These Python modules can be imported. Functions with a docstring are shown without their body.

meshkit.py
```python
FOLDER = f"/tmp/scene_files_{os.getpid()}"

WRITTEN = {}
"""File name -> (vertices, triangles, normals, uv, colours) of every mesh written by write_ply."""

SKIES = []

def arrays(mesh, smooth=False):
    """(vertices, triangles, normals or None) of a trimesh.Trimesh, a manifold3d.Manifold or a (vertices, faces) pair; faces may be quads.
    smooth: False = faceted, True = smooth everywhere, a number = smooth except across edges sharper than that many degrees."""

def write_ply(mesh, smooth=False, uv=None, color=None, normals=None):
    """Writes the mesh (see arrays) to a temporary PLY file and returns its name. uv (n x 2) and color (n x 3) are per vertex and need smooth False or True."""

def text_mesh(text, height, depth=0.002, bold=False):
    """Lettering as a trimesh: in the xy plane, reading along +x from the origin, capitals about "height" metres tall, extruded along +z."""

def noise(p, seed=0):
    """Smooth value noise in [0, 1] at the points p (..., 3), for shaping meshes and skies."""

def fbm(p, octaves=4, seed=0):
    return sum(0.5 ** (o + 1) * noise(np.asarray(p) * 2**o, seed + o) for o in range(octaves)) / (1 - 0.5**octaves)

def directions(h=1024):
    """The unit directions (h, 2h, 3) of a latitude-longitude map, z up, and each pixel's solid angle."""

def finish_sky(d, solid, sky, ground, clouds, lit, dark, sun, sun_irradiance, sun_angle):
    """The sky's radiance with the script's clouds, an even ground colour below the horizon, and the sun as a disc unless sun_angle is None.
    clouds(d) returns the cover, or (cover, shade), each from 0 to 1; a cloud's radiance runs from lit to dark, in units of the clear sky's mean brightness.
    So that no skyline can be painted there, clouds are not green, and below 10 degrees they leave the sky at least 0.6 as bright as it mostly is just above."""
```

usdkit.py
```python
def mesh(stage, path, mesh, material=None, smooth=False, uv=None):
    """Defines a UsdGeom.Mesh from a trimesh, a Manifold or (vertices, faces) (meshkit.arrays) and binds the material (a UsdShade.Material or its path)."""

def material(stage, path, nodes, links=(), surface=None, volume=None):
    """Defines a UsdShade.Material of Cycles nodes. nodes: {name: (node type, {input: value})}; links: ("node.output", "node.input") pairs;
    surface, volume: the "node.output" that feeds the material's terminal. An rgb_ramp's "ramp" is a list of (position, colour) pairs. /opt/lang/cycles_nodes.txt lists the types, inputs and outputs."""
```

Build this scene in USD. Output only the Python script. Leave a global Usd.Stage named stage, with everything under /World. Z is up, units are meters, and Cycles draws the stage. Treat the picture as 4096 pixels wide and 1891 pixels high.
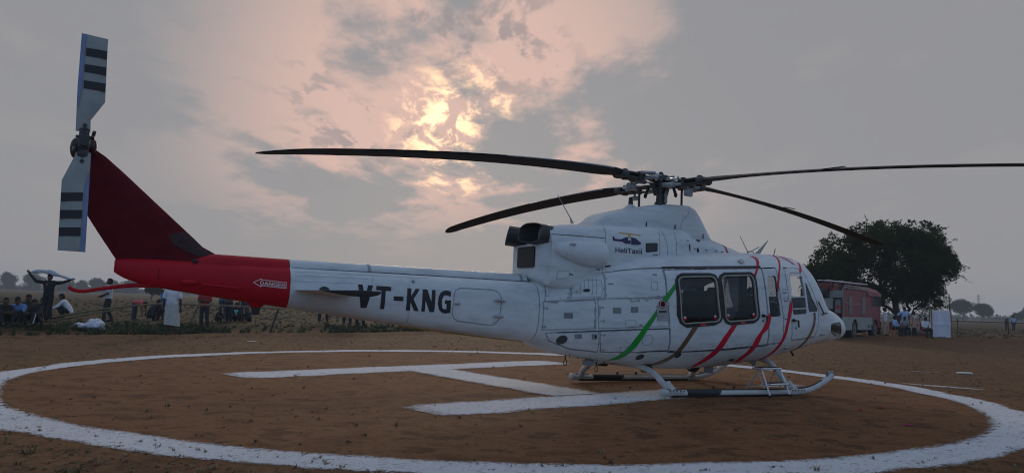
import math, random
import numpy as np, trimesh, usdkit, meshkit
import manifold3d as m3
from manifold3d import Manifold, CrossSection
from scipy.interpolate import PchipInterpolator
from shapely.geometry import Polygon, LineString, Point, box as sbox
from shapely.ops import unary_union
from shapely import affinity
from pxr import Gf, Sdf, Usd, UsdGeom, UsdLux, UsdShade, Vt
stage = Usd.Stage.CreateInMemory()
UsdGeom.SetStageUpAxis(stage, 'Z')
UsdGeom.SetStageMetersPerUnit(stage, 1.0)
world = UsdGeom.Xform.Define(stage, '/World')
stage.SetDefaultPrim(world.GetPrim())
UsdGeom.Scope.Define(stage, '/World/Looks')
# ---------------------------------------------------------------- camera
FPX, CAMH, PITCH, ROLL = 3274.49, 1.3567, 0.0818, 0.03129      # focal length in pixels of a 4096 px wide frame, eye height, tilt up, roll
_f = np.array([0, math.cos(PITCH), math.sin(PITCH)]); _r = np.array([1.0, 0, 0]); _u = np.cross(_r, _f)
RIGHT = math.cos(ROLL) * _r + math.sin(ROLL) * _u; UP = -math.sin(ROLL) * _r + math.cos(ROLL) * _u; FWD = _f
camera = UsdGeom.Camera.Define(stage, '/World/camera')
camera.CreateHorizontalApertureAttr(36.0)
camera.CreateVerticalApertureAttr(36.0 * 472 / 1024)
camera.CreateFocalLengthAttr(36.0 * FPX / 4096)
camera.CreateExposureAttr(0.10)
camera.AddTransformOp().Set(Gf.Matrix4d(*RIGHT, 0, *UP, 0, *(-FWD), 0, 0, 0, CAMH, 1))
# ---------------------------------------------------------------- sky and sun
SUN_EL, SUN_AZ = math.radians(12.0), math.radians(-4.0)           # low sun behind thin cloud, straight over the field
SUN = np.array([math.sin(SUN_AZ) * math.cos(SUN_EL), math.cos(SUN_AZ) * math.cos(SUN_EL), math.sin(SUN_EL)])
sun = UsdLux.DistantLight.Define(stage, '/World/sun')
sun.CreateNormalizeAttr(True); sun.CreateIntensityAttr(0.2); sun.CreateAngleAttr(14.0); sun.CreateColorAttr(Gf.Vec3f(1.0, 0.80, 0.62))
_z = SUN; _x = np.cross([0, 0, 1.0], _z); _x /= np.linalg.norm(_x); _y = np.cross(_z, _x)
sun.AddTransformOp().Set(Gf.Matrix4d(*_x, 0, *_y, 0, *_z, 0, 0, 0, 0, 1))
# The clouds lie on a flat deck: the view direction divided by its height gives the place on the deck.
sky_nodes = {
    'tc': ('texture_coordinate', {}),
    'sky': ('sky_texture', {'sky_type': 'single_scattering', 'sun_disc': False, 'sun_elevation': SUN_EL, 'sun_rotation': SUN_AZ, 'air_density': 1.0, 'aerosol_density': 1.6, 'ozone_density': 1.2}),
    'sep': ('separate_xyz', {}),
    'zc': ('math', {'math_type': 'maximum', 'value2': 0.0}), 'zo': ('math', {'math_type': 'add', 'value2': 0.11}),
    'dx': ('math', {'math_type': 'divide'}), 'dy': ('math', {'math_type': 'divide'}), 'deck': ('combine_xyz', {'z': 0.0}),
    'warp': ('noise_texture', {'scale': 1.1, 'detail': 3.0, 'roughness': 0.55}), 'wm': ('mix', {'mix_type': 'linear_light', 'fac': 0.10}),
    'map1': ('mapping', {'rotation': (0, 0, 0.35), 'scale': (1.0, 0.55, 1.0), 'location': (3.1, 0.4, 0.0)}),
    'n1': ('noise_texture', {'scale': 1.7, 'detail': 10.0, 'roughness': 0.60}),           # big sheets of cloud
    # where the bank of cloud lies on the deck: round the sun, leaning over to the left and fanning out overhead
    'bx': ('math', {'math_type': 'multiply_add', 'value2': 0.55, 'value3': -0.84}), 'ba': ('math', {'math_type': 'add'}), 'bb': ('math', {'math_type': 'absolute'}),
    'bank': ('map_range', {'range_type': 'smoothstep', 'from_min': 1.05, 'from_max': 0.15, 'to_min': 0.0, 'to_max': 0.15}),
    'bfar': ('map_range', {'range_type': 'smoothstep', 'from_min': 5.2, 'from_max': 3.2}), 'bm': ('math', {'math_type': 'multiply'}), 'nb': ('math', {'math_type': 'add'}),
    'r1': ('map_range', {'range_type': 'smoothstep', 'from_min': 0.49, 'from_max': 0.63}),
    'map2': ('mapping', {'rotation': (0, 0, 0.2), 'scale': (1.0, 0.42, 1.0), 'location': (7.7, 2.1, 0.0)}),
    'n2': ('noise_texture', {'scale': 9.0, 'detail': 8.0, 'roughness': 0.60}),           # small broken puffs
    'r2': ('map_range', {'range_type': 'smoothstep', 'from_min': 0.50, 'from_max': 0.60}),
    # closeness to the sun
    'dot': ('vector_math', {'math_type': 'dot_product', 'vector2': tuple(SUN)}),
    'g1': ('map_range', {'range_type': 'smoothstep', 'from_min': math.cos(math.radians(23)), 'from_max': math.cos(math.radians(3))}),
    'g2': ('map_range', {'range_type': 'smoothstep', 'from_min': math.cos(math.radians(5.6)), 'from_max': math.cos(math.radians(0.8))}),
    'g3': ('map_range', {'range_type': 'smoothstep', 'from_min': math.cos(math.radians(105)), 'from_max': math.cos(math.radians(33))}),
    'n5': ('noise_texture', {'scale': 11.0, 'detail': 6.0, 'roughness': 0.62, 'distortion': 0.4}), 'r5': ('map_range', {'range_type': 'smoothstep', 'from_min': 0.46, 'from_max': 0.63}), 'g2m': ('math', {'math_type': 'multiply'}), 'g2p': ('math', {'math_type': 'power', 'value2': 1.0}),
    # haze veil colour over the whole sky, slightly brighter and warmer towards the sun
    'veil': ('mix', {'color1': (1.45, 2.35, 3.9), 'color2': (2.70, 2.70, 2.86)}),
    'tint': ('mix', {'mix_type': 'multiply', 'fac': 1.0, 'color2': (1, 1, 1)}),
    'base': ('mix', {}), 'hz': ('map_range', {'range_type': 'smoothstep', 'from_min': math.cos(math.radians(115)), 'from_max': math.cos(math.radians(45)), 'to_min': 0.70, 'to_max': 0.988}),
    'lit': ('mix', {'color1': (3.6, 3.3, 3.25), 'color2': (7.2, 4.85, 4.1)}),
    'hot': ('mix', {'color2': (21.0, 13.0, 7.2)}),
    'c1': ('mix', {}), 'c2': ('mix', {}), 'dark': ('mix', {'color1': (2.6, 2.6, 2.75), 'color2': (3.1, 2.75, 2.8)}),
    'a1': ('math', {'math_type': 'multiply', 'value2': 0.92}), 'a1n': ('math', {'math_type': 'multiply'}),
    'a2': ('math', {'math_type': 'multiply', 'value2': 0.85}), 'g4': ('map_range', {'range_type': 'smoothstep', 'from_min': math.cos(math.radians(15)), 'from_max': math.cos(math.radians(4)), 'to_min': 0.06, 'to_max': 1.0}), 'nearw': ('map_range', {'from_min': 0.0, 'from_max': 1.0, 'to_min': 0.22, 'to_max': 1.0}), 'a2n': ('math', {'math_type': 'multiply'}),
    'n3': ('noise_texture', {'scale': 2.6, 'detail': 3.0}), 'r3': ('map_range', {'range_type': 'smoothstep', 'from_min': 0.42, 'from_max': 0.58}), 'gate': ('math', {'math_type': 'multiply'}), 'bg8': ('math', {'math_type': 'multiply_add', 'value2': 7.0, 'value3': 0.12, 'use_clamp': True}), 'gate2': ('math', {'math_type': 'multiply'}), 'fade': ('map_range', {'range_type': 'smoothstep', 'from_min': 0.03, 'from_max': 0.16}), 'a1f': ('math', {'math_type': 'multiply'}), 'a2f': ('math', {'math_type': 'multiply'}),
    'bg': ('background_shader', {'strength': 0.1}),
}
sky_links = [('tc.generated', 'sky.vector'), ('tc.generated', 'sep.vector'), ('sep.z', 'zc.value1'), ('zc.value', 'zo.value1'), ('sep.x', 'dx.value1'), ('zo.value', 'dx.value2'), ('sep.y', 'dy.value1'), ('zo.value', 'dy.value2'), ('dx.value', 'deck.x'), ('dy.value', 'deck.y'),
    ('deck.vector', 'warp.vector'), ('deck.vector', 'wm.color1'), ('warp.color', 'wm.color2'), ('wm.color', 'map1.vector'), ('map1.vector', 'n1.vector'), ('n1.fac', 'nb.value1'), ('dy.value', 'bx.value1'), ('bx.value', 'ba.value1'), ('dx.value', 'ba.value2'), ('ba.value', 'bb.value1'), ('bb.value', 'bank.value'), ('dy.value', 'bfar.value'), ('bank.result', 'bm.value1'), ('bfar.result', 'bm.value2'), ('bm.value', 'nb.value2'), ('nb.value', 'r1.value'), ('wm.color', 'map2.vector'), ('map2.vector', 'n2.vector'), ('n2.fac', 'r2.value'),
    ('tc.generated', 'dot.vector1'), ('dot.value', 'g1.value'), ('dot.value', 'g2.value'), ('dot.value', 'g3.value'), ('g2.result', 'g2m.value1'), ('map2.vector', 'n5.vector'), ('n5.fac', 'r5.value'), ('r5.result', 'g2m.value2'), ('g2m.value', 'g2p.value1'),
    ('g3.result', 'veil.fac'), ('sky.color', 'tint.color1'), ('dot.value', 'hz.value'), ('hz.result', 'base.fac'), ('tint.color', 'base.color1'), ('veil.color', 'base.color2'),
    ('g1.result', 'lit.fac'), ('lit.color', 'hot.color1'), ('g2p.value', 'hot.fac'), ('g1.result', 'dark.fac'),
    ('g1.result', 'nearw.value'), ('r1.result', 'a1.value1'), ('a1.value', 'a1n.value1'), ('nearw.result', 'a1n.value2'), ('map2.vector', 'n3.vector'), ('n3.fac', 'r3.value'), ('r2.result', 'gate.value1'), ('r3.result', 'gate.value2'), ('bm.value', 'bg8.value1'), ('gate.value', 'gate2.value1'), ('bg8.value', 'gate2.value2'), ('gate2.value', 'a2.value1'), ('a2.value', 'a2n.value1'), ('dot.value', 'g4.value'), ('g4.result', 'a2n.value2'),
    ('sep.z', 'fade.value'), ('a1n.value', 'a1f.value1'), ('fade.result', 'a1f.value2'), ('a2n.value', 'a2f.value1'), ('fade.result', 'a2f.value2'),
    ('base.color', 'c1.color1'), ('hot.color', 'c1.color2'), ('a1f.value', 'c1.fac'), ('c1.color', 'c2.color1'), ('dark.color', 'c2.color2'), ('a2f.value', 'c2.fac'), ('c2.color', 'bg.color')]
sky_mat = usdkit.material(stage, '/World/Looks/sky', sky_nodes, sky_links, surface='bg.background')
dome = UsdLux.DomeLight.Define(stage, '/World/sky')
UsdShade.MaterialBindingAPI.Apply(dome.GetPrim()).Bind(sky_mat)
# ---------------------------------------------------------------- helpers
_names = {}
def child_path(parent, name):
    p = parent.GetPath() if hasattr(parent, 'GetPath') else Sdf.Path(parent)
    base = p.AppendChild(name)
    n = _names.get(base, 0)
    _names[base] = n + 1
    return base if n == 0 else p.AppendChild(f'{name}_{n:03d}')
def tag(prim, label=None, cat=None, group=None, kind=None):
    prim = prim.GetPrim() if hasattr(prim, 'GetPrim') else prim
    for k, v in (('label', label), ('category', cat), ('group', group), ('kind', kind)):
        if v:
            prim.SetCustomDataByKey(k, v)
    return prim
def thing(name, label, cat, loc=(0, 0, 0), rotz=0.0, group=None, kind=None):
    x = UsdGeom.Xform.Define(stage, child_path('/World', name))
    x.AddTranslateOp().Set(Gf.Vec3d(*map(float, loc)))
    if rotz:
        x.AddRotateZOp().Set(float(math.degrees(rotz)))
    return tag(x, label, cat, group, kind)
def part(parent, name, mesh, mat, label=None, smooth=30):
    """One Mesh prim under parent (a thing, a part, or '/World')."""
    m = usdkit.mesh(stage, str(child_path(parent, name)), mesh, '/World/Looks/' + mat, smooth=smooth)
    if label:
        m.GetPrim().SetCustomDataByKey('label', label)
    return m.GetPrim()
def cat(*ms):
    return trimesh.util.concatenate([tm(m) for m in ms])
def tm(m):
    if isinstance(m, Manifold):
        k = m.to_mesh()
        return trimesh.Trimesh(np.array(k.vert_properties[:, :3]), np.array(k.tri_verts), process=False)
    return m
def mani(t):
    """trimesh -> Manifold"""
    return Manifold(m3.Mesh(vert_properties=np.ascontiguousarray(t.vertices, np.float32), tri_verts=np.ascontiguousarray(t.faces, np.uint32)))
def bx(size, at=(0, 0, 0), rz=0.0, bevel=0.0):
    sx, sy, sz = size
    if bevel > 0:
        b = min(bevel, min(size) * 0.45)
        pts = [(x * (sx / 2 - i * b), y * (sy / 2 - j * b), z * (sz / 2 - k * b)) for x in (-1, 1) for y in (-1, 1) for z in (-1, 1) for (i, j, k) in ((0, 1, 1), (1, 0, 1), (1, 1, 0))]
        t = trimesh.convex.convex_hull(np.array(pts))
    else:
        t = trimesh.creation.box(size)
    if rz:
        t.apply_transform(trimesh.transformations.rotation_matrix(rz, (0, 0, 1)))
    t.apply_translation(at)
    return t
def tube(pts, r, sides=10, caps=True):
    """A round bar along the polyline pts; r one radius or one per point."""
    p = np.asarray(pts, float); r = np.broadcast_to(np.asarray(r, float), (len(p),))
    t = np.gradient(p, axis=0); t /= np.linalg.norm(t, axis=1, keepdims=True) + 1e-12
    a = np.zeros_like(p); ref = np.array([0, 0, 1.0]) if abs(t[0, 2]) < 0.9 else np.array([1.0, 0, 0])
    for i in range(len(p)):
        v = np.cross(t[i], np.cross(ref, t[i])); v /= np.linalg.norm(v) + 1e-12
        a[i] = ref = v
    b = np.cross(t, a); g = np.arange(sides) * 2 * np.pi / sides
    R = p[:, None] + r[:, None, None] * (np.cos(g)[None, :, None] * a[:, None] + np.sin(g)[None, :, None] * b[:, None])
    return loft_rings(R)
def ball(r, at, sub=2, scale=(1, 1, 1)):
    t = trimesh.creation.icosphere(sub, r); t.apply_scale(scale); t.apply_translation(at); return t
def cyl(r, p0, p1, sides=16, r2=None):
    return tube([p0, p1], [r, r if r2 is None else r2], sides)
def smooth_curve(pts, n):
    p = np.asarray(pts, float); s = np.r_[0, np.cumsum(np.linalg.norm(np.diff(p, axis=0), axis=1))]
    return PchipInterpolator(s, p, axis=0)(np.linspace(0, s[-1], n))
def rot(t, ang, axis, point=(0, 0, 0)):
    t.apply_transform(trimesh.transformations.rotation_matrix(ang, axis, point)); return t
def hull_of(spheres):
    """Convex hull of small balls: [(point, radius)]"""
    return Manifold.batch_hull([Manifold.sphere(r, 10).translate(tuple(map(float, p))) for p, r in spheres])
def plain(name, color, rough=0.6, metal=0.0, spec=0.5, coat=0.0, var=0.12, scale=6.0, bump=0.0, bscale=60.0):
    """Paint, cloth, rubber ...: one colour with a little uneven wear."""
    c = np.array(color, float)
    nodes = {'tc': ('texture_coordinate', {}), 'n': ('noise_texture', {'scale': scale, 'detail': 5.0, 'roughness': 0.6}), 'r': ('rgb_ramp', {'ramp': [(0.25, tuple(c * (1 - var))), (0.75, tuple(np.minimum(c * (1 + var), 0.95)))]}),
             'p': ('principled_bsdf', {'roughness': rough, 'metallic': metal, 'specular_ior_level': spec, 'coat_weight': coat})}
    links = [('tc.object', 'n.vector'), ('n.fac', 'r.fac'), ('r.color', 'p.base_color')]
    if bump:
        nodes['bn'] = ('noise_texture', {'scale': bscale, 'detail': 4.0}); nodes['b'] = ('bump', {'strength': bump, 'distance': 0.01})
        links += [('tc.object', 'bn.vector'), ('bn.fac', 'b.height'), ('b.normal', 'p.normal')]
    return usdkit.material(stage, '/World/Looks/' + name, nodes, links, surface='p.BSDF')
# ---------------------------------------------------------------- materials
usdkit.material(stage, '/World/Looks/white_paint', {   # aircraft white: faint streaky dirt everywhere, brown splash dirt low on the belly
    'tc': ('texture_coordinate', {}), 'm': ('mapping', {'scale': (0.6, 1.0, 2.2)}), 'n': ('noise_texture', {'scale': 3.5, 'detail': 7.0, 'roughness': 0.65}),
    'r': ('rgb_ramp', {'ramp': [(0.30, (0.47, 0.505, 0.525)), (0.52, (0.61, 0.645, 0.665)), (0.8, (0.67, 0.695, 0.71))]}),
    's': ('separate_xyz', {}), 'mr': ('map_range', {'from_min': 0.95, 'from_max': 0.35, 'clamp': True}), 'n2': ('noise_texture', {'scale': 9.0, 'detail': 6.0}), 'mu': ('math', {'math_type': 'multiply'}), 'mul2': ('math', {'math_type': 'multiply', 'value2': 0.9}),
    'd': ('mix', {'color2': (0.36, 0.31, 0.25)}), 'nr': ('map_range', {'from_min': 0.3, 'from_max': 0.7, 'to_min': 0.55, 'to_max': 0.38}), 'p': ('principled_bsdf', {'specular_ior_level': 0.5, 'coat_weight': 0.05, 'coat_roughness': 0.25})},
    [('tc.object', 'm.vector'), ('m.vector', 'n.vector'), ('n.fac', 'r.fac'), ('tc.object', 's.vector'), ('s.z', 'mr.value'), ('tc.object', 'n2.vector'), ('mr.result', 'mu.value1'), ('n2.fac', 'mu.value2'), ('mu.value', 'mul2.value1'), ('r.color', 'd.color1'), ('mul2.value', 'd.fac'), ('d.color', 'p.base_color'), ('n.fac', 'nr.value'), ('nr.result', 'p.roughness')], surface='p.BSDF')
plain('red_paint', (0.42, 0.004, 0.016), 0.5, spec=0.25, var=0.12, scale=3.0)
plain('maroon_paint', (0.10, 0.003, 0.008), 0.6, spec=0.15, var=0.35, scale=4.0)
plain('dark_maroon', (0.045, 0.006, 0.010), 0.5, var=0.4)
plain('chin_glass', (0.020, 0.018, 0.016), 0.08, spec=0.8, var=0.1)
plain('soot', (0.035, 0.012, 0.014), 0.75, var=0.5, scale=9.0)
plain('red_stripe', (0.55, 0.006, 0.026), 0.5, spec=0.3, var=0.08)
plain('green_stripe', (0.008, 0.26, 0.030), 0.4, var=0.08)
plain('brown_stripe', (0.135, 0.068, 0.034), 0.4, var=0.12)
plain('navy_print', (0.012, 0.018, 0.075), 0.5, var=0.05)
plain('yellow_print', (0.50, 0.33, 0.06), 0.5, var=0.08)
plain('black_print', (0.012, 0.013, 0.018), 0.5, var=0.1)
plain('pale_print', (0.72, 0.60, 0.60), 0.5, var=0.05)
plain('sealant', (0.035, 0.045, 0.06), 0.6, var=0.2)
plain('faint_seam', (0.30, 0.33, 0.36), 0.6, var=0.2)
plain('black_rubber', (0.014, 0.014, 0.015), 0.55, var=0.2)
plain('black_metal', (0.022, 0.022, 0.023), 0.42, spec=0.6, var=0.4, scale=14)
plain('hub_metal', (0.055, 0.058, 0.062), 0.42, metal=0.5, var=0.5, scale=18)
plain('grey_metal', (0.33, 0.34, 0.35), 0.38, metal=0.7, var=0.2)
plain('grey_paint', (0.30, 0.32, 0.33), 0.45, var=0.12)
plain('placard', (0.20, 0.21, 0.23), 0.5, var=0.15)
plain('tan_seal', (0.36, 0.34, 0.28), 0.6, var=0.1)
plain('blade_black', (0.013, 0.012, 0.012), 0.6, spec=0.25, var=0.25, scale=3)
plain('blade_edge', (0.40, 0.41, 0.42), 0.35, metal=0.6, var=0.2)
plain('tail_blade', (0.29, 0.31, 0.31), 0.45, var=0.16, scale=5)
plain('blue_edge', (0.17, 0.22, 0.38), 0.35, metal=0.4, var=0.2)
plain('cabin_grey', (0.030, 0.034, 0.040), 0.8, var=0.15)
plain('cabin_lining', (0.05, 0.052, 0.055), 0.8, var=0.1)
plain('orange_bag', (0.40, 0.10, 0.03), 0.8)
plain('red_plastic', (0.42, 0.03, 0.025), 0.4)
plain('purple_glass', (0.12, 0.10, 0.30), 0.15, spec=0.7)
plain('aluminium', (0.62, 0.63, 0.65), 0.35, metal=0.75, var=0.1)
def pane_mat(name, tint):
    usdkit.material(stage, '/World/Looks/' + name, {'t': ('transparent_bsdf', {'color': tint}), 'g': ('glossy_bsdf', {'color': (0.9, 0.9, 0.9), 'roughness': 0.03}), 'w': ('layer_weight', {'blend': 0.5}), 'pw': ('math', {'math_type': 'power', 'value2': 4.0}), 'f': ('math', {'math_type': 'multiply_add', 'value2': 0.7, 'value3': 0.035, 'use_clamp': True}), 'm': ('mix_closure', {})},
        [('w.facing', 'pw.value1'), ('pw.value', 'f.value1'), ('f.value', 'm.fac'), ('t.BSDF', 'm.closure1'), ('g.BSDF', 'm.closure2')], surface='m.closure')
pane_mat('glass', (0.66, 0.68, 0.70)); pane_mat('clear_glass', (0.92, 0.93, 0.93))
# ---------------------------------------------------------------- helicopter shape functions (helicopter frame: x forward, y left, z up, origin on the ground below the mast)
def pch(tab):
    t = np.array(tab, float)
    return PchipInterpolator(t[:, 0], t[:, 1:], axis=0, extrapolate=True)
BODY = pch([  # x, roof, belly, half width, height of greatest width, upper exponent, lower exponent
    (-2.56, 1.67, 0.745, 0.46, 1.22, 2.8, 2.7), (-2.2, 1.78, 0.60, 0.68, 1.20, 3.0, 2.6), (-1.73, 1.95, 0.515, 0.90, 1.18, 3.3, 2.6), (-1.2, 2.08, 0.445, 1.07, 1.16, 3.6, 2.7),
    (-0.8, 2.18, 0.40, 1.17, 1.15, 3.9, 2.8), (0.0, 2.27, 0.35, 1.24, 1.15, 4.0, 2.8), (0.8, 2.33, 0.385, 1.25, 1.18, 4.0, 2.7), (1.5, 2.38, 0.46, 1.23, 1.22, 4.0, 2.6),
    (2.1, 2.39, 0.55, 1.17, 1.24, 3.8, 2.5), (2.5, 2.36, 0.63, 1.10, 1.25, 3.6, 2.4), (2.66, 2.29, 0.665, 1.07, 1.25, 3.4, 2.4), (2.85, 2.06, 0.71, 1.03, 1.25, 3.2, 2.4),
    (3.02, 1.79, 0.75, 0.98, 1.22, 2.9, 2.3), (3.14, 1.645, 0.78, 0.95, 1.20, 2.6, 2.2), (3.3, 1.585, 0.80, 0.91, 1.18, 2.4, 2.3), (3.58, 1.50, 0.83, 0.82, 1.15, 2.25, 2.3), (3.80, 1.39, 0.87, 0.68, 1.12, 2.15, 2.25), (3.96, 1.285, 0.94, 0.49, 1.10, 2.1, 2.1), (4.05, 1.17, 1.02, 0.22, 1.09, 2.0, 2.0)])
BOOM = pch([(-8.36, 1.62, 1.47, 0.06, 1.55, 2.2, 2.2), (-8.25, 1.64, 1.405, 0.10, 1.53, 2.4, 2.4), (-8.0, 1.655, 1.33, 0.14, 1.50, 2.5, 2.4), (-7.4, 1.66, 1.242, 0.18, 1.46, 2.6, 2.4), (-6.3, 1.665, 1.115, 0.245, 1.40, 2.6, 2.4), (-4.7, 1.67, 0.93, 0.33, 1.32, 2.7, 2.5), (-3.7, 1.67, 0.83, 0.385, 1.27, 2.8, 2.6), (-2.565, 1.67, 0.74, 0.455, 1.22, 2.8, 2.7)])
COWL = pch([(-2.48, 2.53, 1.60, 0.62, 1.95, 4.0, 8.0), (-2.3, 2.56, 1.55, 0.66, 1.95, 4.0, 8.0), (-1.6, 2.62, 1.5, 0.72, 2.0, 4.0, 8.0), (-0.6, 2.68, 1.5, 0.74, 2.05, 4.0, 8.0), (-0.1, 2.69, 1.6, 0.72, 2.1, 3.8, 8.0), (0.2, 2.67, 1.7, 0.68, 2.1, 3.5, 8.0)])
NOSECOWL = pch([(0.18, 2.66, 1.7, 0.55, 2.1, 3.0, 8.0), (0.5, 2.645, 1.7, 0.52, 2.1, 3.0, 8.0), (0.8, 2.62, 1.8, 0.49, 2.1, 3.0, 8.0), (1.2, 2.535, 1.9, 0.42, 2.15, 2.8, 8.0), (1.6, 2.44, 2.0, 0.33, 2.2, 2.6, 8.0), (1.85, 2.37, 2.1, 0.26, 2.22, 2.5, 8.0)])
class lin:
    """Straight-line version of pch, for panels with kinks."""
    def __init__(self, tab):
        self.t = np.array(tab, float)
    def __call__(self, x):
        x = np.asarray(x, float)
        return np.stack([np.interp(x, self.t[:, 0], self.t[:, k]) for k in range(1, self.t.shape[1])], -1)
FAIR = lin([(-1.72, 2.50, 2.3, 0.34, 2.45, 3.6, 8.0), (-1.36, 2.80, 2.3, 0.38, 2.62, 3.6, 8.0), (-1.28, 2.845, 2.3, 0.39, 2.66, 3.6, 8.0), (-0.75, 2.985, 2.3, 0.42, 2.72, 3.6, 8.0), (-0.24, 3.085, 2.3, 0.44, 2.75, 3.6, 8.0), (0.0, 3.115, 2.3, 0.44, 2.75, 3.6, 8.0), (0.40, 3.13, 2.3, 0.43, 2.75, 3.6, 8.0), (0.50, 3.10, 2.3, 0.42, 2.72, 3.4, 8.0), (0.57, 3.03, 2.3, 0.41, 2.70, 3.2, 8.0), (0.80, 2.74, 2.3, 0.36, 2.5, 3.0, 8.0), (1.0, 2.46, 2.3, 0.31, 2.4, 3.0, 8.0)])
COVER = pch([(-7.55, 1.64, 1.5, 0.10, 1.58, 2.2, 4.0), (-7.2, 1.77, 1.5, 0.125, 1.62, 2.2, 4.0), (-6.25, 1.765, 1.5, 0.13, 1.62, 2.2, 4.0), (-3.5, 1.77, 1.5, 0.14, 1.62, 2.2, 4.0), (-2.6, 1.775, 1.5, 0.15, 1.62, 2.2, 4.0)])
def ring(fn, x, inset=0.0, n=96):
    zt, zb, w, zw, nt, nb = fn(x)
    zt, zb, w = zt - inset, zb + inset, max(w - inset, 0.01)
    th = np.pi / 2 - np.arange(n) * 2 * np.pi / n
    c, s = np.cos(th), np.sin(th)
    ex = np.where(s >= 0, 2 / nt, 2 / nb)
    y = -w * np.sign(c) * np.abs(c) ** ex
    z = zw + np.where(s >= 0, max(zt - zw, 0.005), max(zw - zb, 0.005)) * np.sign(s) * np.abs(s) ** ex
    return np.c_[np.full(n, x), y, z]
def loft_rings(R):
    R = np.asarray(R, float)
    m, n = R.shape[:2]
    v = np.vstack([R.reshape(-1, 3), R[0].mean(0), R[-1].mean(0)])
    i, j = np.meshgrid(np.arange(m - 1), np.arange(n), indexing='ij')
    a, b, c, d = i * n + j, i * n + (j + 1) % n, (i + 1) * n + (j + 1) % n, (i + 1) * n + j
    f = [np.stack([a, b, c], -1).reshape(-1, 3), np.stack([a, c, d], -1).reshape(-1, 3)]
    k = np.arange(n)
    f += [np.c_[np.full(n, m * n), (k + 1) % n, k], np.c_[np.full(n, m * n + 1), (m - 1) * n + k, (m - 1) * n + (k + 1) % n]]
    t = trimesh.Trimesh(v, np.vstack(f), process=False)
    if t.volume < 0:
        t.invert()
    return t
def loft(fn, x0, x1, step=0.06, inset=0.0, n=96):
    return loft_rings([ring(fn, x, inset, n) for x in np.linspace(x0, x1, max(2, int(round((x1 - x0) / step)) + 1))])
# ---------------------------------------------------------------- terrain
PAD = np.array([-0.17, 14.64])
def sstep(a, b, x):
    t = np.clip((np.asarray(x, float) - a) / (b - a), 0, 1); return t * t * (3 - 2 * t)
def bund_s(x, y):
    """Distance beyond the low bank that closes the landing ground on the left and behind."""
    return (np.asarray(x, float) + 13.4) * -0.76 + (np.asarray(y, float) - 21.7) * 0.65 + 0.5 * np.sin(0.55 * (np.asarray(x, float) + y)) * 0.5
def terr(x, y):
    x, y = np.asarray(x, float), np.asarray(y, float)
    s = bund_s(x, y); far = sstep(10.5, 13, np.hypot(x - PAD[0], y - PAD[1])); w = 1 - sstep(8, 16, x)
    z = w * (0.25 * sstep(0.6, 4.5, s) + 0.10 * np.exp(-((s - 0.2) / 0.45) ** 2) + 0.09 * np.exp(-((s - 13) / 0.8) ** 2) + 0.10 * np.exp(-((s - 30) / 1.2) ** 2) + 0.12 * np.exp(-((s - 52) / 1.5) ** 2))
    z = z + 0.10 * sstep(43, 50, y) * sstep(6, 15, x)
    P = np.stack([x * 0.45, y * 0.45, 0 * x], -1)
    z = z + far * (meshkit.fbm(P, 3, 5) - 0.5) * 0.07 * sstep(0, 1, 1.0 - np.exp(-np.hypot(x, y) / 30) + 0.6)
    return z * far + 0.014 * (meshkit.fbm(P * 2.2, 2, 9) - 0.5)
az = np.concatenate([np.linspace(-46, 46, 420), np.linspace(46, 314, 120)[1:-1]])
rr = np.concatenate([[0.6, 1.2, 1.8, 2.4], np.geomspace(3.0, 120, 330), np.geomspace(125, 900, 40)])
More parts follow.
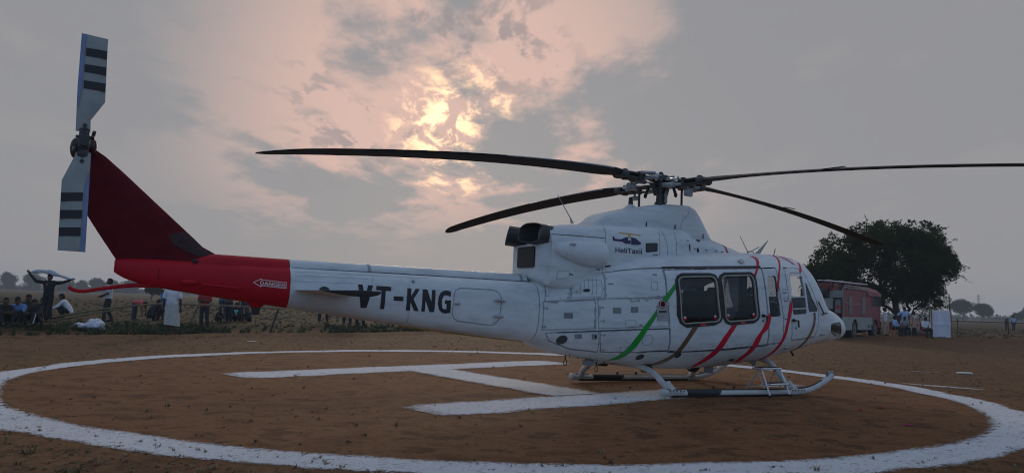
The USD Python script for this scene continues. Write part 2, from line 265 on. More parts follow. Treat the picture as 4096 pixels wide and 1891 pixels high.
A_, R_ = np.meshgrid(np.radians(az), rr, indexing='ij')
gx, gy = R_ * np.sin(A_), R_ * np.cos(A_)
gz = terr(gx, gy)
na, nr_ = gx.shape
i, j = np.meshgrid(np.arange(na), np.arange(nr_ - 1), indexing='ij')
a = i * nr_ + j; b = ((i + 1) % na) * nr_ + j
gf = np.concatenate([np.stack([a, b, b + 1], -1).reshape(-1, 3), np.stack([a, b + 1, a + 1], -1).reshape(-1, 3)])
gv = np.vstack([np.stack([gx, gy, gz], -1).reshape(-1, 3), [[0, 0, float(terr(0.0, 0.0))]]])
k = np.arange(na)
gf = np.vstack([gf, np.stack([((k + 1) % na) * nr_, k * nr_, np.full(na, na * nr_)], -1)])
gt = trimesh.Trimesh(gv, gf, process=False)
if gt.face_normals[:, 2].mean() < 0:
    gt.invert()
usdkit.material(stage, '/World/Looks/earth', {
    'g': ('geometry', {}), 'sep': ('separate_xyz', {}),
    'big': ('noise_texture', {'scale': 0.22, 'detail': 6.0, 'roughness': 0.6}), 'med': ('noise_texture', {'scale': 1.6, 'detail': 7.0, 'roughness': 0.65}), 'fine': ('noise_texture', {'scale': 17.0, 'detail': 6.0, 'roughness': 0.7}),
    'dist': ('vector_math', {'math_type': 'distance', 'vector2': (PAD[0], PAD[1], 0)}), 'pad': ('map_range', {'from_min': 6.9, 'from_max': 9.6, 'range_type': 'smoothstep'}),
    'padn': ('math', {'math_type': 'multiply_add', 'value2': 1.2, 'value3': -0.6}), 'pada': ('math', {'math_type': 'add', 'use_clamp': True}),
    'soil': ('rgb_ramp', {'ramp': [(0.37, (0.080, 0.034, 0.014)), (0.47, (0.205, 0.088, 0.036)), (0.58, (0.31, 0.150, 0.066))]}),
    'dry': ('rgb_ramp', {'ramp': [(0.37, (0.048, 0.026, 0.011)), (0.48, (0.150, 0.078, 0.034)), (0.60, (0.26, 0.145, 0.066))]}),
    'field': ('rgb_ramp', {'ramp': [(0.30, (0.034, 0.027, 0.012)), (0.52, (0.068, 0.050, 0.021)), (0.75, (0.110, 0.078, 0.034))]}),
    'mixn': ('mix', {'fac': 0.45}), 'c1': ('mix', {}), 'c2': ('mix', {}),
    'ly': ('math', {'math_type': 'multiply', 'value2': 0.65}), 'lx': ('math', {'math_type': 'multiply_add', 'value2': -0.76}), 'lf': ('map_range', {'from_min': 26.0, 'from_max': 28.2, 'range_type': 'smoothstep'}),
    'lw': ('map_range', {'from_min': 50.0, 'from_max': 75.0}), 'lor': ('math', {'math_type': 'maximum'}), 'lx2': ('map_range', {'from_min': 20.0, 'from_max': 8.0}), 'lm': ('math', {'math_type': 'multiply'}),
    'crk': ('map_range', {'from_min': 0.53, 'from_max': 0.62}), 'crkc': ('mix', {'mix_type': 'multiply', 'color2': (0.42, 0.38, 0.36)}),
    'straw': ('noise_texture', {'scale': 42.0, 'detail': 3.0, 'roughness': 0.6, 'distortion': 1.5}), 'fdk': ('map_range', {'from_min': 0.53, 'from_max': 0.66}), 'fdm': ('math', {'math_type': 'multiply', 'value2': 0.75}), 'fdc': ('mix', {'mix_type': 'multiply', 'color2': (0.42, 0.36, 0.33)}), 'strf': ('map_range', {'from_min': 0.62, 'from_max': 0.72}), 'strm': ('math', {'math_type': 'multiply', 'value2': 0.45}), 'c3': ('mix', {'color2': (0.30, 0.23, 0.14)}),
    'bh': ('mix', {'fac': 0.5}), 'b': ('bump', {'strength': 1.0, 'distance': 0.07}), 'p': ('principled_bsdf', {'roughness': 0.95, 'specular_ior_level': 0.15})},
    [('g.position', 'big.vector'), ('g.position', 'med.vector'), ('g.position', 'fine.vector'), ('g.position', 'straw.vector'), ('g.position', 'sep.vector'), ('g.position', 'dist.vector1'), ('dist.value', 'pad.value'), ('big.fac', 'padn.value1'), ('pad.result', 'pada.value1'), ('padn.value', 'pada.value2'),
     ('big.color', 'mixn.color1'), ('med.color', 'mixn.color2'), ('big.fac', 'bh.color1'), ('med.fac', 'mixn.color1'), ('fine.fac', 'mixn.color2'), ('mixn.color', 'soil.fac'), ('mixn.color', 'dry.fac'), ('mixn.color', 'field.fac'),
     ('soil.color', 'c1.color1'), ('dry.color', 'c1.color2'), ('pada.value', 'c1.fac'),
     ('sep.y', 'ly.value1'), ('sep.x', 'lx.value1'), ('ly.value', 'lx.value3'), ('lx.value', 'lf.value'), ('sep.y', 'lw.value'), ('sep.x', 'lx2.value'), ('lf.result', 'lm.value1'), ('lx2.result', 'lm.value2'), ('lm.value', 'lor.value1'), ('lw.result', 'lor.value2'), ('c1.color', 'c2.color1'), ('field.color', 'c2.color2'), ('lor.value', 'c2.fac'),
     ('med.fac', 'crk.value'), ('crk.result', 'crkc.fac'), ('c2.color', 'crkc.color1'), ('straw.fac', 'strf.value'), ('strf.result', 'strm.value1'), ('strm.value', 'c3.fac'), ('fine.fac', 'fdk.value'), ('fdk.result', 'fdm.value1'), ('fdm.value', 'fdc.fac'), ('crkc.color', 'fdc.color1'), ('fdc.color', 'c3.color1'), ('c3.color', 'p.base_color'),
     ('med.color', 'bh.color1'), ('fine.color', 'bh.color2'), ('bh.color', 'b.height'), ('b.normal', 'p.normal')], surface='p.BSDF')
gp_ = part('/World', 'ground', gt, 'earth', smooth=True)
tag(gp_, kind='structure')
# ---------------------------------------------------------------- chalk markings: thin ragged sheets on the earth
usdkit.material(stage, '/World/Looks/chalk', {
    'g': ('geometry', {}), 'n': ('noise_texture', {'scale': 9.0, 'detail': 8.0, 'roughness': 0.72, 'distortion': 0.6}), 'n2': ('noise_texture', {'scale': 48.0, 'detail': 4.0, 'roughness': 0.7, 'distortion': 1.2}), 'n3': ('noise_texture', {'scale': 1.3, 'detail': 3.0}),
    'cr': ('rgb_ramp', {'ramp': [(0.30, (0.62, 0.60, 0.58)), (0.48, (0.82, 0.83, 0.85)), (0.8, (0.87, 0.88, 0.90))]}), 'mx': ('mix', {'fac': 0.6}), 'at': ('attribute', {'attribute': 'edge'}),
    'gn': ('math', {'math_type': 'multiply_add', 'value2': 3.4, 'value3': -1.2}), 'e1': ('math', {'math_type': 'multiply_add', 'value2': 0.42}), 'th': ('map_range', {'from_min': 0.78, 'from_max': 0.90}), 'a3': ('math', {'math_type': 'multiply_add', 'value2': 0.22}),
    'p': ('principled_bsdf', {'roughness': 0.9, 'specular_ior_level': 0.2}), 't': ('transparent_bsdf', {}), 'm': ('mix_closure', {}), 'b': ('bump', {'strength': 0.8, 'distance': 0.03})},
    [('g.position', 'n.vector'), ('g.position', 'n2.vector'), ('g.position', 'n3.vector'), ('n.fac', 'mx.color1'), ('n2.fac', 'mx.color2'), ('n.fac', 'cr.fac'), ('cr.color', 'p.base_color'), ('mx.color', 'b.height'), ('b.normal', 'p.normal'),
     ('at.fac', 'e1.value1'), ('mx.color', 'gn.value1'), ('gn.value', 'e1.value3'), ('n3.fac', 'a3.value1'), ('e1.value', 'a3.value3'), ('a3.value', 'th.value'), ('th.result', 'm.fac'), ('p.BSDF', 'm.closure1'), ('t.BSDF', 'm.closure2')], surface='m.closure')
def sheet(name, P, edge, label, cat_, lift=0.007):
    """P: grid (m, n, 2) of places; edge (m, n): 0 in the middle of the stroke, 1 at its ragged rim."""
    m, n = P.shape[:2]
    z = terr(P[..., 0], P[..., 1]) + lift
    v = np.dstack([P, z]).reshape(-1, 3)
    i, j = np.meshgrid(np.arange(m - 1), np.arange(n - 1), indexing='ij')
    a = i * n + j
    f = np.concatenate([np.stack([a, a + 1, a + n + 1], -1).reshape(-1, 3), np.stack([a, a + n + 1, a + n], -1).reshape(-1, 3)])
    t = trimesh.Trimesh(v, f, process=False)
    if t.face_normals[:, 2].mean() < 0:
        f = f[:, ::-1]
    pr = usdkit.mesh(stage, str(child_path('/World', name)), (v, f), '/World/Looks/chalk', smooth=False)
    UsdGeom.PrimvarsAPI(pr).CreatePrimvar('edge', Sdf.ValueTypeNames.FloatArray, 'vertex').Set(Vt.FloatArray.FromNumpy(edge.reshape(-1).astype(np.float32)))
    return tag(pr.GetPrim(), label, cat_)
th = np.radians(np.linspace(-180, 180, 900))
rin = np.interp(np.degrees(th), [-180, -157, -128, -90, -40, 0, 20, 32, 42, 80, 90, 101, 114, 128, 150, 165, 180], [7.60, 7.57, 7.52, 7.53, 7.55, 7.53, 7.58, 7.68, 7.77, 7.82, 7.84, 7.72, 7.68, 7.50, 7.42, 7.50, 7.60])
wd = np.interp(np.degrees(th), [-180, -130, -100, -20, 25, 60, 90, 112, 138, 160, 180], [0.42, 0.50, 0.53, 0.53, 0.52, 0.6, 0.66, 0.66, 0.48, 0.55, 0.42])
def wob(t, seed, f=7.0):
    return (meshkit.fbm(np.stack([np.cos(t) * f, np.sin(t) * f, 0 * t], -1), 4, seed) - 0.5)
w_ = np.linspace(-0.12, 1.12, 14)
rg = (rin + 0.16 * wob(th, 3))[:, None] + (wd * 1.06 + 0.25 * wob(th, 8, 12))[:, None] * w_[None]
Pc = np.stack([PAD[0] + rg * np.cos(th)[:, None], PAD[1] + rg * np.sin(th)[:, None]], -1)
ed = np.broadcast_to(np.clip((np.abs(w_ - 0.5) - 0.40) / 0.2, 0, 1.1), Pc.shape[:2])
sheet('painted_ring', Pc, ed, 'wide ragged white chalk ring on the brown earth around the helicopter', 'ground marking')
def bar(name, p0, p1, width, label, lift, e0=1.0, e1=1.0):
    p0, p1 = np.array(p0, float), np.array(p1, float); d = p1 - p0; L = np.linalg.norm(d); d /= L; nrm = np.array([-d[1], d[0]])
    s = np.linspace(0, 1, int(L / 0.06)); w_ = np.linspace(-0.62, 0.62, 14)
    wb = (meshkit.fbm(np.stack([s * L * 2.2, 0 * s, 0 * s], -1), 4, int(L * 10)) - 0.5) * 0.16
    P = p0 + s[:, None, None] * L * d + (w_[None, :] * (width + wb[:, None]))[..., None] * nrm
    endf = np.maximum(np.clip(1 - s * L / 0.35, 0, 1) * e0, np.clip(1 - (1 - s) * L / 0.35, 0, 1) * e1)
    edge = np.clip((np.abs(w_) - 0.42) / 0.2, 0, 1.1)[None, :] + endf[:, None] * (0.4 + 0.9 * np.abs(w_)[None, :])
    sheet(name, P, edge, label, 'ground marking', lift)
bar('painted_letter_bar', (-4.62, 13.93), (1.15, 19.72), 0.98, 'far long white chalk bar of the H, lying under the tail boom', 0.007)
bar('painted_letter_bar', (-1.08, 10.2), (3.15, 13.68), 0.92, 'near white chalk bar of the H, running under the right skid', 0.007, 1.0, 0.6)
bar('painted_letter_crossbar', (-1.62, 16.45), (1.05, 12.62), 0.92, 'slanting white chalk crossbar joining the two bars of the H', 0.012, 0.3, 0.3)
def smear(pts, w, label):
    c = smooth_curve([(x, y, 0) for x, y in pts], 40)[:, :2]; d = np.gradient(c, axis=0); d /= np.linalg.norm(d, axis=1, keepdims=True); nrm = np.c_[-d[:, 1], d[:, 0]]
    w_ = np.linspace(-1, 1, 8); tp = np.sin(np.linspace(0.15, np.pi - 0.15, 40)) ** 0.5
    P = c[:, None] + (w_[None] * w * tp[:, None])[..., None] * nrm[:, None]
    sheet('chalk_smear', P, np.broadcast_to(np.abs(w_) * 0.7, P.shape[:2]) + (1 - tp[:, None]) * 0.8 + 0.12, label, 'ground marking')
smear([(8.0, 16.75), (8.35, 16.35), (8.75, 16.05), (9.1, 15.75)], 0.16, 'stray white chalk streak just outside the ring, right of the skid toe')
smear([(9.9, 20.35), (10.3, 20.5), (10.7, 20.4)], 0.06, 'thin faint chalk streak left of the white paper scrap')
smear([(4.6, 14.9), (5.0, 15.3), (5.6, 15.6)], 0.3, 'pale dusty chalk smear on the earth between the two skids')
# ---------------------------------------------------------------- helicopter
FT = {
    'win1_out': [(-0.564, 1.776), (-0.514, 1.851), (-0.420, 1.893), (0.104, 1.923), (0.222, 1.905), (0.249, 1.819), (0.266, 1.524), (0.321, 1.243), (0.296, 1.175), (0.172, 1.116), (-0.367, 1.064), (-0.483, 1.120), (-0.542, 1.237)],
    'win1_in': [(-0.517, 1.766), (-0.487, 1.816), (-0.435, 1.835), (0.090, 1.875), (0.179, 1.859), (0.212, 1.805), (0.229, 1.522), (0.275, 1.242), (0.256, 1.192), (0.186, 1.168), (-0.398, 1.120), (-0.442, 1.145), (-0.471, 1.204)],
    'win2_out': [(0.263, 1.839), (0.315, 1.904), (0.409, 1.949), (0.958, 1.991), (1.031, 1.964), (1.053, 1.875), (1.073, 1.559), (1.117, 1.295), (1.087, 1.231), (0.984, 1.171), (0.489, 1.128), (0.391, 1.159), (0.342, 1.232)],
    'win2_in': [(0.324, 1.817), (0.350, 1.868), (0.409, 1.900), (0.924, 1.942), (0.977, 1.922), (1.004, 1.860), (1.021, 1.569), (1.068, 1.306), (1.051, 1.261), (0.991, 1.225), (0.471, 1.178), (0.414, 1.203), (0.389, 1.258)],
    'slim_win': [(1.333, 1.942), (1.350, 1.956), (1.515, 1.965), (1.539, 1.941), (1.550, 1.618), (1.613, 1.317), (1.590, 1.295), (1.397, 1.282), (1.364, 1.309), (1.321, 1.569), (1.308, 1.799)],
    'crew_win': [(1.892, 2.020), (1.935, 2.047), (2.221, 2.069), (2.243, 2.042), (2.226, 1.873), (2.305, 1.372), (2.294, 1.361), (1.947, 1.333), (1.928, 1.360), (1.884, 1.593)],
    'quarter_win': [(2.302, 1.941), (2.333, 1.879), (2.462, 1.644), (2.635, 1.449), (2.621, 1.408), (2.375, 1.390), (2.343, 1.479), (2.294, 1.743)],
    'chin_win': [(3.106, 1.210), (3.245, 1.234), (3.432, 1.248), (3.468, 1.190), (3.493, 1.135), (3.542, 1.020), (3.580, 0.950), (3.581, 0.916), (3.140, 1.059), (3.099, 1.156)],
    'seam_low2': [(-2.312, 0.905), (-1.746, 0.959), (-1.268, 0.996), (-0.675, 1.037)],
    'seam_step': [(-1.077, 0.638), (-0.932, 0.665), (-0.601, 0.687)],
    'plate1': [(-2.075, 0.893), (-1.985, 0.897), (-1.968, 0.832), (-2.058, 0.828)],
    'plate2': [(-1.845, 0.904), (-1.777, 0.907), (-1.757, 0.830), (-1.824, 0.827)],
    'louv1': [(-2.250, 1.204), (-2.132, 1.210), (-2.129, 1.127), (-2.246, 1.121)],
    'louv2': [(-1.573, 1.315), (-1.453, 1.321), (-1.450, 1.231), (-1.571, 1.225)],
    'louv3': [(-1.304, 1.337), (-1.192, 1.342), (-1.190, 1.253), (-1.302, 1.249)],
    'badge_plate': [(-0.909, 1.379), (-0.713, 1.391), (-0.696, 1.154), (-0.887, 1.143)],
    'badge_text': [(-0.868, 1.297), (-0.741, 1.302), (-0.740, 1.276), (-0.868, 1.271)],
    'latches': [(-2.469, 1.257), (-2.503, 1.260), (-2.476, 0.984), (-2.510, 0.986), (-1.723, 1.310), (-1.762, 1.308), (-1.703, 1.106), (-1.742, 1.104), (-1.666, 0.894), (-1.707, 0.892), (-1.586, 0.661), (-1.629, 0.665), (-2.060, 1.652), (-2.096, 1.647), (-2.070, 1.524), (-2.111, 1.522)],
    'louvre_panel': [(-2.120, 1.688), (-1.705, 1.731), (-1.731, 1.476), (-1.751, 1.460), (-2.134, 1.434), (-2.150, 1.456)],
    'louvre_lines': [(-1.994, 1.688), (-2.032, 1.491), (-1.938, 1.702), (-1.963, 1.598), (-1.876, 1.727), (-1.906, 1.601), (-1.823, 1.738), (-1.866, 1.499), (-1.767, 1.752), (-1.811, 1.508)],
    'louvre_slot': [(-1.986, 1.552), (-1.966, 1.569), (-1.908, 1.575), (-1.895, 1.559), (-1.913, 1.539), (-1.971, 1.534)],
    'box_panel': [(-1.382, 1.135), (-1.220, 1.142), (-1.210, 1.042), (-1.376, 1.033)],
    'box_panel2': [(-0.981, 1.738), (-0.878, 1.747), (-0.883, 1.615), (-0.986, 1.607)],
    'box_panel3': [(-1.374, 0.724), (-1.248, 0.736), (-1.207, 0.630), (-1.327, 0.625)],
    'green_l': [(-0.576, 1.735), (-0.682, 1.615), (-0.802, 1.479), (-0.907, 1.308), (-1.002, 1.174), (-1.093, 1.047), (-1.198, 0.865), (-1.261, 0.717), (-1.295, 0.626), (-1.315, 0.557), (-1.324, 0.519), (-1.330, 0.496)],
    'green_r': [(-0.567, 1.651), (-0.643, 1.557), (-0.738, 1.434), (-0.880, 1.244), (-0.963, 1.111), (-1.030, 1.004), (-1.102, 0.857), (-1.137, 0.749), (-1.173, 0.664), (-1.199, 0.593), (-1.217, 0.548), (-1.234, 0.514)],
    'brown_l': [(-0.255, 1.075), (-0.404, 0.830), (-0.473, 0.667), (-0.522, 0.602), (-0.576, 0.547), (-0.614, 0.496), (-0.648, 0.464), (-0.660, 0.442), (-0.674, 0.433)],
    'brown_r': [(-0.149, 1.078), (-0.276, 0.894), (-0.386, 0.684), (-0.436, 0.597), (-0.480, 0.522), (-0.515, 0.474), (-0.546, 0.444), (-0.569, 0.429), (-0.597, 0.418)],
    'red1_l': [(0.534, 1.128), (0.364, 0.920), (0.244, 0.717), (0.195, 0.646), (0.151, 0.586), (0.124, 0.527), (0.113, 0.474), (0.128, 0.431), (0.135, 0.412)],
    'red1_r': [(0.638, 1.131), (0.491, 0.935), (0.393, 0.745), (0.343, 0.667), (0.302, 0.601), (0.259, 0.550), (0.227, 0.504), (0.213, 0.459), (0.219, 0.419)],
    'red2_l': [(1.354, 1.360), (1.264, 1.204), (1.182, 1.070), (1.068, 0.928), (1.030, 0.792), (0.988, 0.693), (0.943, 0.618), (0.934, 0.558), (0.938, 0.516)],
    'red2_r': [(1.393, 1.317), (1.363, 1.188), (1.308, 1.073), (1.204, 0.994), (1.160, 0.807), (1.110, 0.687), (1.065, 0.603), (1.057, 0.545), (1.059, 0.506)],
    'red4_l': [(1.207, 2.273), (1.250, 2.262), (1.247, 2.227), (1.210, 2.170), (1.144, 2.080), (1.078, 2.005), (1.027, 1.938)],
    'red4_r': [(1.294, 2.286), (1.323, 2.262), (1.310, 2.224), (1.273, 2.174), (1.189, 2.077), (1.119, 1.994), (1.059, 1.907)],
    'teardrop': [(0.825, 2.159), (0.908, 2.188), (0.936, 2.166), (0.855, 2.134)],
    'redtag1': [(-0.121, 1.129), (-0.022, 1.135), (-0.020, 1.092), (-0.120, 1.086)],
    'redtag2': [(0.690, 1.185), (0.786, 1.190), (0.787, 1.153), (0.692, 1.147)],
    'stick': [(-0.400, 1.195), (0.184, 1.233), (0.453, 1.260), (0.990, 1.297)],
    'bolts_line': [(-0.258, 0.740), (-0.045, 0.763), (0.183, 0.777), (0.482, 0.799), (0.677, 0.815), (0.775, 0.823), (0.988, 0.837)],
    'cowl_seam1': [(-1.458, 2.624), (-1.513, 2.577), (-1.544, 2.507), (-1.574, 2.379), (-1.596, 2.110), (-1.612, 1.965), (-1.633, 1.862)],
    'logo_tail': [(-1.438, 2.414), (-1.418, 2.415), (-1.406, 2.382), (-1.356, 2.378), (-1.284, 2.382), (-1.237, 2.404), (-1.198, 2.420), (-1.160, 2.425), (-1.172, 2.324), (-1.215, 2.321), (-1.246, 2.336), (-1.266, 2.349), (-1.316, 2.351), (-1.374, 2.351), (-1.437, 2.355)],
    'logo_mid': [(-1.158, 2.376), (-1.115, 2.376), (-1.120, 2.325), (-1.162, 2.323)],
    'logo_front': [(-1.093, 2.427), (-1.038, 2.422), (-1.003, 2.410), (-0.970, 2.385), (-0.935, 2.363), (-0.920, 2.347), (-0.933, 2.329), (-0.983, 2.320), (-1.106, 2.315)],
    'logo_mast': [(-1.129, 2.487), (-1.089, 2.487), (-1.108, 2.417), (-1.148, 2.416)],
    'logo_blade': [(-1.303, 2.491), (-1.269, 2.494), (-1.143, 2.489), (-1.084, 2.491), (-0.900, 2.483), (-0.907, 2.473), (-1.089, 2.478), (-1.147, 2.477), (-1.300, 2.481)],
    'intake_win': [(-0.816, 2.359), (-0.608, 2.377), (-0.594, 2.366), (-0.599, 2.246), (-0.621, 2.236), (-0.812, 2.210), (-0.830, 2.221), (-0.829, 2.346)],
    'plac1': [(-1.583, 1.949), (-1.485, 1.967), (-1.484, 1.946), (-1.582, 1.926)],
    'plac2': [(-0.689, 2.190), (-0.594, 2.199), (-0.593, 2.180), (-0.689, 2.169)],
    'plac3': [(-2.191, 1.797), (-2.130, 1.786), (-2.134, 1.771), (-2.190, 1.782)],
    'plac4': [(-1.734, 1.895), (-1.670, 1.892), (-1.673, 1.877), (-1.734, 1.880)],
    'cowl_door2': [(-3.938, 1.391), (-3.907, 1.460), (-3.831, 1.497), (-3.339, 1.493), (-3.266, 1.479), (-3.219, 1.447), (-3.187, 1.368), (-3.199, 1.162), (-3.216, 1.069), (-3.252, 0.999), (-3.319, 0.973), (-3.849, 1.019), (-3.916, 1.056), (-3.952, 1.134)],
    'boom_v': [(-5.341, 1.468), (-5.284, 1.469), (-5.244, 1.275), (-5.199, 1.464), (-5.138, 1.465), (-5.208, 1.159), (-5.283, 1.159)],
    'boom_t': [(-5.083, 1.463), (-4.877, 1.458), (-4.880, 1.406), (-4.955, 1.406), (-4.957, 1.151), (-5.010, 1.152), (-5.008, 1.408), (-5.085, 1.411)],
    'boom_dash': [(-4.831, 1.331), (-4.695, 1.329), (-4.695, 1.273), (-4.829, 1.275)],
    'boom_k': [(-4.636, 1.450), (-4.583, 1.449), (-4.588, 1.328), (-4.514, 1.450), (-4.461, 1.448), (-4.549, 1.305), (-4.458, 1.144), (-4.518, 1.146), (-4.590, 1.276), (-4.586, 1.147), (-4.639, 1.148)],
    'boom_n': [(-4.410, 1.446), (-4.346, 1.446), (-4.276, 1.262), (-4.268, 1.445), (-4.223, 1.445), (-4.227, 1.138), (-4.293, 1.139), (-4.369, 1.313), (-4.368, 1.140), (-4.412, 1.142)],
    'boom_g': [(-3.989, 1.436), (-3.994, 1.369), (-4.040, 1.386), (-4.094, 1.381), (-4.121, 1.324), (-4.123, 1.257), (-4.107, 1.191), (-4.058, 1.177), (-4.041, 1.179), (-4.043, 1.261), (-4.070, 1.262), (-4.069, 1.310), (-3.986, 1.308), (-3.983, 1.140), (-4.052, 1.124), (-4.112, 1.138), (-4.155, 1.178), (-4.175, 1.255), (-4.171, 1.344), (-4.141, 1.412), (-4.093, 1.442), (-4.040, 1.447)],
    'hinges': [(-3.312, 1.342), (-3.132, 1.336), (-3.323, 1.113), (-3.148, 1.106), (-3.930, 1.269), (-3.844, 1.272)],
    'danger_arrow': [(-6.720, 1.434), (-6.623, 1.478), (-6.625, 1.465), (-6.309, 1.443), (-6.314, 1.368), (-6.625, 1.393), (-6.626, 1.371)],
    'boom_ring': [(-4.546, 1.550)],
    'boom_seam': [(-5.120, 1.615), (-5.143, 1.494)],
    'boom_seam2': [(-4.569, 1.647), (-4.606, 1.500), (-4.647, 1.323), (-4.560, 0.918)],
}
HX, HY, HYAW, HPITCH = 2.4943, 13.9759, 0.4813, -0.0134
_c, _s, _cp, _sp = math.cos(HYAW), math.sin(HYAW), math.cos(HPITCH), math.sin(HPITCH)
heli_x = UsdGeom.Xform.Define(stage, child_path('/World', 'helicopter'))
heli_x.AddTransformOp().Set(Gf.Matrix4d(_c * _cp, _s * _cp, _sp, 0, -_s, _c, 0, 0, -_c * _sp, -_s * _sp, _cp, 0, HX, HY, 0.012, 1))
heli = tag(heli_x, 'white helicopter with red tail and striped cabin parked on the chalk ring', 'helicopter')
def hp(name, mesh, mat, parent=None, label=None, smooth=30):
    return part(parent or heli, name, mesh, mat, label, smooth)
def prism(poly, y0=-2.2, y1=-0.05, axis='y'):
    """Solid prism over an x-z outline between y0 and y1 (axis 'x': a y-z outline between x0 and x1)."""
    out = Manifold()
    for g in getattr(poly, 'geoms', [poly]):
        e = np.array(g.exterior.coords)[:-1]
        if Polygon(e).exterior.is_ccw is False:
            e = e[::-1]
        m = Manifold.extrude(CrossSection([e.tolist()]), y1 - y0)
        if axis == 'y':
            m = m.transform(np.array([[1, 0, 0, 0], [0, 0, 1, y0], [0, 1, 0, 0]], float))
        else:
            m = m.transform(np.array([[0, 0, 1, y0], [1, 0, 0, 0], [0, 1, 0, 0]], float))
        out += m
    return out
def rounded(pts, r=0.03):
    p = Polygon(pts).buffer(0)
    return p.buffer(-r).buffer(2 * r).buffer(-r)
# --- cabin shell -----------------------------------------------------------
def body_solid(inset):
    return mani(loft(BODY, -2.56 + max(inset, 0) * 0.2, 4.05 - max(inset, 0), 0.045, inset, 128))
B0, B5 = body_solid(0.0), body_solid(0.05)
shell = B0 - B5
def split(solid, layer, poly, gap=0.010, y0=-2.2, y1=-0.05):
    pan = layer ^ prism(poly.buffer(-gap / 2), y0, y1)
    return solid - (layer ^ prism(poly.buffer(gap / 2), y0, y1)), pan
W1, W1i, W2, W2i = (rounded(FT[k], 0.05) for k in ('win1_out', 'win1_in', 'win2_out', 'win2_in'))
SW, CW, QW, CH = rounded(FT['slim_win'], 0.02), rounded(FT['crew_win'], 0.02), rounded(FT['quarter_win'], 0.015), rounded(FT['chin_win'], 0.02)
cab_poly = Polygon([(-0.725, 1.935), (-0.725, 1.5), (-0.70, 1.36), (-0.665, 1.04), (-0.60, 0.685), (-0.37, 0.675), (0.495, 0.740), (1.057, 0.793), (1.372, 0.826), (1.330, 1.10), (1.295, 1.36), (1.235, 1.82), (1.238, 2.075), (0.3, 2.01)])
hin_poly = Polygon([(1.252, 2.075), (1.249, 1.82), (1.309, 1.36), (1.344, 1.10), (1.388, 0.828), (1.745, 0.858), (1.70, 1.04), (1.672, 1.313), (1.625, 1.518), (1.570, 1.812), (1.585, 2.105)])
crew_poly = Polygon([(1.800, 2.12), (1.772, 1.85), (1.822, 1.461), (1.885, 1.268), (1.905, 1.10), (1.965, 0.905), (2.319, 0.935), (2.640, 0.968), (2.655, 1.148), (2.668, 1.324), (2.672, 1.403), (2.607, 1.583), (2.44, 1.86), (2.30, 2.125)])
shell, cab_door = split(shell, shell, cab_poly, 0.018)
shell, hin_door = split(shell, shell, hin_poly, 0.018)
shell, crew_door = split(shell, shell, crew_poly, 0.018)
layer = B0 - body_solid(0.022)
panels = [('engine_panel', [(-2.50, 1.365), (-2.175, 1.395), (-2.152, 1.60), (-2.130, 1.70), (-2.46, 1.62)]), ('louvred_panel', [(-2.165, 1.397), (-1.695, 1.442), (-1.650, 1.835), (-2.120, 1.715)]), ('box_panel', [(-1.688, 1.442), (-0.739, 1.51), (-0.742, 1.955), (-1.074, 1.930), (-1.339, 1.893), (-1.638, 1.838)]),
          ('mid_panel', [(-2.505, 0.93), (-1.805, 0.985), (-1.828, 1.412), (-2.52, 1.352)]), ('mid_panel', [(-1.765, 0.99), (-0.685, 1.068), (-0.735, 1.497), (-1.795, 1.422)]), ('lower_panel', [(-2.45, 0.888), (-1.757, 0.948), (-1.706, 0.772), (-1.64, 0.625), (-2.05, 0.66), (-2.37, 0.77)]), ('lower_panel', [(-1.738, 0.950), (-0.678, 1.028), (-0.615, 0.70), (-0.93, 0.672), (-1.08, 0.648), (-1.60, 0.632), (-1.688, 0.772)])]
cut_panels = []
for nm, pl in panels:
    shell, pm = split(shell, layer, rounded(pl, 0.004), 0.014)
    cut_panels.append((nm, pm))
# window openings, both sides, and the windscreen
port = dict(y0=0.05, y1=2.2)
CWp, QWp = rounded([(1.94, 1.36), (1.92, 1.6), (1.95, 2.05), (2.41, 2.04), (2.41, 1.37)], 0.03), rounded([(2.45, 2.0), (2.50, 1.97), (2.68, 1.46), (2.45, 1.40)], 0.01)
shell -= prism(W1i, **port) + prism(W2i, **port) + prism(SW, **port) + prism(CWp, **port) + prism(QWp, **port) + prism(CH, **port) + prism(CH)
screen = unary_union([Polygon([(0.05, 1.69), (0.84, 1.66), (0.90, 1.80), (0.80, 2.20), (0.72, 2.25), (0.05, 2.27)]), Polygon([(-0.05, 1.69), (-0.84, 1.66), (-0.90, 1.80), (-0.80, 2.20), (-0.72, 2.25), (-0.05, 2.27)])])
shell -= prism(screen, 2.45, 3.3, 'x')
roofwin = sbox(2.02, 0.22, 2.40, 0.72)
def roof_prism(sy, grow=0.0):
    e = np.array(roofwin.buffer(grow).exterior.coords)[:-1] * [1, sy]
    e = e if Polygon(e).exterior.is_ccw else e[::-1]
    return Manifold.extrude(CrossSection([e.tolist()]), 0.6).translate((0, 0, 2.1))
shell -= roof_prism(1) + roof_prism(-1)
fus = hp('fuselage', shell, 'white_paint')
for nm, pm in cut_panels:
    hp(nm, pm, 'white_paint', fus)
outer, glass_layer, seal_layer = body_solid(-0.010) - body_solid(0.012), body_solid(0.014) - body_solid(0.020), body_solid(-0.016) - body_solid(0.010)
cab_door -= prism(W1i) + prism(W2i)
d1 = hp('cabin_door', cab_door, 'white_paint')
hp('window_surround', outer ^ prism(unary_union([W1, W2]).buffer(0.012).buffer(-0.004), -2.2, -0.05) - (prism(W1i.buffer(0.010)) + prism(W2i.buffer(0.010))), 'black_rubber', d1)
for w in (W1i, W2i):
    hp('window_seal', seal_layer ^ (prism(w.buffer(0.010)) - prism(w.buffer(-0.008))), 'tan_seal', d1)
    hp('window_pane', glass_layer ^ prism(w.buffer(0.004)), 'glass', d1)
hin_door -= prism(SW)
d2 = hp('hinged_door', hin_door, 'white_paint')
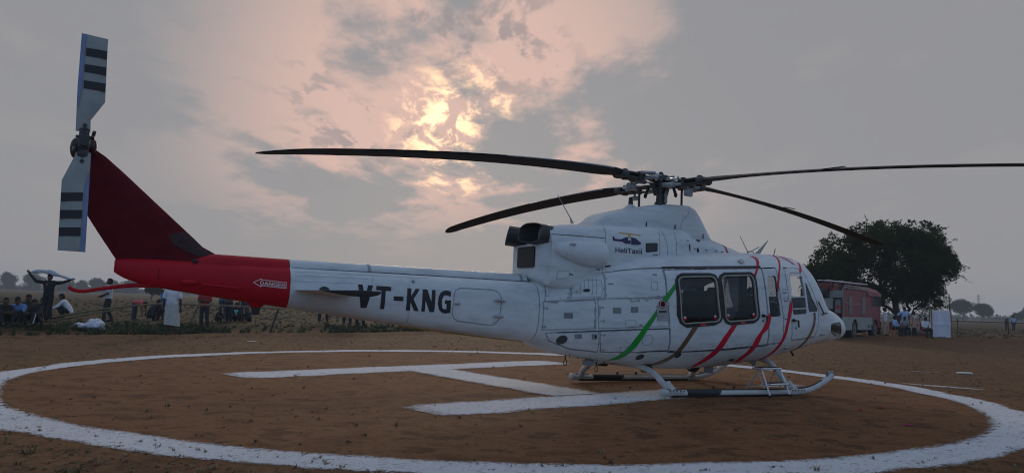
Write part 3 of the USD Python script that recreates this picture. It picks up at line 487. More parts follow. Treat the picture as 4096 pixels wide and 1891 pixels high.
hp('window_pane', glass_layer ^ prism(SW.buffer(0.006)), 'glass', d2)
crew_door -= prism(CW) + prism(QW)
d3 = hp('crew_door', crew_door, 'white_paint')
cw_low = CW.intersection(sbox(1.7, 1.0, 2.6, 1.625))
hp('window_pane', glass_layer ^ prism(cw_low.buffer(0.004)), 'glass', d3, 'lower sliding pane')
hp('window_pane', glass_layer ^ prism(QW.buffer(0.006)), 'glass', d3, 'triangular quarter pane')
bar = lambda z0, z1, dz: Polygon([(1.80, z0), (2.32, z1), (2.32, z1 + dz), (1.80, z0 + dz)]).intersection(CW.buffer(0.004))
for z0, z1, dz in ((1.61, 1.645, 0.018), (1.415, 1.445, 0.018), (1.975, 2.005, 0.016)):
    hp('window_bar', (body_solid(-0.004) - body_solid(0.03)) ^ prism(bar(z0, z1, dz)), 'white_paint', d3)
hp('sun_blind', (body_solid(0.012) - body_solid(0.02)) ^ prism(CW.intersection(sbox(1.7, 2.0, 2.6, 2.2))), 'pale_print', d3)
for w in (W1i, W2i, SW, QWp, CH):
    hp('far_window', glass_layer ^ prism(w.buffer(0.005), **port), 'glass', fus)
hp('far_window', glass_layer ^ prism(CWp.intersection(sbox(1.7, 1.0, 2.6, 1.64)).buffer(0.005), **port), 'glass', fus)
hp('chin_window', (body_solid(0.008) - body_solid(0.02)) ^ prism(CH.buffer(0.005)), 'chin_glass', fus)
hp('windscreen', glass_layer ^ prism(screen.buffer(0.006), 2.45, 3.3, 'x'), 'clear_glass', fus)
for sy in (-1, 1):
    hp('roof_window', (body_solid(-0.004) - body_solid(0.012)) ^ roof_prism(sy, 0.006), 'purple_glass', fus)
# --- inside of the cabin -----------------------------------------------------
inside = mani(loft(BODY, -0.9, 3.6, 0.1, 0.06, 64))
slab = lambda x0, x1, z0, z1: inside ^ Manifold.cube((x1 - x0, 3, z1 - z0)).translate((x0, -1.5, z0))
cabin = hp('cabin_floor', slab(-0.88, 3.5, 0.60, 0.72), 'cabin_grey', fus)
hp('bulkhead', slab(-0.88, -0.80, 0.60, 2.3), 'cabin_grey', fus)
hp('headlining', slab(-0.80, 2.0, 2.10, 2.135), 'cabin_lining', fus)
for px_, yy, nx in ((-0.62, 0.0, 1), (0.55, 0.02, -1)):
    for k in range(4):
        y = yy - 0.72 + k * 0.48
        st = cat(bx((0.44, 0.44, 0.10), (px_ + nx * 0.22, y, 1.05), bevel=0.04), bx((0.11, 0.44, 0.66), (px_, y, 1.34), bevel=0.05), bx((0.40, 0.38, 0.28), (px_ + nx * 0.22, y, 0.86), bevel=0.02))
        hp('cabin_seat', st, 'cabin_grey', fus)
for y in (-0.52, 0.52):
    st = cat(bx((0.50, 0.46, 0.12), (1.95, y, 1.06), bevel=0.04), rot(bx((0.12, 0.46, 0.58), (1.68, y, 1.36), bevel=0.05), -0.1, (0, 1, 0), (1.68, y, 1.1)), bx((0.10, 0.24, 0.13), (1.65, y, 1.72), bevel=0.04))
    hp('pilot_seat', st, 'cabin_grey', fus)
hp('instrument_panel', inside ^ mani(loft_rings([[(x, 0.78 * c, 0.9 + h * max(s_, 0)) for c, s_ in [(math.cos(t), abs(math.sin(t)) ** 0.5) for t in np.linspace(0, math.pi, 24)]] for x, h in ((2.42, 0.66), (2.6, 0.68), (2.85, 0.56), (3.0, 0.48))])), 'black_rubber', fus)
hp('console', bx((0.9, 0.28, 0.42), (2.2, 0, 0.92), bevel=0.02), 'cabin_grey', fus)
hp('cabin_post', cat(bx((0.10, 0.10, 1.45), (1.40, 0.55, 1.42)), bx((0.10, 0.10, 1.45), (1.40, -0.55, 1.42))), 'cabin_grey', fus)
hp('cabin_bag', ball(0.13, (0.30, 0.55, 1.62), 2, (0.8, 1.2, 0.9)), 'orange_bag', fus)
# --- surface things: paint stripes, lettering, plates laid on the skin -------------
def half_y(fn, x, z, off=0.004):
    """The starboard skin (y<0) at x, z, moved outwards by off along the local normal: -> points"""
    P = fn(x); zt, zb, w, zw, nt, nb = P.T
    up = z >= zw
    h = np.where(up, zt - zw, zw - zb); n = np.where(up, nt, nb)
    u = np.clip(np.abs(z - zw) / h, 0, 0.9995)
    y = w * (1 - u ** n) ** (1 / n)
    ny = n / w * (np.maximum(y, 1e-4) / w) ** (n - 1); nz = n / h * u ** (n - 1) * np.where(up, 1, -1)
    L = np.hypot(ny, nz) + 1e-9
    zz = np.where(up, np.minimum(z, zt), np.maximum(z, zb))
    return np.c_[x, -y - off * ny / L, zz + off * nz / L]
def drape(fn, poly, off=0.005, size=0.05):
    """A thin skin over the outline poly (x-z) that follows the surface fn, as a closed sheet."""
    out = []
    for g in getattr(poly, 'geoms', [poly]):
        if g.is_empty or g.area < 1e-6:
            continue
        v, f = trimesh.creation.triangulate_polygon(g, engine='earcut')
        v3, f = trimesh.remesh.subdivide_to_size(np.c_[v, np.zeros(len(v))], f, size, max_iter=12)
        t = trimesh.Trimesh(v3, f, process=True); v, f = np.array(t.vertices)[:, :2], np.array(t.faces)
        o = trimesh.Trimesh(half_y(fn, v[:, 0], v[:, 1], off), f, process=False)
        nrm = o.face_normals * o.area_faces[:, None]
        if nrm[:, 1].sum() > 0:
            o.invert()
        e = o.edges_sorted; key = np.unique(e, axis=0, return_counts=True)
        rim = set(map(tuple, key[0][key[1] == 1]))
        inner = half_y(fn, v[:, 0], v[:, 1], -0.004); n = len(v)
        side = []
        for a, b in o.edges:
            if (min(a, b), max(a, b)) in rim:
                side += [(b, a, a + n), (b, a + n, b + n)]
        out.append(trimesh.Trimesh(np.vstack([o.vertices, inner]), np.vstack([o.faces, np.array(side)]), process=False))
    return trimesh.util.concatenate(out)
def line(pts, w):
    return LineString(pts).buffer(w / 2, cap_style=2)
def stripe(a, b, mat, fn=BODY, ext=None, parent=None, clip=None, name=None):
    p = Polygon(list(a) + list(b)[::-1]).buffer(0)
    if clip is not None:
        p = p.difference(clip)
    hp(name or 'painted_stripe', drape(fn, p, 0.004, 0.04), mat, parent or fus, mat.replace('_stripe', '') + ' painted stripe')
WB = unary_union([W1, W2]).buffer(0.012)
stripe(FT['green_l'], FT['green_r'], 'green_stripe', clip=WB)
stripe(FT['brown_l'], FT['brown_r'], 'brown_stripe', clip=WB)
stripe(FT['red1_l'], FT['red1_r'], 'red_stripe', clip=WB)
stripe(FT['red2_l'], FT['red2_r'], 'red_stripe', clip=SW)
stripe([(1.885, 1.64), (1.815, 1.46), (1.785, 1.316), (1.735, 1.13), (1.722, 1.04), (1.70, 0.93), (1.672, 0.826), (1.647, 0.730), (1.640, 0.66), (1.655, 0.60), (1.70, 0.555)],
       [(1.935, 1.48), (1.89, 1.385), (1.846, 1.253), (1.805, 1.13), (1.790, 1.03), (1.770, 0.92), (1.750, 0.820), (1.730, 0.723), (1.731, 0.65), (1.755, 0.59), (1.80, 0.55)], 'red_stripe', clip=CW.buffer(0.012))
stripe([(2.50, 1.405), (2.513, 1.298), (2.505, 1.22), (2.460, 1.09), (2.420, 0.954), (2.40, 0.85), (2.39, 0.78), (2.40, 0.71)], [(2.56, 1.405), (2.575, 1.298), (2.560, 1.20), (2.525, 1.07), (2.495, 0.945), (2.48, 0.84), (2.485, 0.77), (2.50, 0.70)], 'brown_stripe', clip=QW.buffer(0.012))
stripe(FT['red4_l'], FT['red4_r'], 'red_stripe', clip=WB)
stripe([(1.90, 2.345), (1.85, 2.30), (1.767, 2.221), (1.723, 2.164), (1.622, 2.037), (1.562, 1.916), (1.535, 1.837), (1.53, 1.70)], [(1.945, 2.345), (1.90, 2.30), (1.827, 2.232), (1.763, 2.166), (1.659, 2.040), (1.605, 1.90), (1.575, 1.813), (1.55, 1.70)], 'red_stripe')
stripe([(2.36, 2.25), (2.30, 2.17), (2.20, 2.075)], [(2.42, 2.245), (2.345, 2.155), (2.25, 2.06)], 'red_stripe', clip=CW.buffer(0.01))
stripe([(2.02, 2.335), (2.10, 2.25), (2.14, 2.20)], [(2.09, 2.335), (2.16, 2.25), (2.20, 2.20)], 'red_stripe')
for k, wd in (('seam_low2', 0.014), ('seam_step', 0.012)):
    hp('panel_seam', drape(BODY, line(FT[k], wd), 0.002, 0.08), 'sealant', fus)
hp('door_track', drape(BODY, line([(-0.76, 1.962), (0.3, 2.035), (1.24, 2.10)], 0.024), 0.010, 0.08), 'black_rubber', fus)
hp('door_track', drape(BODY, line([(-0.60, 0.668), (0.495, 0.728), (1.40, 0.812)], 0.012), 0.006, 0.08), 'sealant', fus)
hp('rain_gutter', drape(BODY, line([(-1.45, 1.885), (-1.339, 1.905), (-1.074, 1.942), (-0.74, 1.972)], 0.014), 0.012, 0.08), 'white_paint', fus)
def disc(fn, c, r, mat, name, off=0.006, parent=None, label=None, k=1.0):
    hp(name, drape(fn, affinity.scale(Point(*c).buffer(r, 16), 1.0, k), off, 0.05), mat, parent or fus, label)
disc(BODY, (-2.216, 0.798), 0.068, 'black_metal', 'drain_cover')
for r0 in (0.085,):
    hp('filler_cap', drape(BODY, Point(-1.005, 0.846).buffer(r0, 24).difference(Point(-1.005, 0.846).buffer(r0 - 0.007, 24)), 0.004, 0.05), 'faint_seam', fus)
for k, m_ in (('plate1', 'placard'), ('plate2', 'placard'), ('badge_plate', 'grey_metal')):
    hp('plate', drape(BODY, Polygon(FT[k]), 0.008, 0.1), m_, fus)
hp('plate', drape(BODY, Polygon([(-1.80, 0.885), (-1.778, 0.89), (-1.765, 0.85), (-1.785, 0.845)]), 0.010, 0.1), 'black_print', fus)
hp('badge', drape(BODY, Point(-0.81, 1.398).buffer(0.062, 16), 0.012, 0.1), 'maroon_paint', fus, 'round dark red badge')
hp('badge_ring', drape(BODY, Point(-0.81, 1.398).buffer(0.052, 16).difference(Point(-0.81, 1.398).buffer(0.044, 16)), 0.015, 0.1), 'pale_print', fus)
hp('badge_text_strip', drape(BODY, Polygon(FT['badge_text']), 0.011, 0.1), 'black_print', fus)
for (x, z) in ((-0.986, 0.578), (-0.398, 0.628)):
    hp('drain_nozzle', drape(BODY, affinity.scale(Point(x, z).buffer(0.048, 16), 1.0, 0.85).difference(Point(x, z).buffer(0.014)), 0.012, 0.06), 'black_rubber', fus)
LT = FT['latches']
for i in range(0, 16, 2):
    disc(BODY, LT[i], 0.017, 'grey_paint', 'latch', 0.005)
    disc(BODY, LT[i + 1], 0.009, 'placard', 'latch_pin', 0.005)
for k in ('louv1', 'louv2', 'louv3'):
    q = np.array(FT[k])
    for j in range(6):
        t = (j + 0.5) / 6
        a, b = q[0] + (q[3] - q[0]) * t, q[1] + (q[2] - q[1]) * t
        hp('louvre', drape(BODY, line([a, b], 0.007), 0.005, 0.2), 'sealant', fus)
LL = FT['louvre_lines']
for i in range(0, 10, 2):
    hp('pressed_rib', drape(BODY, line([LL[i], LL[i + 1]], 0.007), 0.006, 0.2), 'faint_seam', fus)
hp('vent_slot', drape(BODY, Polygon(FT['louvre_slot']).buffer(0.004), 0.006, 0.1), 'black_rubber', fus)
for k in ('box_panel', 'box_panel2', 'box_panel3', 'louvre_panel'):
    p = rounded(FT[k], 0.012)
    hp('access_door', drape(BODY, p.difference(p.buffer(-0.006)), 0.003, 0.1), 'faint_seam', fus)
for (x0, z0, w_, h_) in ((-1.62, 1.66, 0.07, 0.018), (-0.93, 1.835, 0.065, 0.02), (-2.42, 1.345, 0.09, 0.018)):
    hp('plate', drape(BODY, sbox(x0, z0, x0 + w_, z0 + h_), 0.006, 0.1), 'placard', fus)
for (x, z) in FT['bolts_line'] + [(-2.45, 1.45), (-2.3, 1.42), (-2.2, 1.43), (-2.14, 1.5), (-2.13, 1.6), (-1.70, 1.5), (-1.69, 1.6), (-1.67, 1.7), (-0.745, 1.58), (-0.75, 1.72), (-0.755, 1.86), (-2.0, 1.42), (-1.85, 1.425)]:
    disc(BODY, (x, z), 0.007, 'placard', 'rivet', 0.004)
hp('light_fairing', ball(0.055, tuple(half_y(BODY, np.array([0.875]), np.array([2.165]), 0.0)[0]), 2, (1.1, 0.6, 0.6)) if False else drape(BODY, Polygon(FT['teardrop']).buffer(0.012), 0.022, 0.05), 'grey_metal', fus)
for c in ((0.065, -1.262), ):
    pass
for k, xz in (('redtag1', None), ('redtag2', None)):
    hp('warning_tag', drape(BODY, Polygon(FT[k]), 0.018, 0.1), 'red_plastic', d1)
for i, (x, z) in enumerate(FT['stick']):
    s_ = affinity.rotate(sbox(x - 0.026, z - 0.030, x + 0.026, z + 0.030), 30 if i % 2 == 0 else -20)
    hp('pull_tab', drape(BODY, s_, -0.006, 0.1), 'red_stripe', d1)
    hp('pull_tab', drape(BODY, affinity.translate(affinity.scale(s_, 0.9, 0.45), 0, 0.018), -0.004, 0.1), 'pale_print', d1)
def handle(x, z, L, parent, down=0.0):
    p = half_y(BODY, np.array([x, x + L]), np.array([z, z - 0.004]), 0.035)
    hp('handle', cat(tube(np.vstack([p, p[1] + [0.01, 0, -0.09 - down]]), 0.014, 8), ball(0.03, p[0] + [0, 0.02, 0], 1)), 'black_rubber', parent)
handle(1.190, 1.295, 0.055, d1); handle(1.925, 1.240, 0.105, d3, 0.02)
for (x, z) in ((1.18, 1.20), (1.99, 1.10)):
    hp('plate', drape(BODY, sbox(x, z, x + 0.035, z + 0.025), 0.005, 0.1), 'black_print', fus)
for (x0, z0) in ((1.655, 1.75), (1.685, 1.615), (1.70, 1.32)):
    p = Polygon([(x0, z0), (x0 + 0.085, z0 + 0.008), (x0 + 0.09, z0 - 0.07 + 0.008), (x0 + 0.005, z0 - 0.07)])
    hp('kick_in_step', drape(BODY, p.difference(p.buffer(-0.005)), 0.004, 0.1), 'faint_seam', fus)
    hp('kick_in_step', drape(BODY, line([(x0 + 0.01, z0 - 0.065), (x0 + 0.08, z0 - 0.058)], 0.010), 0.006, 0.1), 'black_rubber', fus)
pw = half_y(BODY, np.array([2.62, 2.79, 2.74, 2.90]), np.array([1.575, 1.385, 1.36, 1.39]), 0.03)
hp('wiper', cat(tube(pw[:2], 0.011, 6), tube(np.vstack([pw[2], pw[1], pw[3]]), 0.013, 6)), 'black_metal', fus)
lamp = half_y(BODY, np.array([1.955]), np.array([0.775]), 0.0)[0]
hp('belly_lamp', ball(0.045, lamp, 2, (1.3, 0.7, 0.7)), 'grey_metal', fus)
hp('static_port', ball(0.05, half_y(BODY, np.array([0.79]), np.array([0.56]), 0.0)[0], 2, (1.2, 0.6, 0.6)), 'black_rubber', fus)
hp('nose_vent', bx((0.10, 0.05, 0.035), half_y(BODY, np.array([2.86]), np.array([1.02]), 0.01)[0], bevel=0.01), 'grey_paint', fus)
# --- engine cowling ------------------------------------------------------------
cowl = mani(loft_rings([ring(COWL, x, 0, 96) for x in np.linspace(-2.48, 0.2, 60)]))
s1 = FT['cowl_seam1']; s4 = [(-0.452, 2.72), (-0.50, 2.585), (-0.560, 2.38), (-0.556, 1.4)]; s3 = [(-0.387, 2.72), (-0.44, 2.595), (-0.43, 2.478), (-0.398, 2.355), (-0.386, 1.4)]; s5 = [(-0.10, 2.72), (-0.19, 2.538), (-0.205, 2.28), (-0.184, 1.4)]
s1 = [(-1.42, 2.75)] + [(x, z) for x, z in s1] + [(-1.66, 1.4)]
regions = [('aft_cowl', Polygon([(-3, 2.379)] + [(-1.574, 2.379)] + [p for p in s1[::-1] if p[1] > 2.38] + [(-3, 2.8)])), ('aft_cowl', Polygon([(-3, 2.379), (-1.574, 2.379)] + [p for p in s1 if p[1] < 2.37] + [(-3, 1.4)])), ('middle_cowl', Polygon(s1 + s4[::-1])), ('cowl_band', Polygon(s4 + s3[::-1])), ('front_cowl', Polygon(s3 + s5[::-1])), ('front_cowl', Polygon(s5 + [(0.3, 1.4), (0.3, 2.8)]))]
cowls = []
for nm, pl in regions:
    pc = cowl ^ prism(pl.buffer(0).buffer(-0.006), -1.2, 1.2)
    cowls.append(hp(nm, pc, 'white_paint'))
cw = cowls[2]
hp('nose_cowl', loft(NOSECOWL, 0.215, 1.85, 0.05, 0, 64), 'white_paint')
# oil cooler housing under the exhausts with its black grille
R = []
for x, w_, zt, zb in ((-2.60, 0.40, 2.23, 1.74), (-2.585, 0.415, 2.235, 1.70), (-2.50, 0.52, 2.25, 1.62), (-2.43, 0.60, 2.26, 1.60)):
    c = sbox(-w_, zb, w_, zt).buffer(-0.02).buffer(0.02, 3)
    e = np.array(c.exterior.coords)[:-1]
    R.append(np.c_[np.full(len(e), x), e])
ck = hp('cooler_housing', loft_rings(R), 'white_paint')
gp = sbox(-0.32, 1.875, 0.22, 2.20).buffer(-0.04).buffer(0.04, 4)
g3 = lambda p, x0, x1: tm(prism(p, x0, x1, 'x'))
hp('intake_frame', g3(gp, -2.622, -2.59), 'black_rubber', ck)
for k in range(9):
    z = 1.905 + k * 0.033
    hp('grille_slat', bx((0.012, 0.46, 0.006), (-2.626, -0.05, z)), 'black_metal', ck)
# bulge on the flank of the cowl
bp = PchipInterpolator([-2.47, -2.42, -2.3, -2.15, -1.95, -1.75, -1.62, -1.60], np.array([(0.0, 2.16, 0.02), (0.05, 2.165, 0.075), (0.10, 2.155, 0.135), (0.13, 2.14, 0.17), (0.15, 2.12, 0.20), (0.16, 2.115, 0.205), (0.155, 2.11, 0.20), (0.02, 2.11, 0.15)]), axis=0)
R = []
for x in np.linspace(-2.47, -1.60, 36):
    d_, zc, hz = bp(x); yb = COWL(x)[2] - 0.05
    t = np.linspace(0, 2 * np.pi, 28, endpoint=False)
    R.append(np.c_[np.full(28, x), -yb - np.where(np.cos(t) > 0, (d_ + 0.05) * np.cos(t) ** 0.9 if False else (d_ + 0.05) * np.maximum(np.cos(t), 0) ** 0.8, 0.0), zc + hz * np.sin(t)])
hp('cowl_bulge', loft_rings(R), 'white_paint', cowls[1], smooth=50)
# exhaust stacks
for sy in (-1, 1):
    t = np.linspace(0, 2 * np.pi, 32, endpoint=False)
    def stack(ro, grow=0.0):
        rr = []
        for u in np.linspace(0, 1, 9):
            rz, ry = 0.158 + ro, 0.185 + ro; sg = np.sign(np.cos(t)) * np.abs(np.cos(t)) ** 0.72; sz = np.sign(np.sin(t)) * np.abs(np.sin(t)) ** 0.72
            z0 = 2.365 + 0.025 * u
            xe = -2.735 + 0.10 * sg * sy + 0.035 * sz
            x = -2.36 * (1 - u) + xe * u
            rr.append(np.c_[x, sy * (0.34 + 0.03 * u) + ry * sg, z0 + rz * sz])
        return np.array(rr)
    ro, ri = stack(0.0), stack(-0.014)
    rings_ = np.concatenate([ro, ri[::-1]]); n = 32; m_ = len(rings_)
    i, j = np.meshgrid(np.arange(m_ - 1), np.arange(n), indexing='ij')
    a, b, c, d = i * n + j, i * n + (j + 1) % n, (i + 1) * n + (j + 1) % n, (i + 1) * n + j
    f = np.vstack([np.stack([a, b, c], -1).reshape(-1, 3), np.stack([a, c, d], -1).reshape(-1, 3)])
    hp('exhaust_stack', trimesh.Trimesh(rings_.reshape(-1, 3), f, process=False), 'black_metal', smooth=40)
    hp('exhaust_lip', tube([(-2.47, sy * 0.34 + 0.205 * math.cos(q), 2.365 + 0.168 * math.sin(q)) for q in np.linspace(0, 2 * np.pi, 33)], 0.012, 6), 'white_paint')
# windows, lettering and small plates on the cowl
iw = rounded(FT['intake_win'], 0.02)
hp('vent_screen', drape(COWL, iw, 0.004, 0.1), 'black_rubber', cw)
hp('vent_screen', drape(COWL, iw.buffer(-0.012), 0.008, 0.1), 'black_metal', cw)
for k, m_ in (('logo_tail', 'navy_print'), ('logo_mid', 'navy_print'), ('logo_front', 'navy_print'), ('logo_mast', 'yellow_print'), ('logo_blade', 'yellow_print')):
    hp('helicopter_emblem', drape(COWL, Polygon(FT[k]).buffer(0.002), 0.005, 0.1), m_, cw)
def lettering(text, fn, p0, p1, height, mat, name, parent, bold=True, shear=0.0, off=0.006, stretch=None):
    """Raised lettering along the line p0 -> p1 on the starboard skin; its length is fitted to the line."""
    t = meshkit.text_mesh(text, height, 0.004, bold)
    v = np.array(t.vertices); v[:, 0] -= v[:, 0].min()
    d = np.array(p1, float) - np.array(p0, float); L = np.linalg.norm(d); d /= L
    v[:, 0] *= L / v[:, 0].max()
    up = np.array([-d[1] + shear, d[0]])
    q = np.array(p0) + v[:, :1] * d + v[:, 1:2] * up
    y = half_y(fn, q[:, 0], q[:, 1], 0.0)
    y[:, 1] -= 0.001 + (v[:, 2] > 0.002) * off
    t = trimesh.Trimesh(y, t.faces, process=False)
    hp(name, t, mat, parent, smooth=False)
lettering('HeliTaxii', COWL, (-1.400, 2.172), (-0.905, 2.180), 0.076, 'navy_print', 'lettering', cw, bold=False)
for k in ('plac1', 'plac2', 'plac3', 'plac4'):
    q = np.array(FT[k])
    hp('plate', drape(COWL, Polygon(q), 0.006, 0.1), 'black_print' if k != 'plac2' else 'placard', cw if k != 'plac3' else cowls[1])
cd = Polygon([(-2.40, 1.70), (-2.39, 1.80), (-2.36, 1.835), (-2.22, 1.838), (-2.19, 1.815), (-2.195, 1.74), (-2.24, 1.72)])
hp('access_door', drape(COWL, cd.difference(cd.buffer(-0.006)), 0.004, 0.1), 'faint_seam', cowls[1])
for (x, z) in ((-2.30, 2.372), (-2.18, 2.372), (-1.98, 2.371), (-1.78, 2.374), (-1.66, 2.376), (-1.62, 2.25), (-1.63, 2.0), (-1.55, 2.52)):
    disc(COWL, (x, z), 0.008, 'placard', 'rivet', 0.004, cowls[1])
for (x, z) in ((-0.07, 2.47), (-0.185, 2.40), (-0.20, 2.30), (-0.19, 2.22), (-0.10, 2.60)):
    disc(COWL, (x, z), 0.007, 'placard', 'rivet', 0.004, cowls[4])
for (x, z) in ((-2.20, 2.215), (-2.245, 2.222)):
    disc(COWL, (x, z), 0.016 if x > -2.22 else 0.009, 'grey_paint', 'latch', 0.15, cowls[1])
disc(NOSECOWL, (0.49, 2.555), 0.055, 'black_metal', 'air_scoop', 0.006, k=1.25)
disc(NOSECOWL, (0.42, 2.345), 0.026, 'black_rubber', 'vent_hole', 0.006, k=1.4)
hp('vent_slot', drape(COWL, sbox(0.085, 2.30, 0.11, 2.41), 0.006, 0.1), 'black_rubber', cowls[5])
hp('plate', drape(COWL, sbox(0.04, 2.46, 0.10, 2.475), 0.006, 0.1), 'placard', cowls[5])
stripe([(1.17, 2.54), (1.165, 2.47), (1.15, 2.40), (1.14, 2.25)], [(1.21, 2.53), (1.21, 2.47), (1.20, 2.40), (1.19, 2.25)], 'red_stripe', NOSECOWL)
for x in (0.34, 0.62, 0.86, 1.02, 1.22, 1.40, 1.56):
    p = half_y(NOSECOWL, np.array([x]), np.array([2.36 if x < 1.5 else 2.37]), 0.004)[0]
    hp('cowl_latch', bx((0.06, 0.014, 0.014), p, bevel=0.003), 'placard')
# mast fairing with its rotating beacon
fa = mani(loft_rings([ring(FAIR, x, 0, 72) for x in sorted(set(np.round(np.r_[np.linspace(-1.72, 1.0, 40), FAIR.t[:, 0]], 3)))]))
fs = Polygon([(0.40, 3.3), (0.385, 3.12), (0.25, 2.92), (0.15, 2.838), (0.10, 2.70), (0.10, 2.2), (2, 2.2), (2, 3.3)])
mf = hp('mast_fairing', fa - prism(fs.buffer(0.004), -1, 1), 'white_paint')
hp('fairing_nose', fa ^ prism(fs.buffer(-0.004), -1, 1), 'white_paint')
for x in (-0.60, -0.02, 0.62):
    hp('fairing_latch', bx((0.022, 0.012, 0.075), half_y(FAIR, np.array([x]), np.array([2.70 if x < 0.3 else 2.60]), 0.006)[0], bevel=0.004), 'black_metal', mf)
hp('beacon', cat(tube([(-0.62, 0, 3.06), (-0.62, 0, 3.075), (-0.62, 0, 3.17), (-0.62, 0, 3.185)], [0.040, 0.042, 0.032, 0.026], 16)), 'black_rubber', mf)
hp('beacon_base', cyl(0.14, (-0.62, 0, 2.98), (-0.62, 0, 3.062), 20, 0.045), 'white_paint', mf)
# --- tail boom ---------------------------------------------------------------
bo = mani(loft(BOOM, -6.25, -2.572, 0.08, 0, 80)); bo_in = mani(loft(BOOM, -6.3, -2.5, 0.08, 0.022, 80))
bag = rounded(FT['cowl_door2'], 0.05)
bo, bag_door = split(bo, bo - bo_in, bag, 0.014)
boom = hp('tail_boom', bo, 'white_paint')
bd = hp('baggage_door', bag_door, 'white_paint', boom)
for i in range(0, 6, 2):
    a, b = FT['hinges'][i], FT['hinges'][i + 1]
    p = half_y(BOOM, np.array([a[0], b[0]]), np.array([a[1], b[1]]), 0.018)
    hp('door_hinge' if i < 4 else 'door_latch', tube(smooth_curve([p[0], p.mean(0) + [0, -0.012, 0], p[1]], 7), [0.006, 0.014, 0.019, 0.020, 0.018, 0.014, 0.008], 8), 'grey_metal', boom)
tailr = hp('tail_section', loft(BOOM, -8.36, -6.254, 0.06, 0, 80), 'red_paint')
hp('driveshaft_cover', loft(COVER, -6.245, -2.62, 0.2, 0, 40), 'white_paint', boom)
hp('driveshaft_cover', loft(COVER, -7.55, -6.255, 0.1, 0, 40), 'red_paint', tailr)
hp('cover_joint', loft(COVER, -5.16, -5.12, 0.04, -0.006, 40), 'grey_paint', boom)
hp('cover_joint', loft(COVER, -2.74, -2.70, 0.04, -0.006, 40), 'grey_paint', boom)
hp('cover_seam', drape(BOOM, line([(-6.24, 1.651), (-4.5, 1.655), (-2.6, 1.655)], 0.010), 0.004, 0.2), 'sealant', boom)
for k in ('boom_v', 'boom_t', 'boom_dash', 'boom_k', 'boom_n', 'boom_g'):
    hp('registration_letter', drape(BOOM, Polygon(FT[k]).buffer(0.003), 0.004, 0.06), 'black_print', boom)
c0 = FT['boom_ring'][0]
hp('antenna_ring', drape(BOOM, Point(*c0).buffer(0.02).difference(Point(*c0).buffer(0.013)), 0.005, 0.1), 'black_print', boom)
for k in ('boom_seam', 'boom_seam2'):
    hp('skin_lap', drape(BOOM, line(FT[k], 0.006), 0.003, 0.1), 'faint_seam', boom)
for z0, x0, x1 in ((1.60, -6.2, -4.3), (1.545, -6.2, -5.2), (1.47, -6.2, -5.4)):
    hp('rivet_row', drape(BOOM, line([(x0, z0), (x1, z0 + 0.01)], 0.004), 0.002, 0.2), 'faint_seam', boom)
hp('stringer', tube([(x, -0.02, float(BOOM(x)[1]) - 0.006) for x in np.linspace(-4.6, -2.6, 12)], 0.010, 6), 'yellow_print', boom)
ar = Polygon(FT['danger_arrow']).buffer(0)
ar = Polygon([(-6.725, 1.427), (-6.625, 1.480), (-6.625, 1.466), (-6.305, 1.446), (-6.305, 1.368), (-6.625, 1.388), (-6.625, 1.372)])
hp('warning_arrow', drape(BOOM, ar.buffer(0.003).difference(ar.buffer(-0.006)), 0.005, 0.06), 'pale_print', tailr)
lettering('DANGER', BOOM, (-6.640, 1.400), (-6.322, 1.381), 0.046, 'pale_print', 'lettering', tailr)
pa = half_y(BOOM, np.array([-7.60, -7.56, -7.46, -7.42]), np.array([1.392, 1.393, 1.395, 1.396]), 0.03)
hp('tail_light', tube(pa, [0.018, 0.034, 0.030, 0.010], 12), 'red_paint', tailr)
pa = half_y(BOOM, np.array([-7.35, -6.885]), np.array([1.380, 1.349]), 0.055)
hp('side_antenna', cat(tube(np.vstack([half_y(BOOM, np.array([-7.34]), np.array([1.378]), 0.0), pa, half_y(BOOM, np.array([-6.88]), np.array([1.349]), 0.0)]), 0.013, 8)), 'red_paint', tailr)
hp('belly_light', cat(tube([(-6.63, 0, 1.18), (-6.63, 0, 1.13), (-6.63, 0, 1.10)], [0.14, 0.10, 0.06], 16)), 'red_paint', tailr)
hp('belly_light_lens', tube([(-6.63, 0, 1.12), (-6.63, 0, 1.03), (-6.63, 0, 1.005)], [0.062, 0.052, 0.046], 14), 'black_metal', tailr)
hp('tail_seam', drape(BOOM, line([(-7.862, 1.63), (-7.855, 1.33)], 0.007), 0.003, 0.1), 'maroon_paint', tailr)
ts = hp('tail_skid', tube(smooth_curve([(-7.80, -0.02, 1.33), (-8.06, -0.03, 1.322), (-8.5, -0.03, 1.255), (-8.70, -0.03, 1.215), (-8.76, -0.03, 1.222), (-8.835, -0.03, 1.262)], 18), [0.03] * 5 + [0.026] * 6 + [0.023] * 7, 10), 'red_paint')
# fin: swept, with an aerofoil section
fz = np.array([1.55, 1.66, 1.75, 1.85, 1.95, 2.15, 2.43, 2.70, 2.88, 2.95, 2.985])
le = np.interp(fz, [1.5, 1.72, 1.78, 1.85, 1.95, 2.43, 2.80, 2.93, 2.99], [-6.98, -7.10, -7.20, -7.35, -7.46, -8.02, -8.45, -8.62, -8.76])
te = np.interp(fz, [1.5, 1.67, 2.01, 2.13, 2.30, 2.9, 2.99], [-8.26, -8.38, -8.62, -8.70, -8.80, -8.92, -8.90])
R = []
for z, a, b in zip(fz, le, te):
    u = np.concatenate([(1 - np.cos(np.linspace(0, np.pi, 18))) / 2])
    th = 0.085 * np.sqrt(np.clip(a - b, 0.05, 1.2)) * (1.6 * np.sqrt(u) - 0.6 * u - u ** 2) + 0.008 * u
    up_ = np.c_[a + (b - a) * u, th]; dn = np.c_[a + (b - a) * u, -th][::-1]
    o = np.vstack([up_, dn[1:-1]])
    R.append(np.c_[o[:, 0], o[:, 1], np.full(len(o), z)])
fin = hp('fin', loft_rings(R), 'maroon_paint')
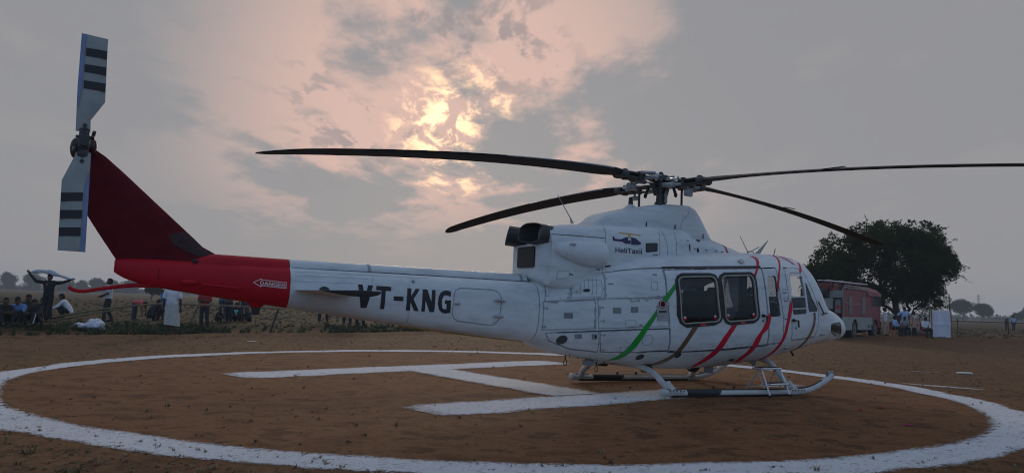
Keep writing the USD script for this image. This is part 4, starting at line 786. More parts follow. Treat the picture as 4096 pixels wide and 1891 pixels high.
fsoot = Polygon([(-7.10, 1.70), (-7.20, 1.775), (-7.35, 1.85), (-7.47, 1.95), (-7.60, 2.03), (-7.78, 1.97), (-7.72, 1.86), (-7.55, 1.78), (-7.33, 1.70)])
def fin_drape(poly, off):
    v, f = trimesh.creation.triangulate_polygon(poly, engine='earcut')
    v3, f = trimesh.remesh.subdivide_to_size(np.c_[v, 0 * v[:, :1]], f, 0.05, max_iter=10)
    a, b = np.interp(v3[:, 1], fz, le), np.interp(v3[:, 1], fz, te)
    u = np.clip((v3[:, 0] - a) / (b - a), 0.0, 1)
    th = 0.085 * np.sqrt(np.clip(a - b, 0.05, 1.2)) * (1.6 * np.sqrt(u) - 0.6 * u - u ** 2) + 0.008 * u
    t = trimesh.Trimesh(np.c_[np.minimum(v3[:, 0], a), -th - off, v3[:, 1]], f, process=False)
    return t
hp('fin_root_fairing', fin_drape(fsoot, 0.004), 'soot', fin, 'sooty black patch at the foot of the fin')
hp('fin_vent', ball(0.04, (-7.44, -0.115, 1.66), 2, (1, 0.5, 0.6)), 'black_rubber', fin)
# stabiliser on both sides, its aerofoil upside down
for sy in (-1, 1):
    R = []
    for y, x0, x1, k in ((0.20, -5.42, -6.19, 1.0), (1.41, -5.39, -6.15, 1.0), (1.43, -5.41, -6.14, 0.7)):
        u = (1 - np.cos(np.linspace(0, np.pi, 16))) / 2
        th = (1.48 * np.sqrt(u) - 0.63 * u - 1.76 * u ** 2 + 1.42 * u ** 3 - 0.5 * u ** 4)
        zc = 1.352 + 0.012 * (1 - u)
        o = np.vstack([np.c_[x0 + (x1 - x0) * u, zc + 0.025 * th * k + 0.002], np.c_[x0 + (x1 - x0) * u, zc - 0.125 * th * k - 0.002][::-1][1:-1]])
        R.append(np.c_[o[:, 0], np.full(len(o), sy * y), o[:, 1]])
    sb = hp('stabiliser', loft_rings(R), 'white_paint', boom)
    hp('stabiliser_tip', loft_rings([np.c_[r_[:, 0], np.full(len(r_), sy * (1.432 if i == 0 else 1.442)), r_[:, 2]] for i, r_ in enumerate((R[1], R[2]))]), 'black_rubber', sb)
    hp('stabiliser_root', cat(ball(0.05, (-5.80, sy * 0.27, 1.37), 2, (1.4, 0.8, 1.0))), 'black_rubber', sb)
# --- tail rotor --------------------------------------------------------------
TRC = np.array([-8.80, -0.42, 2.965])
gb = hp('tail_gearbox', cat(ball(0.115, (-8.80, -0.10, 2.96), 3, (1.0, 0.9, 1.05)), cyl(0.09, (-8.80, -0.05, 2.95), (-8.80, -0.30, 2.965), 20, 0.065), ball(0.085, (-8.89, -0.12, 2.93), 2, (0.75, 1, 1.5)), ball(0.06, (-8.71, -0.16, 2.97), 2, (0.8, 1, 1.4))), 'dark_maroon')
hub = hp('tail_rotor_hub', cat(cyl(0.055, (-8.80, -0.28, 2.965), (-8.80, -0.52, 2.965), 18), bx((0.13, 0.10, 0.17), (-8.805, -0.43, 2.965), bevel=0.02), cyl(0.03, (-8.87, -0.40, 2.99), (-8.74, -0.40, 2.99), 10), cyl(0.022, (-8.72, -0.36, 3.02), (-8.705, -0.44, 3.10), 8), cyl(0.022, (-8.90, -0.36, 2.90), (-8.90, -0.44, 2.84), 8), bx((0.20, 0.03, 0.05), (-8.80, -0.34, 2.95), bevel=0.01), ball(0.025, (-8.72, -0.45, 3.03), 1), ball(0.02, (-8.88, -0.45, 3.02), 1), ball(0.024, (-8.90, -0.42, 2.86), 1)), 'black_metal')
upb = [(-8.931, 4.259), (-8.649, 4.238), (-8.621, 3.47), (-8.756, 3.233), (-8.748, 3.097), (-8.903, 3.087), (-8.925, 3.6)]
lob = [(-8.886, 2.845), (-8.722, 2.845), (-8.69, 1.674), (-8.976, 1.675), (-8.999, 2.49), (-8.89, 2.79)]
def tr_blade(poly, lead):
    """Closed thin aerofoil plate in the x-z plane; thickness falls to the trailing edge."""
    v, f = trimesh.creation.triangulate_polygon(Polygon(poly), engine='earcut')
    v3, f = trimesh.remesh.subdivide_to_size(np.c_[v, 0 * v[:, :1]], f, 0.09, max_iter=8)
    t = trimesh.Trimesh(v3, f, process=True); v3, f = np.array(t.vertices), np.array(t.faces)
    P = Polygon(poly); d = np.array([P.exterior.distance(Point(*p[:2])) for p in v3])
    h = 0.006 + 0.016 * np.clip(d / 0.07, 0, 1)
    A = np.c_[v3[:, 0], TRC[1] - h, v3[:, 1]]; B = np.c_[v3[:, 0], TRC[1] + h, v3[:, 1]]; n = len(v3)
    e = np.unique(t.edges_sorted, axis=0, return_counts=True); rim = set(map(tuple, e[0][e[1] == 1]))
    top = f; nrm = trimesh.Trimesh(A, f, process=False).face_normals
    if nrm[:, 1].mean() > 0:
        top = f[:, ::-1]
    side = []
    for tri in top:
        for a, b in ((tri[0], tri[1]), (tri[1], tri[2]), (tri[2], tri[0])):
            if (min(a, b), max(a, b)) in rim:
                side += [(b, a, a + n), (b, a + n, b + n)]
    return trimesh.Trimesh(np.vstack([A, B]), np.vstack([top, top[:, ::-1] + n, np.array(side)]), process=False)
def flat(poly, y0, y1):
    return tm(prism(Polygon(poly), y0, y1))
yf = TRC[1]
for poly, lead, stripes, edge in ((upb, -1, [[(-8.871, 4.089), (-8.648, 4.086), (-8.646, 3.989), (-8.868, 3.99)], [(-8.871, 3.89), (-8.641, 3.889), (-8.636, 3.793), (-8.866, 3.795)], [(-8.866, 3.695), (-8.633, 3.693), (-8.631, 3.593), (-8.861, 3.6)]], [(-8.928, 4.25), (-8.885, 4.25), (-8.880, 3.60), (-8.905, 3.38), (-8.922, 3.55)]),
                                  (lob, 1, [[(-8.994, 2.344), (-8.768, 2.368), (-8.766, 2.268), (-8.990, 2.245)], [(-8.988, 2.141), (-8.762, 2.163), (-8.759, 2.061), (-8.983, 2.043)], [(-8.982, 1.939), (-8.759, 1.958), (-8.756, 1.856), (-8.978, 1.841)]], [(-8.694, 1.68), (-8.745, 1.68), (-8.752, 2.45), (-8.715, 2.62)])):
    b_ = hp('tail_rotor_blade', tr_blade(poly, lead), 'tail_blade', smooth=40)
    for s_ in stripes:
        hp('blade_stripe', flat(s_, yf - 0.026, yf - 0.0), 'black_print', b_, 'black band')
    hp('leading_edge', flat(edge, yf - 0.0245, yf + 0.0245), 'blue_edge', b_)
    zr = (3.16, 3.115) if lead < 0 else (2.80, 2.735)
    hp('blade_bolt', cat(*[cyl(0.024, (-8.81, yf - 0.03, z), (-8.81, yf + 0.03, z), 12) for z in zr]), 'black_metal', b_)
    hp('blade_grip', bx((0.11, 0.06, 0.16), (-8.81, yf, 3.05 if lead < 0 else 2.87), bevel=0.015), 'hub_metal', b_)
# --- skid gear -----------------------------------------------------------------
TR_ = 1.295
for sy in (-1, 1):
    xs = [-0.84, -0.2, 0.8, 1.6, 2.0, 2.25, 2.45, 2.62, 2.74]; zs = [0.07, 0.062, 0.062, 0.062, 0.072, 0.115, 0.185, 0.265, 0.345]
    c = smooth_curve([(x, sy * TR_, z) for x, z in zip(xs, zs)], 40)
    sk = hp('skid', tube(c, np.r_[0.058, np.full(38, 0.052), 0.050], 16), 'white_paint')
    hp('skid_end', cat(ball(0.068, (-0.85, sy * TR_, 0.072), 3, (0.75, 1, 1))), 'white_paint', sk)
    hp('skid_shoe', tube([(x, sy * TR_, 0.0455) for x in (-0.70, 0.5, 1.75)], 0.047, 10), 'black_metal', sk)
    walk = [p for p in c if 0.2 < p[0] < 2.52]
    wk = np.array([[-0.42, sy * TR_, 0.09]] + [list(p + [0, 0, 0.030]) for p in walk])
    hp('skid_tread', tube(wk, np.full(len(wk), 0.030), 12), 'black_rubber', sk)
    hp('skid_tread', tube([(-0.77, sy * TR_, 0.10), (-0.50, sy * TR_, 0.095)], 0.030, 12), 'black_rubber', sk)
    hp('skid_sleeve', tube([(-0.42, sy * TR_, 0.068), (0.18, sy * TR_, 0.066), (0.27, sy * TR_, 0.064)], [0.056, 0.056, 0.050], 14), 'black_rubber', sk)
    hp('toe_bracket', cat(bx((0.17, 0.02, 0.05), (2.70, sy * TR_ + 0.0, 0.385), bevel=0.005), bx((0.025, 0.05, 0.12), (2.63, sy * TR_, 0.35), bevel=0.005)), 'grey_metal', sk)
    for x0 in (-0.63, 1.90):
        sad = cat(bx((0.32, 0.118, 0.06), (x0, sy * TR_, 0.082 if x0 < 0 else 0.088), bevel=0.025), tube([(x0 - 0.03, sy * (TR_ - 0.01), 0.09), (x0 - 0.05, sy * (TR_ - 0.06), 0.15), (x0 - 0.055, sy * (TR_ - 0.12), 0.21)], [0.070, 0.056, 0.050], 14))
        sd = hp('skid_saddle', sad, 'white_paint', sk)
        hp('saddle_bolt', cat(*[cyl(0.009, (x0 + dx, sy * (TR_ + 0.05), 0.10), (x0 + dx, sy * (TR_ + 0.07), 0.10), 6) for dx in (-0.13, -0.07, 0.0, 0.07, 0.13)]), 'hub_metal', sd)
    for x0 in (0.13, 0.55):
        hp('tie_down', cat(cyl(0.018, (x0, sy * TR_, 0.10), (x0, sy * TR_, 0.15), 8), ball(0.022, (x0, sy * TR_, 0.155), 1)), 'black_metal', sk)
for x0, zb in ((-0.68, 0.40), (1.83, 0.56)):
    half = [(0.0, zb + 0.02), (0.40, zb + 0.02), (0.60, zb), (0.80, zb - 0.035), (0.97, zb - (0.10 if zb < 0.5 else 0.16)), (1.10, zb - (0.18 if zb < 0.5 else 0.28)), (1.20, 0.15), (1.25, 0.10)]
    sl = 0.0
    pts = [(x0 - 0.055 * min(1, (1.25 - y) / 0.15), -y, z) for y, z in half[::-1]] + [(x0 - 0.055 * min(1, (1.25 - y) / 0.15), y, z) for y, z in half[1:]]
    hp('cross_tube', tube(smooth_curve(pts, 48), 0.047, 14), 'white_paint')
# --- small things under the belly ------------------------------------------------
for x, z in ((-1.98, 0.515), (-1.40, 0.42)):
    hp('tie_ring', cat(cyl(0.012, (x, -0.30, z + 0.04), (x, -0.30, z - 0.03), 8), tube([(x + 0.028 * math.cos(q), -0.30, z - 0.075 + 0.045 * math.sin(q)) for q in np.linspace(0, 2 * np.pi, 17)], 0.007, 6)), 'black_metal', fus)
hp('belly_box', bx((0.17, 0.12, 0.08), (-1.52, -0.25, 0.435), bevel=0.01), 'placard', fus)
hp('cross_tube_clamp', cat(bx((0.16, 0.14, 0.10), (-0.66, -0.62, 0.37), bevel=0.02), bx((0.16, 0.14, 0.10), (-0.66, 0.62, 0.37), bevel=0.02)), 'black_metal', fus)
hp('belly_lamp', cat(ball(0.12, (0.72, -0.10, 0.375), 2, (1, 1, 0.8))), 'black_metal', fus)
hp('belly_antenna', cat(bx((0.20, 0.012, 0.16), (0.98, -0.2, 0.37), bevel=0.004), bx((0.3, 0.04, 0.02), (0.94, -0.2, 0.285))), 'grey_paint', fus)
hp('belly_antenna', cat(rot(bx((0.26, 0.02, 0.12), (2.05, -0.1, 0.50), bevel=0.004), 0.5, (0, 1, 0), (2.05, -0.1, 0.50)), tube([(2.1, -0.1, 0.46), (2.25, -0.1, 0.33), (2.40, -0.1, 0.22)], 0.006, 5)), 'grey_paint', fus)
hp('tie_ring', tube([(1.96 + 0.03 * math.cos(q), -0.25, 0.46 + 0.05 * math.sin(q)) for q in np.linspace(0, 2 * np.pi, 17)], 0.007, 6), 'black_metal', fus)
hp('drain_pipe', tube([(2.92, -0.2, 0.74), (2.94, -0.2, 0.66), (2.99, -0.2, 0.60)], 0.018, 8), 'black_rubber', fus)
for x in (-1.9, -1.75, -1.6, -1.25, -1.1, -0.45, -0.3):
    hp('drain_stub', cyl(0.009, (x, -0.3, float(BODY(x)[1]) + 0.03), (x, -0.3, float(BODY(x)[1]) - 0.02), 6), 'black_metal', fus)
hp('belly_ports', cat(ball(0.035, half_y(BODY, np.array([0.06]), np.array([0.42]), 0.0)[0], 2, (0.8, 0.6, 1.2)), ball(0.035, half_y(BODY, np.array([0.12]), np.array([0.42]), 0.0)[0], 2, (0.8, 0.6, 1.2))), 'grey_metal', fus)
# antennas, wire cutter, roof bits, nose probe
hp('whip_antenna', cat(tube([(-1.88, -0.2, 2.62), (-1.92, -0.2, 2.70), (-2.17, -0.2, 3.045)], [0.03, 0.008, 0.005], 8)), 'grey_metal')
hp('whip_antenna', cat(tube([(1.74, -0.3, 2.38), (1.72, -0.3, 2.44), (1.55, -0.3, 2.68)], [0.022, 0.008, 0.005], 8)), 'grey_metal')
hp('whip_antenna', cat(tube([(2.35, -0.3, 2.36), (2.40, -0.3, 2.52)], 0.008, 8)), 'black_metal')
wc = cat(tm(prism(Polygon([(2.12, 2.36), (2.26, 2.36), (2.52, 2.70)]), -0.012, 0.012)), tube([(1.90, 0, 2.37), (2.30, 0, 2.56)], 0.009, 6))
hp('wire_cutter', wc, 'grey_metal')
hp('grab_rail', tube(smooth_curve([(1.66, -0.35, 2.37), (1.67, -0.35, 2.42), (1.82, -0.35, 2.42), (1.83, -0.35, 2.37)], 14), 0.009, 6), 'grey_metal')
hp('nose_wire_guard', tube(smooth_curve([(2.42, 0.0, 2.37), (2.62, 0.0, 2.40), (2.80, 0.0, 2.26), (2.92, 0.0, 2.02), (3.0, 0.0, 1.84), (3.12, 0, 1.68)], 20), 0.014, 8), 'black_metal')
hp('pitot_probe', cat(tube([(3.58, 0.35, 1.44), (3.72, 0.40, 1.452), (4.35, 0.40, 1.445)], [0.03, 0.026, 0.022], 10), tube([(4.33, 0.40, 1.445), (4.50, 0.40, 1.443)], 0.010, 8)), 'white_paint')
# --- main rotor ------------------------------------------------------------------
ZH = 3.50
mast = hp('mast', cat(cyl(0.075, (0, 0, 2.9), (0, 0, 3.42), 24), cyl(0.105, (0, 0, 3.34), (0, 0, 3.40), 24), cyl(0.10, (0, 0, 3.12), (0, 0, 3.16), 24)), 'hub_metal')
hp('mast_guard', cyl(0.022, (0.045, -0.10, 3.14), (0.045, -0.10, 3.42), 10), 'grey_metal', mast)
hp('mast_guard', cyl(0.024, (0.045, -0.10, 3.38), (0.045, -0.10, 3.46), 10), 'red_plastic', mast)
PSI = 3.2967
hubp = hp('rotor_hub', cat(cyl(0.13, (0, 0, 3.40), (0, 0, 3.62), 24), cyl(0.20, (0, 0, 3.44), (0, 0, 3.47), 24), cyl(0.20, (0, 0, 3.53), (0, 0, 3.56), 24), cyl(0.05, (0, 0, 3.6), (0, 0, 3.65), 16), ball(0.045, (0, 0, 3.65), 2)), 'hub_metal')
rng = random.Random(4)
def arm_frame(k):
    a = PSI + k * math.pi / 2
    return a
def place(m, a, z=0.0):
    t = tm(m).copy(); rot(t, a, (0, 0, 1)); t.apply_translation((0, 0, z)); return t
for k in range(4):
    a = arm_frame(k); zo = 3.545 if k % 2 == 0 else 3.455
    yoke = cat(bx((0.55, 0.22, 0.035), (0.36, 0, 0), bevel=0.012), bx((0.22, 0.15, 0.03), (0.70, 0, -0.005), bevel=0.01))
    y_ = hp('yoke_arm', place(yoke, a, zo), 'hub_metal', hubp)
    hp('damper', place(cat(cyl(0.042, (0.22, -0.17, 0.01), (0.47, -0.17, 0.0), 12), cyl(0.022, (0.46, -0.17, 0.0), (0.60, -0.15, 0.0), 8), ball(0.04, (0.22, -0.17, 0.01), 2)), a, zo - 0.05), 'grey_paint', y_)
    grip = cat(bx((0.50, 0.27, 0.035), (0.74, 0, 0.030), bevel=0.014), bx((0.50, 0.27, 0.035), (0.74, 0, -0.045), bevel=0.014), bx((0.16, 0.30, 0.12), (0.95, 0, -0.008), bevel=0.035), cyl(0.05, (0.86, 0.0, -0.09), (0.86, 0.0, 0.075), 14), cyl(0.04, (0.60, 0.10, -0.08), (0.60, 0.10, 0.07), 12), cyl(0.04, (0.60, -0.10, -0.08), (0.60, -0.10, 0.07), 12), ball(0.05, (0.86, 0, 0.075), 2, (1, 1, 0.5)))
    g_ = hp('blade_grip', place(grip, a, zo - 0.01), 'black_metal', hubp)
    horn = cat(bx((0.10, 0.30, 0.05), (0.50, 0.24, -0.04), bevel=0.015), ball(0.04, (0.47, 0.34, -0.05), 2), cyl(0.025, (0.47, 0.34, -0.10), (0.47, 0.34, 0.02), 10), cyl(0.028, (0.36, 0.20, 0.06), (0.66, 0.18, 0.03), 8))
    hp('pitch_horn', place(horn, a, zo), 'grey_metal', hubp)
    pw_ = cat(cyl(0.022, (0.66, -0.04, -0.03), (0.66, -0.04, -0.17), 8), cyl(0.040, (0.59, -0.04, -0.17), (0.74, -0.04, -0.17), 12))
    hp('pendulum_weight', place(pw_, a, zo), 'grey_paint', hubp)
    # pitch link from the swashplate to the horn and its clevis
    la = a + 0.75; tp = (0.36 * math.cos(la), 0.36 * math.sin(la), zo - 0.06)
    hp('pitch_link', cat(cyl(0.020, tp, (tp[0], tp[1], 3.0), 10), ball(0.032, tp, 2)), 'hub_metal', hubp)
    dg = cat(cyl(0.026, (0.24, 0.05, -0.02), (0.25, 0.10, -0.15), 8), ball(0.034, (0.25, 0.11, -0.17), 2, (0.9, 0.9, 1.3)))
    hp('droop_stop', place(dg, a, 3.45), 'black_metal', hubp)
    tw = cat(*[cyl(0.014, (0.08 + 0.12 * q, 0.10 - 0.2 * (q % 2), 0.06), (0.24 + 0.12 * q, -0.10 + 0.2 * (q % 2), 0.09), 6) for q in range(3)])
    hp('link_rod', place(tw, a, zo), 'grey_metal', hubp)
    # blade: root at 0.95 m, tip at 7.01 m, drooping
    st = [(0.95, 0.10, 0.05), (1.15, 0.16, 0.05), (1.5, 0.195, 0.040), (2.0, 0.198, 0.032), (3.0, 0.198, 0.029), (4.5, 0.198, 0.027), (6.0, 0.19, 0.023), (6.55, 0.17, 0.018), (6.85, 0.12, 0.013), (7.01, 0.045, 0.008)]
    S = pch([(r_, c_, t_) for r_, c_, t_ in st]); R = []
    tipz = 2.99
    for r_ in np.r_[np.linspace(0.95, 1.6, 7), np.linspace(1.8, 6.4, 18), np.linspace(6.5, 7.01, 9)]:
        ch, th = S(r_); u = (r_ - 0.9) / 6.11
        z = zo + (tipz - zo) * (0.22 * u + 0.78 * u ** 1.75) + (0.02 * math.sin(u * 3.0))
        tw_ = math.radians(12.5 - 9 * u)
        t = np.linspace(0, 2 * np.pi, 20, endpoint=False)
        cx, cz = np.cos(t), np.sin(t) * (0.75 + 0.25 * np.cos(t))
        lead = 0.0 if r_ < 6.5 else -(r_ - 6.5) * 0.16
        y0 = ch * cx + lead; z0 = th * cz
        R.append(np.c_[np.full(20, r_), y0 * math.cos(tw_) - z0 * math.sin(tw_), z + y0 * math.sin(tw_) + z0 * math.cos(tw_)])
    R = np.array(R)
    b_ = hp('main_rotor_blade', place(loft_rings(R), a), 'blade_black', smooth=50)
    # worn bright leading strip: follows the leading edge over the inner blade
    n0, n1 = (3, 14)
    E_ = np.stack([R[n0:n1, (0 + j) % 20] + [0, 0.0025 * math.cos(j * math.pi / 10), 0.0025 * math.sin(j * math.pi / 10)] for j in (-1, 0, 1, 2)], 1)
    v = E_.reshape(-1, 3); m_ = n1 - n0; f = []
    for i in range(m_ - 1):
        for j in range(3):
            f += [(i * 4 + j, (i + 1) * 4 + j, (i + 1) * 4 + j + 1), (i * 4 + j, (i + 1) * 4 + j + 1, i * 4 + j + 1)]
    hp('abrasion_strip', place(trimesh.Trimesh(v, f, process=False), a), 'blade_edge', b_)
    hp('trim_tab', place(bx((0.35, 0.05, 0.006), (3.4, -0.20, 0), bevel=0.0), a, float(zo + (tipz - zo) * (0.22 * 0.41 + 0.78 * 0.41 ** 1.75)) + 0.01), 'blade_black', b_)
# ---------------------------------------------------------------- fire engine
plain('engine_faded', (0.27, 0.075, 0.075), 0.6, var=0.25, scale=1.5)
plain('engine_red', (0.185, 0.032, 0.036), 0.55, var=0.35, scale=1.8, bump=0.15, bscale=6)
plain('engine_grey', (0.27, 0.275, 0.25), 0.65, var=0.25, scale=2.0)
plain('shutter_grey', (0.15, 0.13, 0.13), 0.6, var=0.2)
plain('tyre', (0.030, 0.028, 0.027), 0.85, var=0.4)
plain('rim', (0.10, 0.095, 0.09), 0.6, var=0.3)
plain('dark_gap', (0.012, 0.012, 0.013), 0.7)
fe = thing('fire_engine', 'dusty red fire engine with grey skirt and roof ladder seen from behind under the tree', 'fire engine', (18.0, 44.6, float(terr(18.0, 44.6)) - 0.02), math.radians(51.5))
def fp(name, mesh, mat, parent=None, label=None, smooth=30):
    return part(parent or fe, name, mesh, mat, label, smooth)
def arch(x0, x1, z0, z1, arches):
    p = sbox(x0, z0, x1, z1)
    for ax, az_, r in arches:
        p = p.difference(Point(ax, az_).buffer(r, 10))
    return p
def side_plate(poly, y0, y1):
    out = []
    for g in getattr(poly, 'geoms', [poly]):
        t = trimesh.creation.extrude_polygon(g, y1 - y0, engine='earcut')
        v = np.array(t.vertices); t.vertices = np.c_[v[:, 0], y0 + v[:, 2], v[:, 1]]; t.fix_normals(); out.append(t)
    return trimesh.util.concatenate(out)
AR = [(2.52, 0.50, 0.62), (6.76, 0.50, 0.62)]
W_ = 2.35
fp('body', cat(side_plate(arch(0.40, 6.0, 1.235, 2.74, AR), 0.0, 0.06), side_plate(arch(0.40, 6.0, 1.235, 2.74, AR), W_ - 0.06, W_), bx((0.05, W_ - 0.3, 0.9), (0.72, W_ / 2, 1.75)), bx((5.3, W_ - 0.1, 0.05), (3.3, W_ / 2, 2.45))), 'engine_red')
fp('skirt', cat(side_plate(arch(0.25, 6.05, 0.50, 1.228, AR), -0.012, 0.05), side_plate(arch(0.25, 6.05, 0.50, 1.228, AR), W_ - 0.05, W_ + 0.012)), 'engine_grey')
cab = cat(side_plate(arch(6.0, 7.95, 0.62, 1.88, AR), 0.0, 0.06), side_plate(arch(6.0, 7.95, 0.62, 1.88, AR), W_ - 0.06, W_), bx((0.08, W_, 1.25), (7.92, W_ / 2, 1.25), bevel=0.02), bx((0.06, W_ - 0.1, 1.2), (6.02, W_ / 2, 1.3)))
cb = fp('cab', cat(cab), 'engine_red')
fp('cab_window', bx((1.80, W_ + 0.01, 0.64), (7.0, W_ / 2, 2.19), bevel=0.02), 'dark_gap', cb)
for x in (6.05, 7.9):
    for y in (0.0, W_):
        fp('cab_pillar', bx((0.08, 0.05, 0.64), (x, y, 2.19)), 'engine_red', cb)
rf = [np.c_[np.full(12, x), W_ / 2 + (W_ / 2 + 0.07) * np.array([-1, -1, -0.9, -0.7, -0.4, 0, 0, 0.4, 0.7, 0.9, 1, 1]) * (1 if x < 7.9 else 0.96), 2.5 + h * np.array([0, 0.45, 0.75, 0.92, 1, 1, 1, 1, 0.92, 0.75, 0.45, 0])] for x, h in ((4.96, 0.42), (5.2, 0.57), (6.4, 0.57), (7.3, 0.50), (7.85, 0.36), (8.06, 0.12))]
fp('cab_roof', loft_rings(rf), 'engine_faded', cb)
fp('cab_mirror', bx((0.05, 0.22, 0.36), (8.05, -0.16, 2.25), bevel=0.02), 'dark_gap', cb)
for x, z in ((5.2, 0.66), (5.82, 0.62)):
    fp('vent_slot', bx((0.26, 0.03, 0.22), (x + 0.1, -0.005, z + 0.05)), 'dark_gap')
for x in (1.36, 3.90):
    fp('shutter', bx((0.62, 0.04, 0.99), (x + 0.31, -0.005, 1.86), bevel=0.01), 'shutter_grey')
fp('trim_line', cat(bx((0.92, 0.03, 0.03), (0.88, -0.004, 2.02)), bx((1.85, 0.03, 0.03), (2.95, -0.004, 1.97))), 'engine_grey')
fp('corner_rail', tube(smooth_curve([(0.40, 0.02, 1.23), (0.30, 0.0, 1.4), (0.28, 0.0, 2.6), (0.38, 0.0, 2.80), (0.6, 0.0, 2.84), (5.6, 0.0, 2.80)], 40), 0.028, 8), 'engine_grey')
fp('top_rail', tube([(0.6, 0.0, 2.95), (3.0, 0.0, 2.95), (5.6, 0.0, 2.9)], 0.022, 6), 'engine_grey')
for x in (0.8, 2.2, 3.8, 5.0):
    fp('rail_post', cyl(0.02, (x, 0.0, 2.72), (x, 0.0, 2.96), 6), 'engine_grey')
for x, l_, y, w2 in ((0.9, 1.3, 1.25, 1.7), (2.9, 0.55, 0.9, 1.4), (4.2, 0.8, 0.9, 1.4)):
    fp('upper_locker', bx((l_, w2, 0.42), (x, y + 0.15, 2.84), bevel=0.04), 'engine_red')
fp('hose_bay', bx((3.4, 1.2, 0.34), (3.4, 1.2, 2.80), bevel=0.04), 'dark_gap')
fp('monitor', cat(cyl(0.10, (2.1, 1.2, 2.9), (2.1, 1.2, 3.1), 12), tube([(2.1, 1.2, 3.1), (2.3, 1.0, 3.2), (2.8, 0.7, 3.25)], 0.05, 8)), 'placard')
ld = fp('roof_ladder', cat(tube([(-1.2, 0.45, 3.15), (6.7, 0.45, 3.22)], 0.035, 8), tube([(-1.2, 0.85, 3.15), (6.7, 0.85, 3.22)], 0.035, 8)), 'aluminium')
for k in range(20):
    fp('ladder_rung', cyl(0.016, (-1.05 + 0.40 * k, 0.45, 3.15 + 0.0035 * k), (-1.05 + 0.40 * k, 0.85, 3.15 + 0.0035 * k), 6), 'aluminium', ld)
for x in (-0.1, 1.6, 3.9, 5.6):
    fp('ladder_bracket', cat(bx((0.06, 0.7, 0.06), (x, 0.65, 3.08)), bx((0.06, 0.06, 0.35), (x, 0.4, 2.95))), 'dark_gap', ld)
fp('hose_drum', cat(cyl(0.24, (0.15, 0.78, 2.53), (0.15, 1.55, 2.53), 18), cyl(0.30, (0.15, 0.74, 2.53), (0.15, 0.78, 2.53), 18), cyl(0.30, (0.15, 1.55, 2.53), (0.15, 1.59, 2.53), 18)), 'tyre')
fp('rear_panel', bx((0.06, 0.72, 0.40), (0.30, 0.36, 2.46), bevel=0.02), 'engine_grey')
fp('rear_tank', cat(bx((0.5, 1.85, 0.62), (0.35, 1.40, 1.92), bevel=0.05)), 'engine_grey')
fp('rear_plate', bx((0.02, 0.22, 0.14), (0.085, 1.20, 2.10)), 'red_plastic')
fp('pump_frame', tube([(0.12, 0.03, 1.45), (0.12, 0.03, 2.15), (0.12, 0.10, 2.22), (0.12, 0.34, 2.22), (0.12, 0.40, 2.15), (0.12, 0.40, 1.45)], 0.03, 8), 'dark_gap')
fp('pump_panel', bx((0.08, 0.38, 0.78), (0.20, 0.22, 1.82)), 'placard')
fp('warning_triangle', side_plate(Polygon([(0, 0), (0.30, 0), (0.15, 0.28)]), 0, 0.01).apply_transform(trimesh.transformations.rotation_matrix(math.pi / 2, (0, 0, 1))).apply_translation((0.15, 0.07, 1.66)), 'red_plastic')
fp('spare_wheel', cat(tube([(0.25 + 0.0, 1.35 + 0.33 * math.cos(q), 1.55 + 0.33 * math.sin(q)) for q in np.linspace(0, 2 * np.pi, 21)], 0.10, 8)), 'tyre')
fp('rear_bumper', cat(bx((0.12, W_, 0.14), (0.25, W_ / 2, 0.72)), bx((0.5, W_ - 0.2, 0.5), (0.62, W_ / 2, 1.0))), 'dark_gap')
fp('chassis', cat(bx((7.0, 0.9, 0.28), (4.2, W_ / 2, 0.72)), bx((0.9, 2.1, 0.45), (4.7, W_ / 2, 0.55))), 'dark_gap')
for ax in (2.52, 6.76):
    for y in ((0.02, 0.34), (W_ - 0.34, W_ - 0.02)) if ax > 4 else ((0.02, 0.30), (0.32, 0.60), (W_ - 0.60, W_ - 0.32), (W_ - 0.30, W_ - 0.02)):
        w_ = tube([(ax, y[0], 0.52), (ax, y[0] + 0.02, 0.52), (ax, y[0] + 0.05, 0.52), (ax, y[1] - 0.05, 0.52), (ax, y[1] - 0.02, 0.52), (ax, y[1], 0.52)], [0.40, 0.48, 0.52, 0.52, 0.48, 0.40], 28)
        wh = fp('wheel', w_, 'tyre')
        yy = y[0] - 0.006 if y[0] < 1 else y[1] + 0.006
        fp('rim', cat(cyl(0.30, (ax, yy, 0.52), (ax, (y[0] + y[1]) / 2, 0.52), 20), cyl(0.10, (ax, yy - 0.03 if y[0] < 1 else yy + 0.03, 0.52), (ax, yy, 0.52), 12)), 'rim', wh)
    fp('axle', cyl(0.09, (ax, 0.3, 0.52), (ax, W_ - 0.3, 0.52), 10), 'dark_gap')
# ---------------------------------------------------------------- folding step ladder at the skid
lx = np.array([math.cos(HYAW), math.sin(HYAW)]); ly_ = np.array([-lx[1], lx[0]])
lp = np.array([HX, HY]) + 1.385 * lx + (-1.46) * ly_
sl = thing('step_ladder', 'small silver folding step ladder standing beside the front of the skid', 'step ladder', (lp[0], lp[1], float(terr(lp[0], lp[1]))), HYAW + 0.07)
LW = 0.235
rail = lambda x: tube([(x, 0.0, 0.0), (x * 0.93, 0.20, 0.43)], 0.015, 8)
for x in (-LW, LW):
    part(sl, 'front_rail', rail(x), 'aluminium')
    part(sl, 'rear_leg', tube([(x * 1.02, 0.58, 0.0), (x * 0.85, 0.26, 0.42)], 0.012, 8), 'aluminium')
    part(sl, 'foot', cat(bx((0.045, 0.05, 0.04), (x, -0.005, 0.018), bevel=0.01)), 'black_rubber')
part(sl, 'top_step', bx((0.47, 0.24, 0.03), (0, 0.28, 0.435), bevel=0.012), 'aluminium')
part(sl, 'top_tread', bx((0.40, 0.18, 0.012), (0, 0.28, 0.453), bevel=0.003), 'black_rubber')
part(sl, 'lower_step', bx((0.44, 0.19, 0.03), (0, 0.10, 0.20), bevel=0.012), 'aluminium')
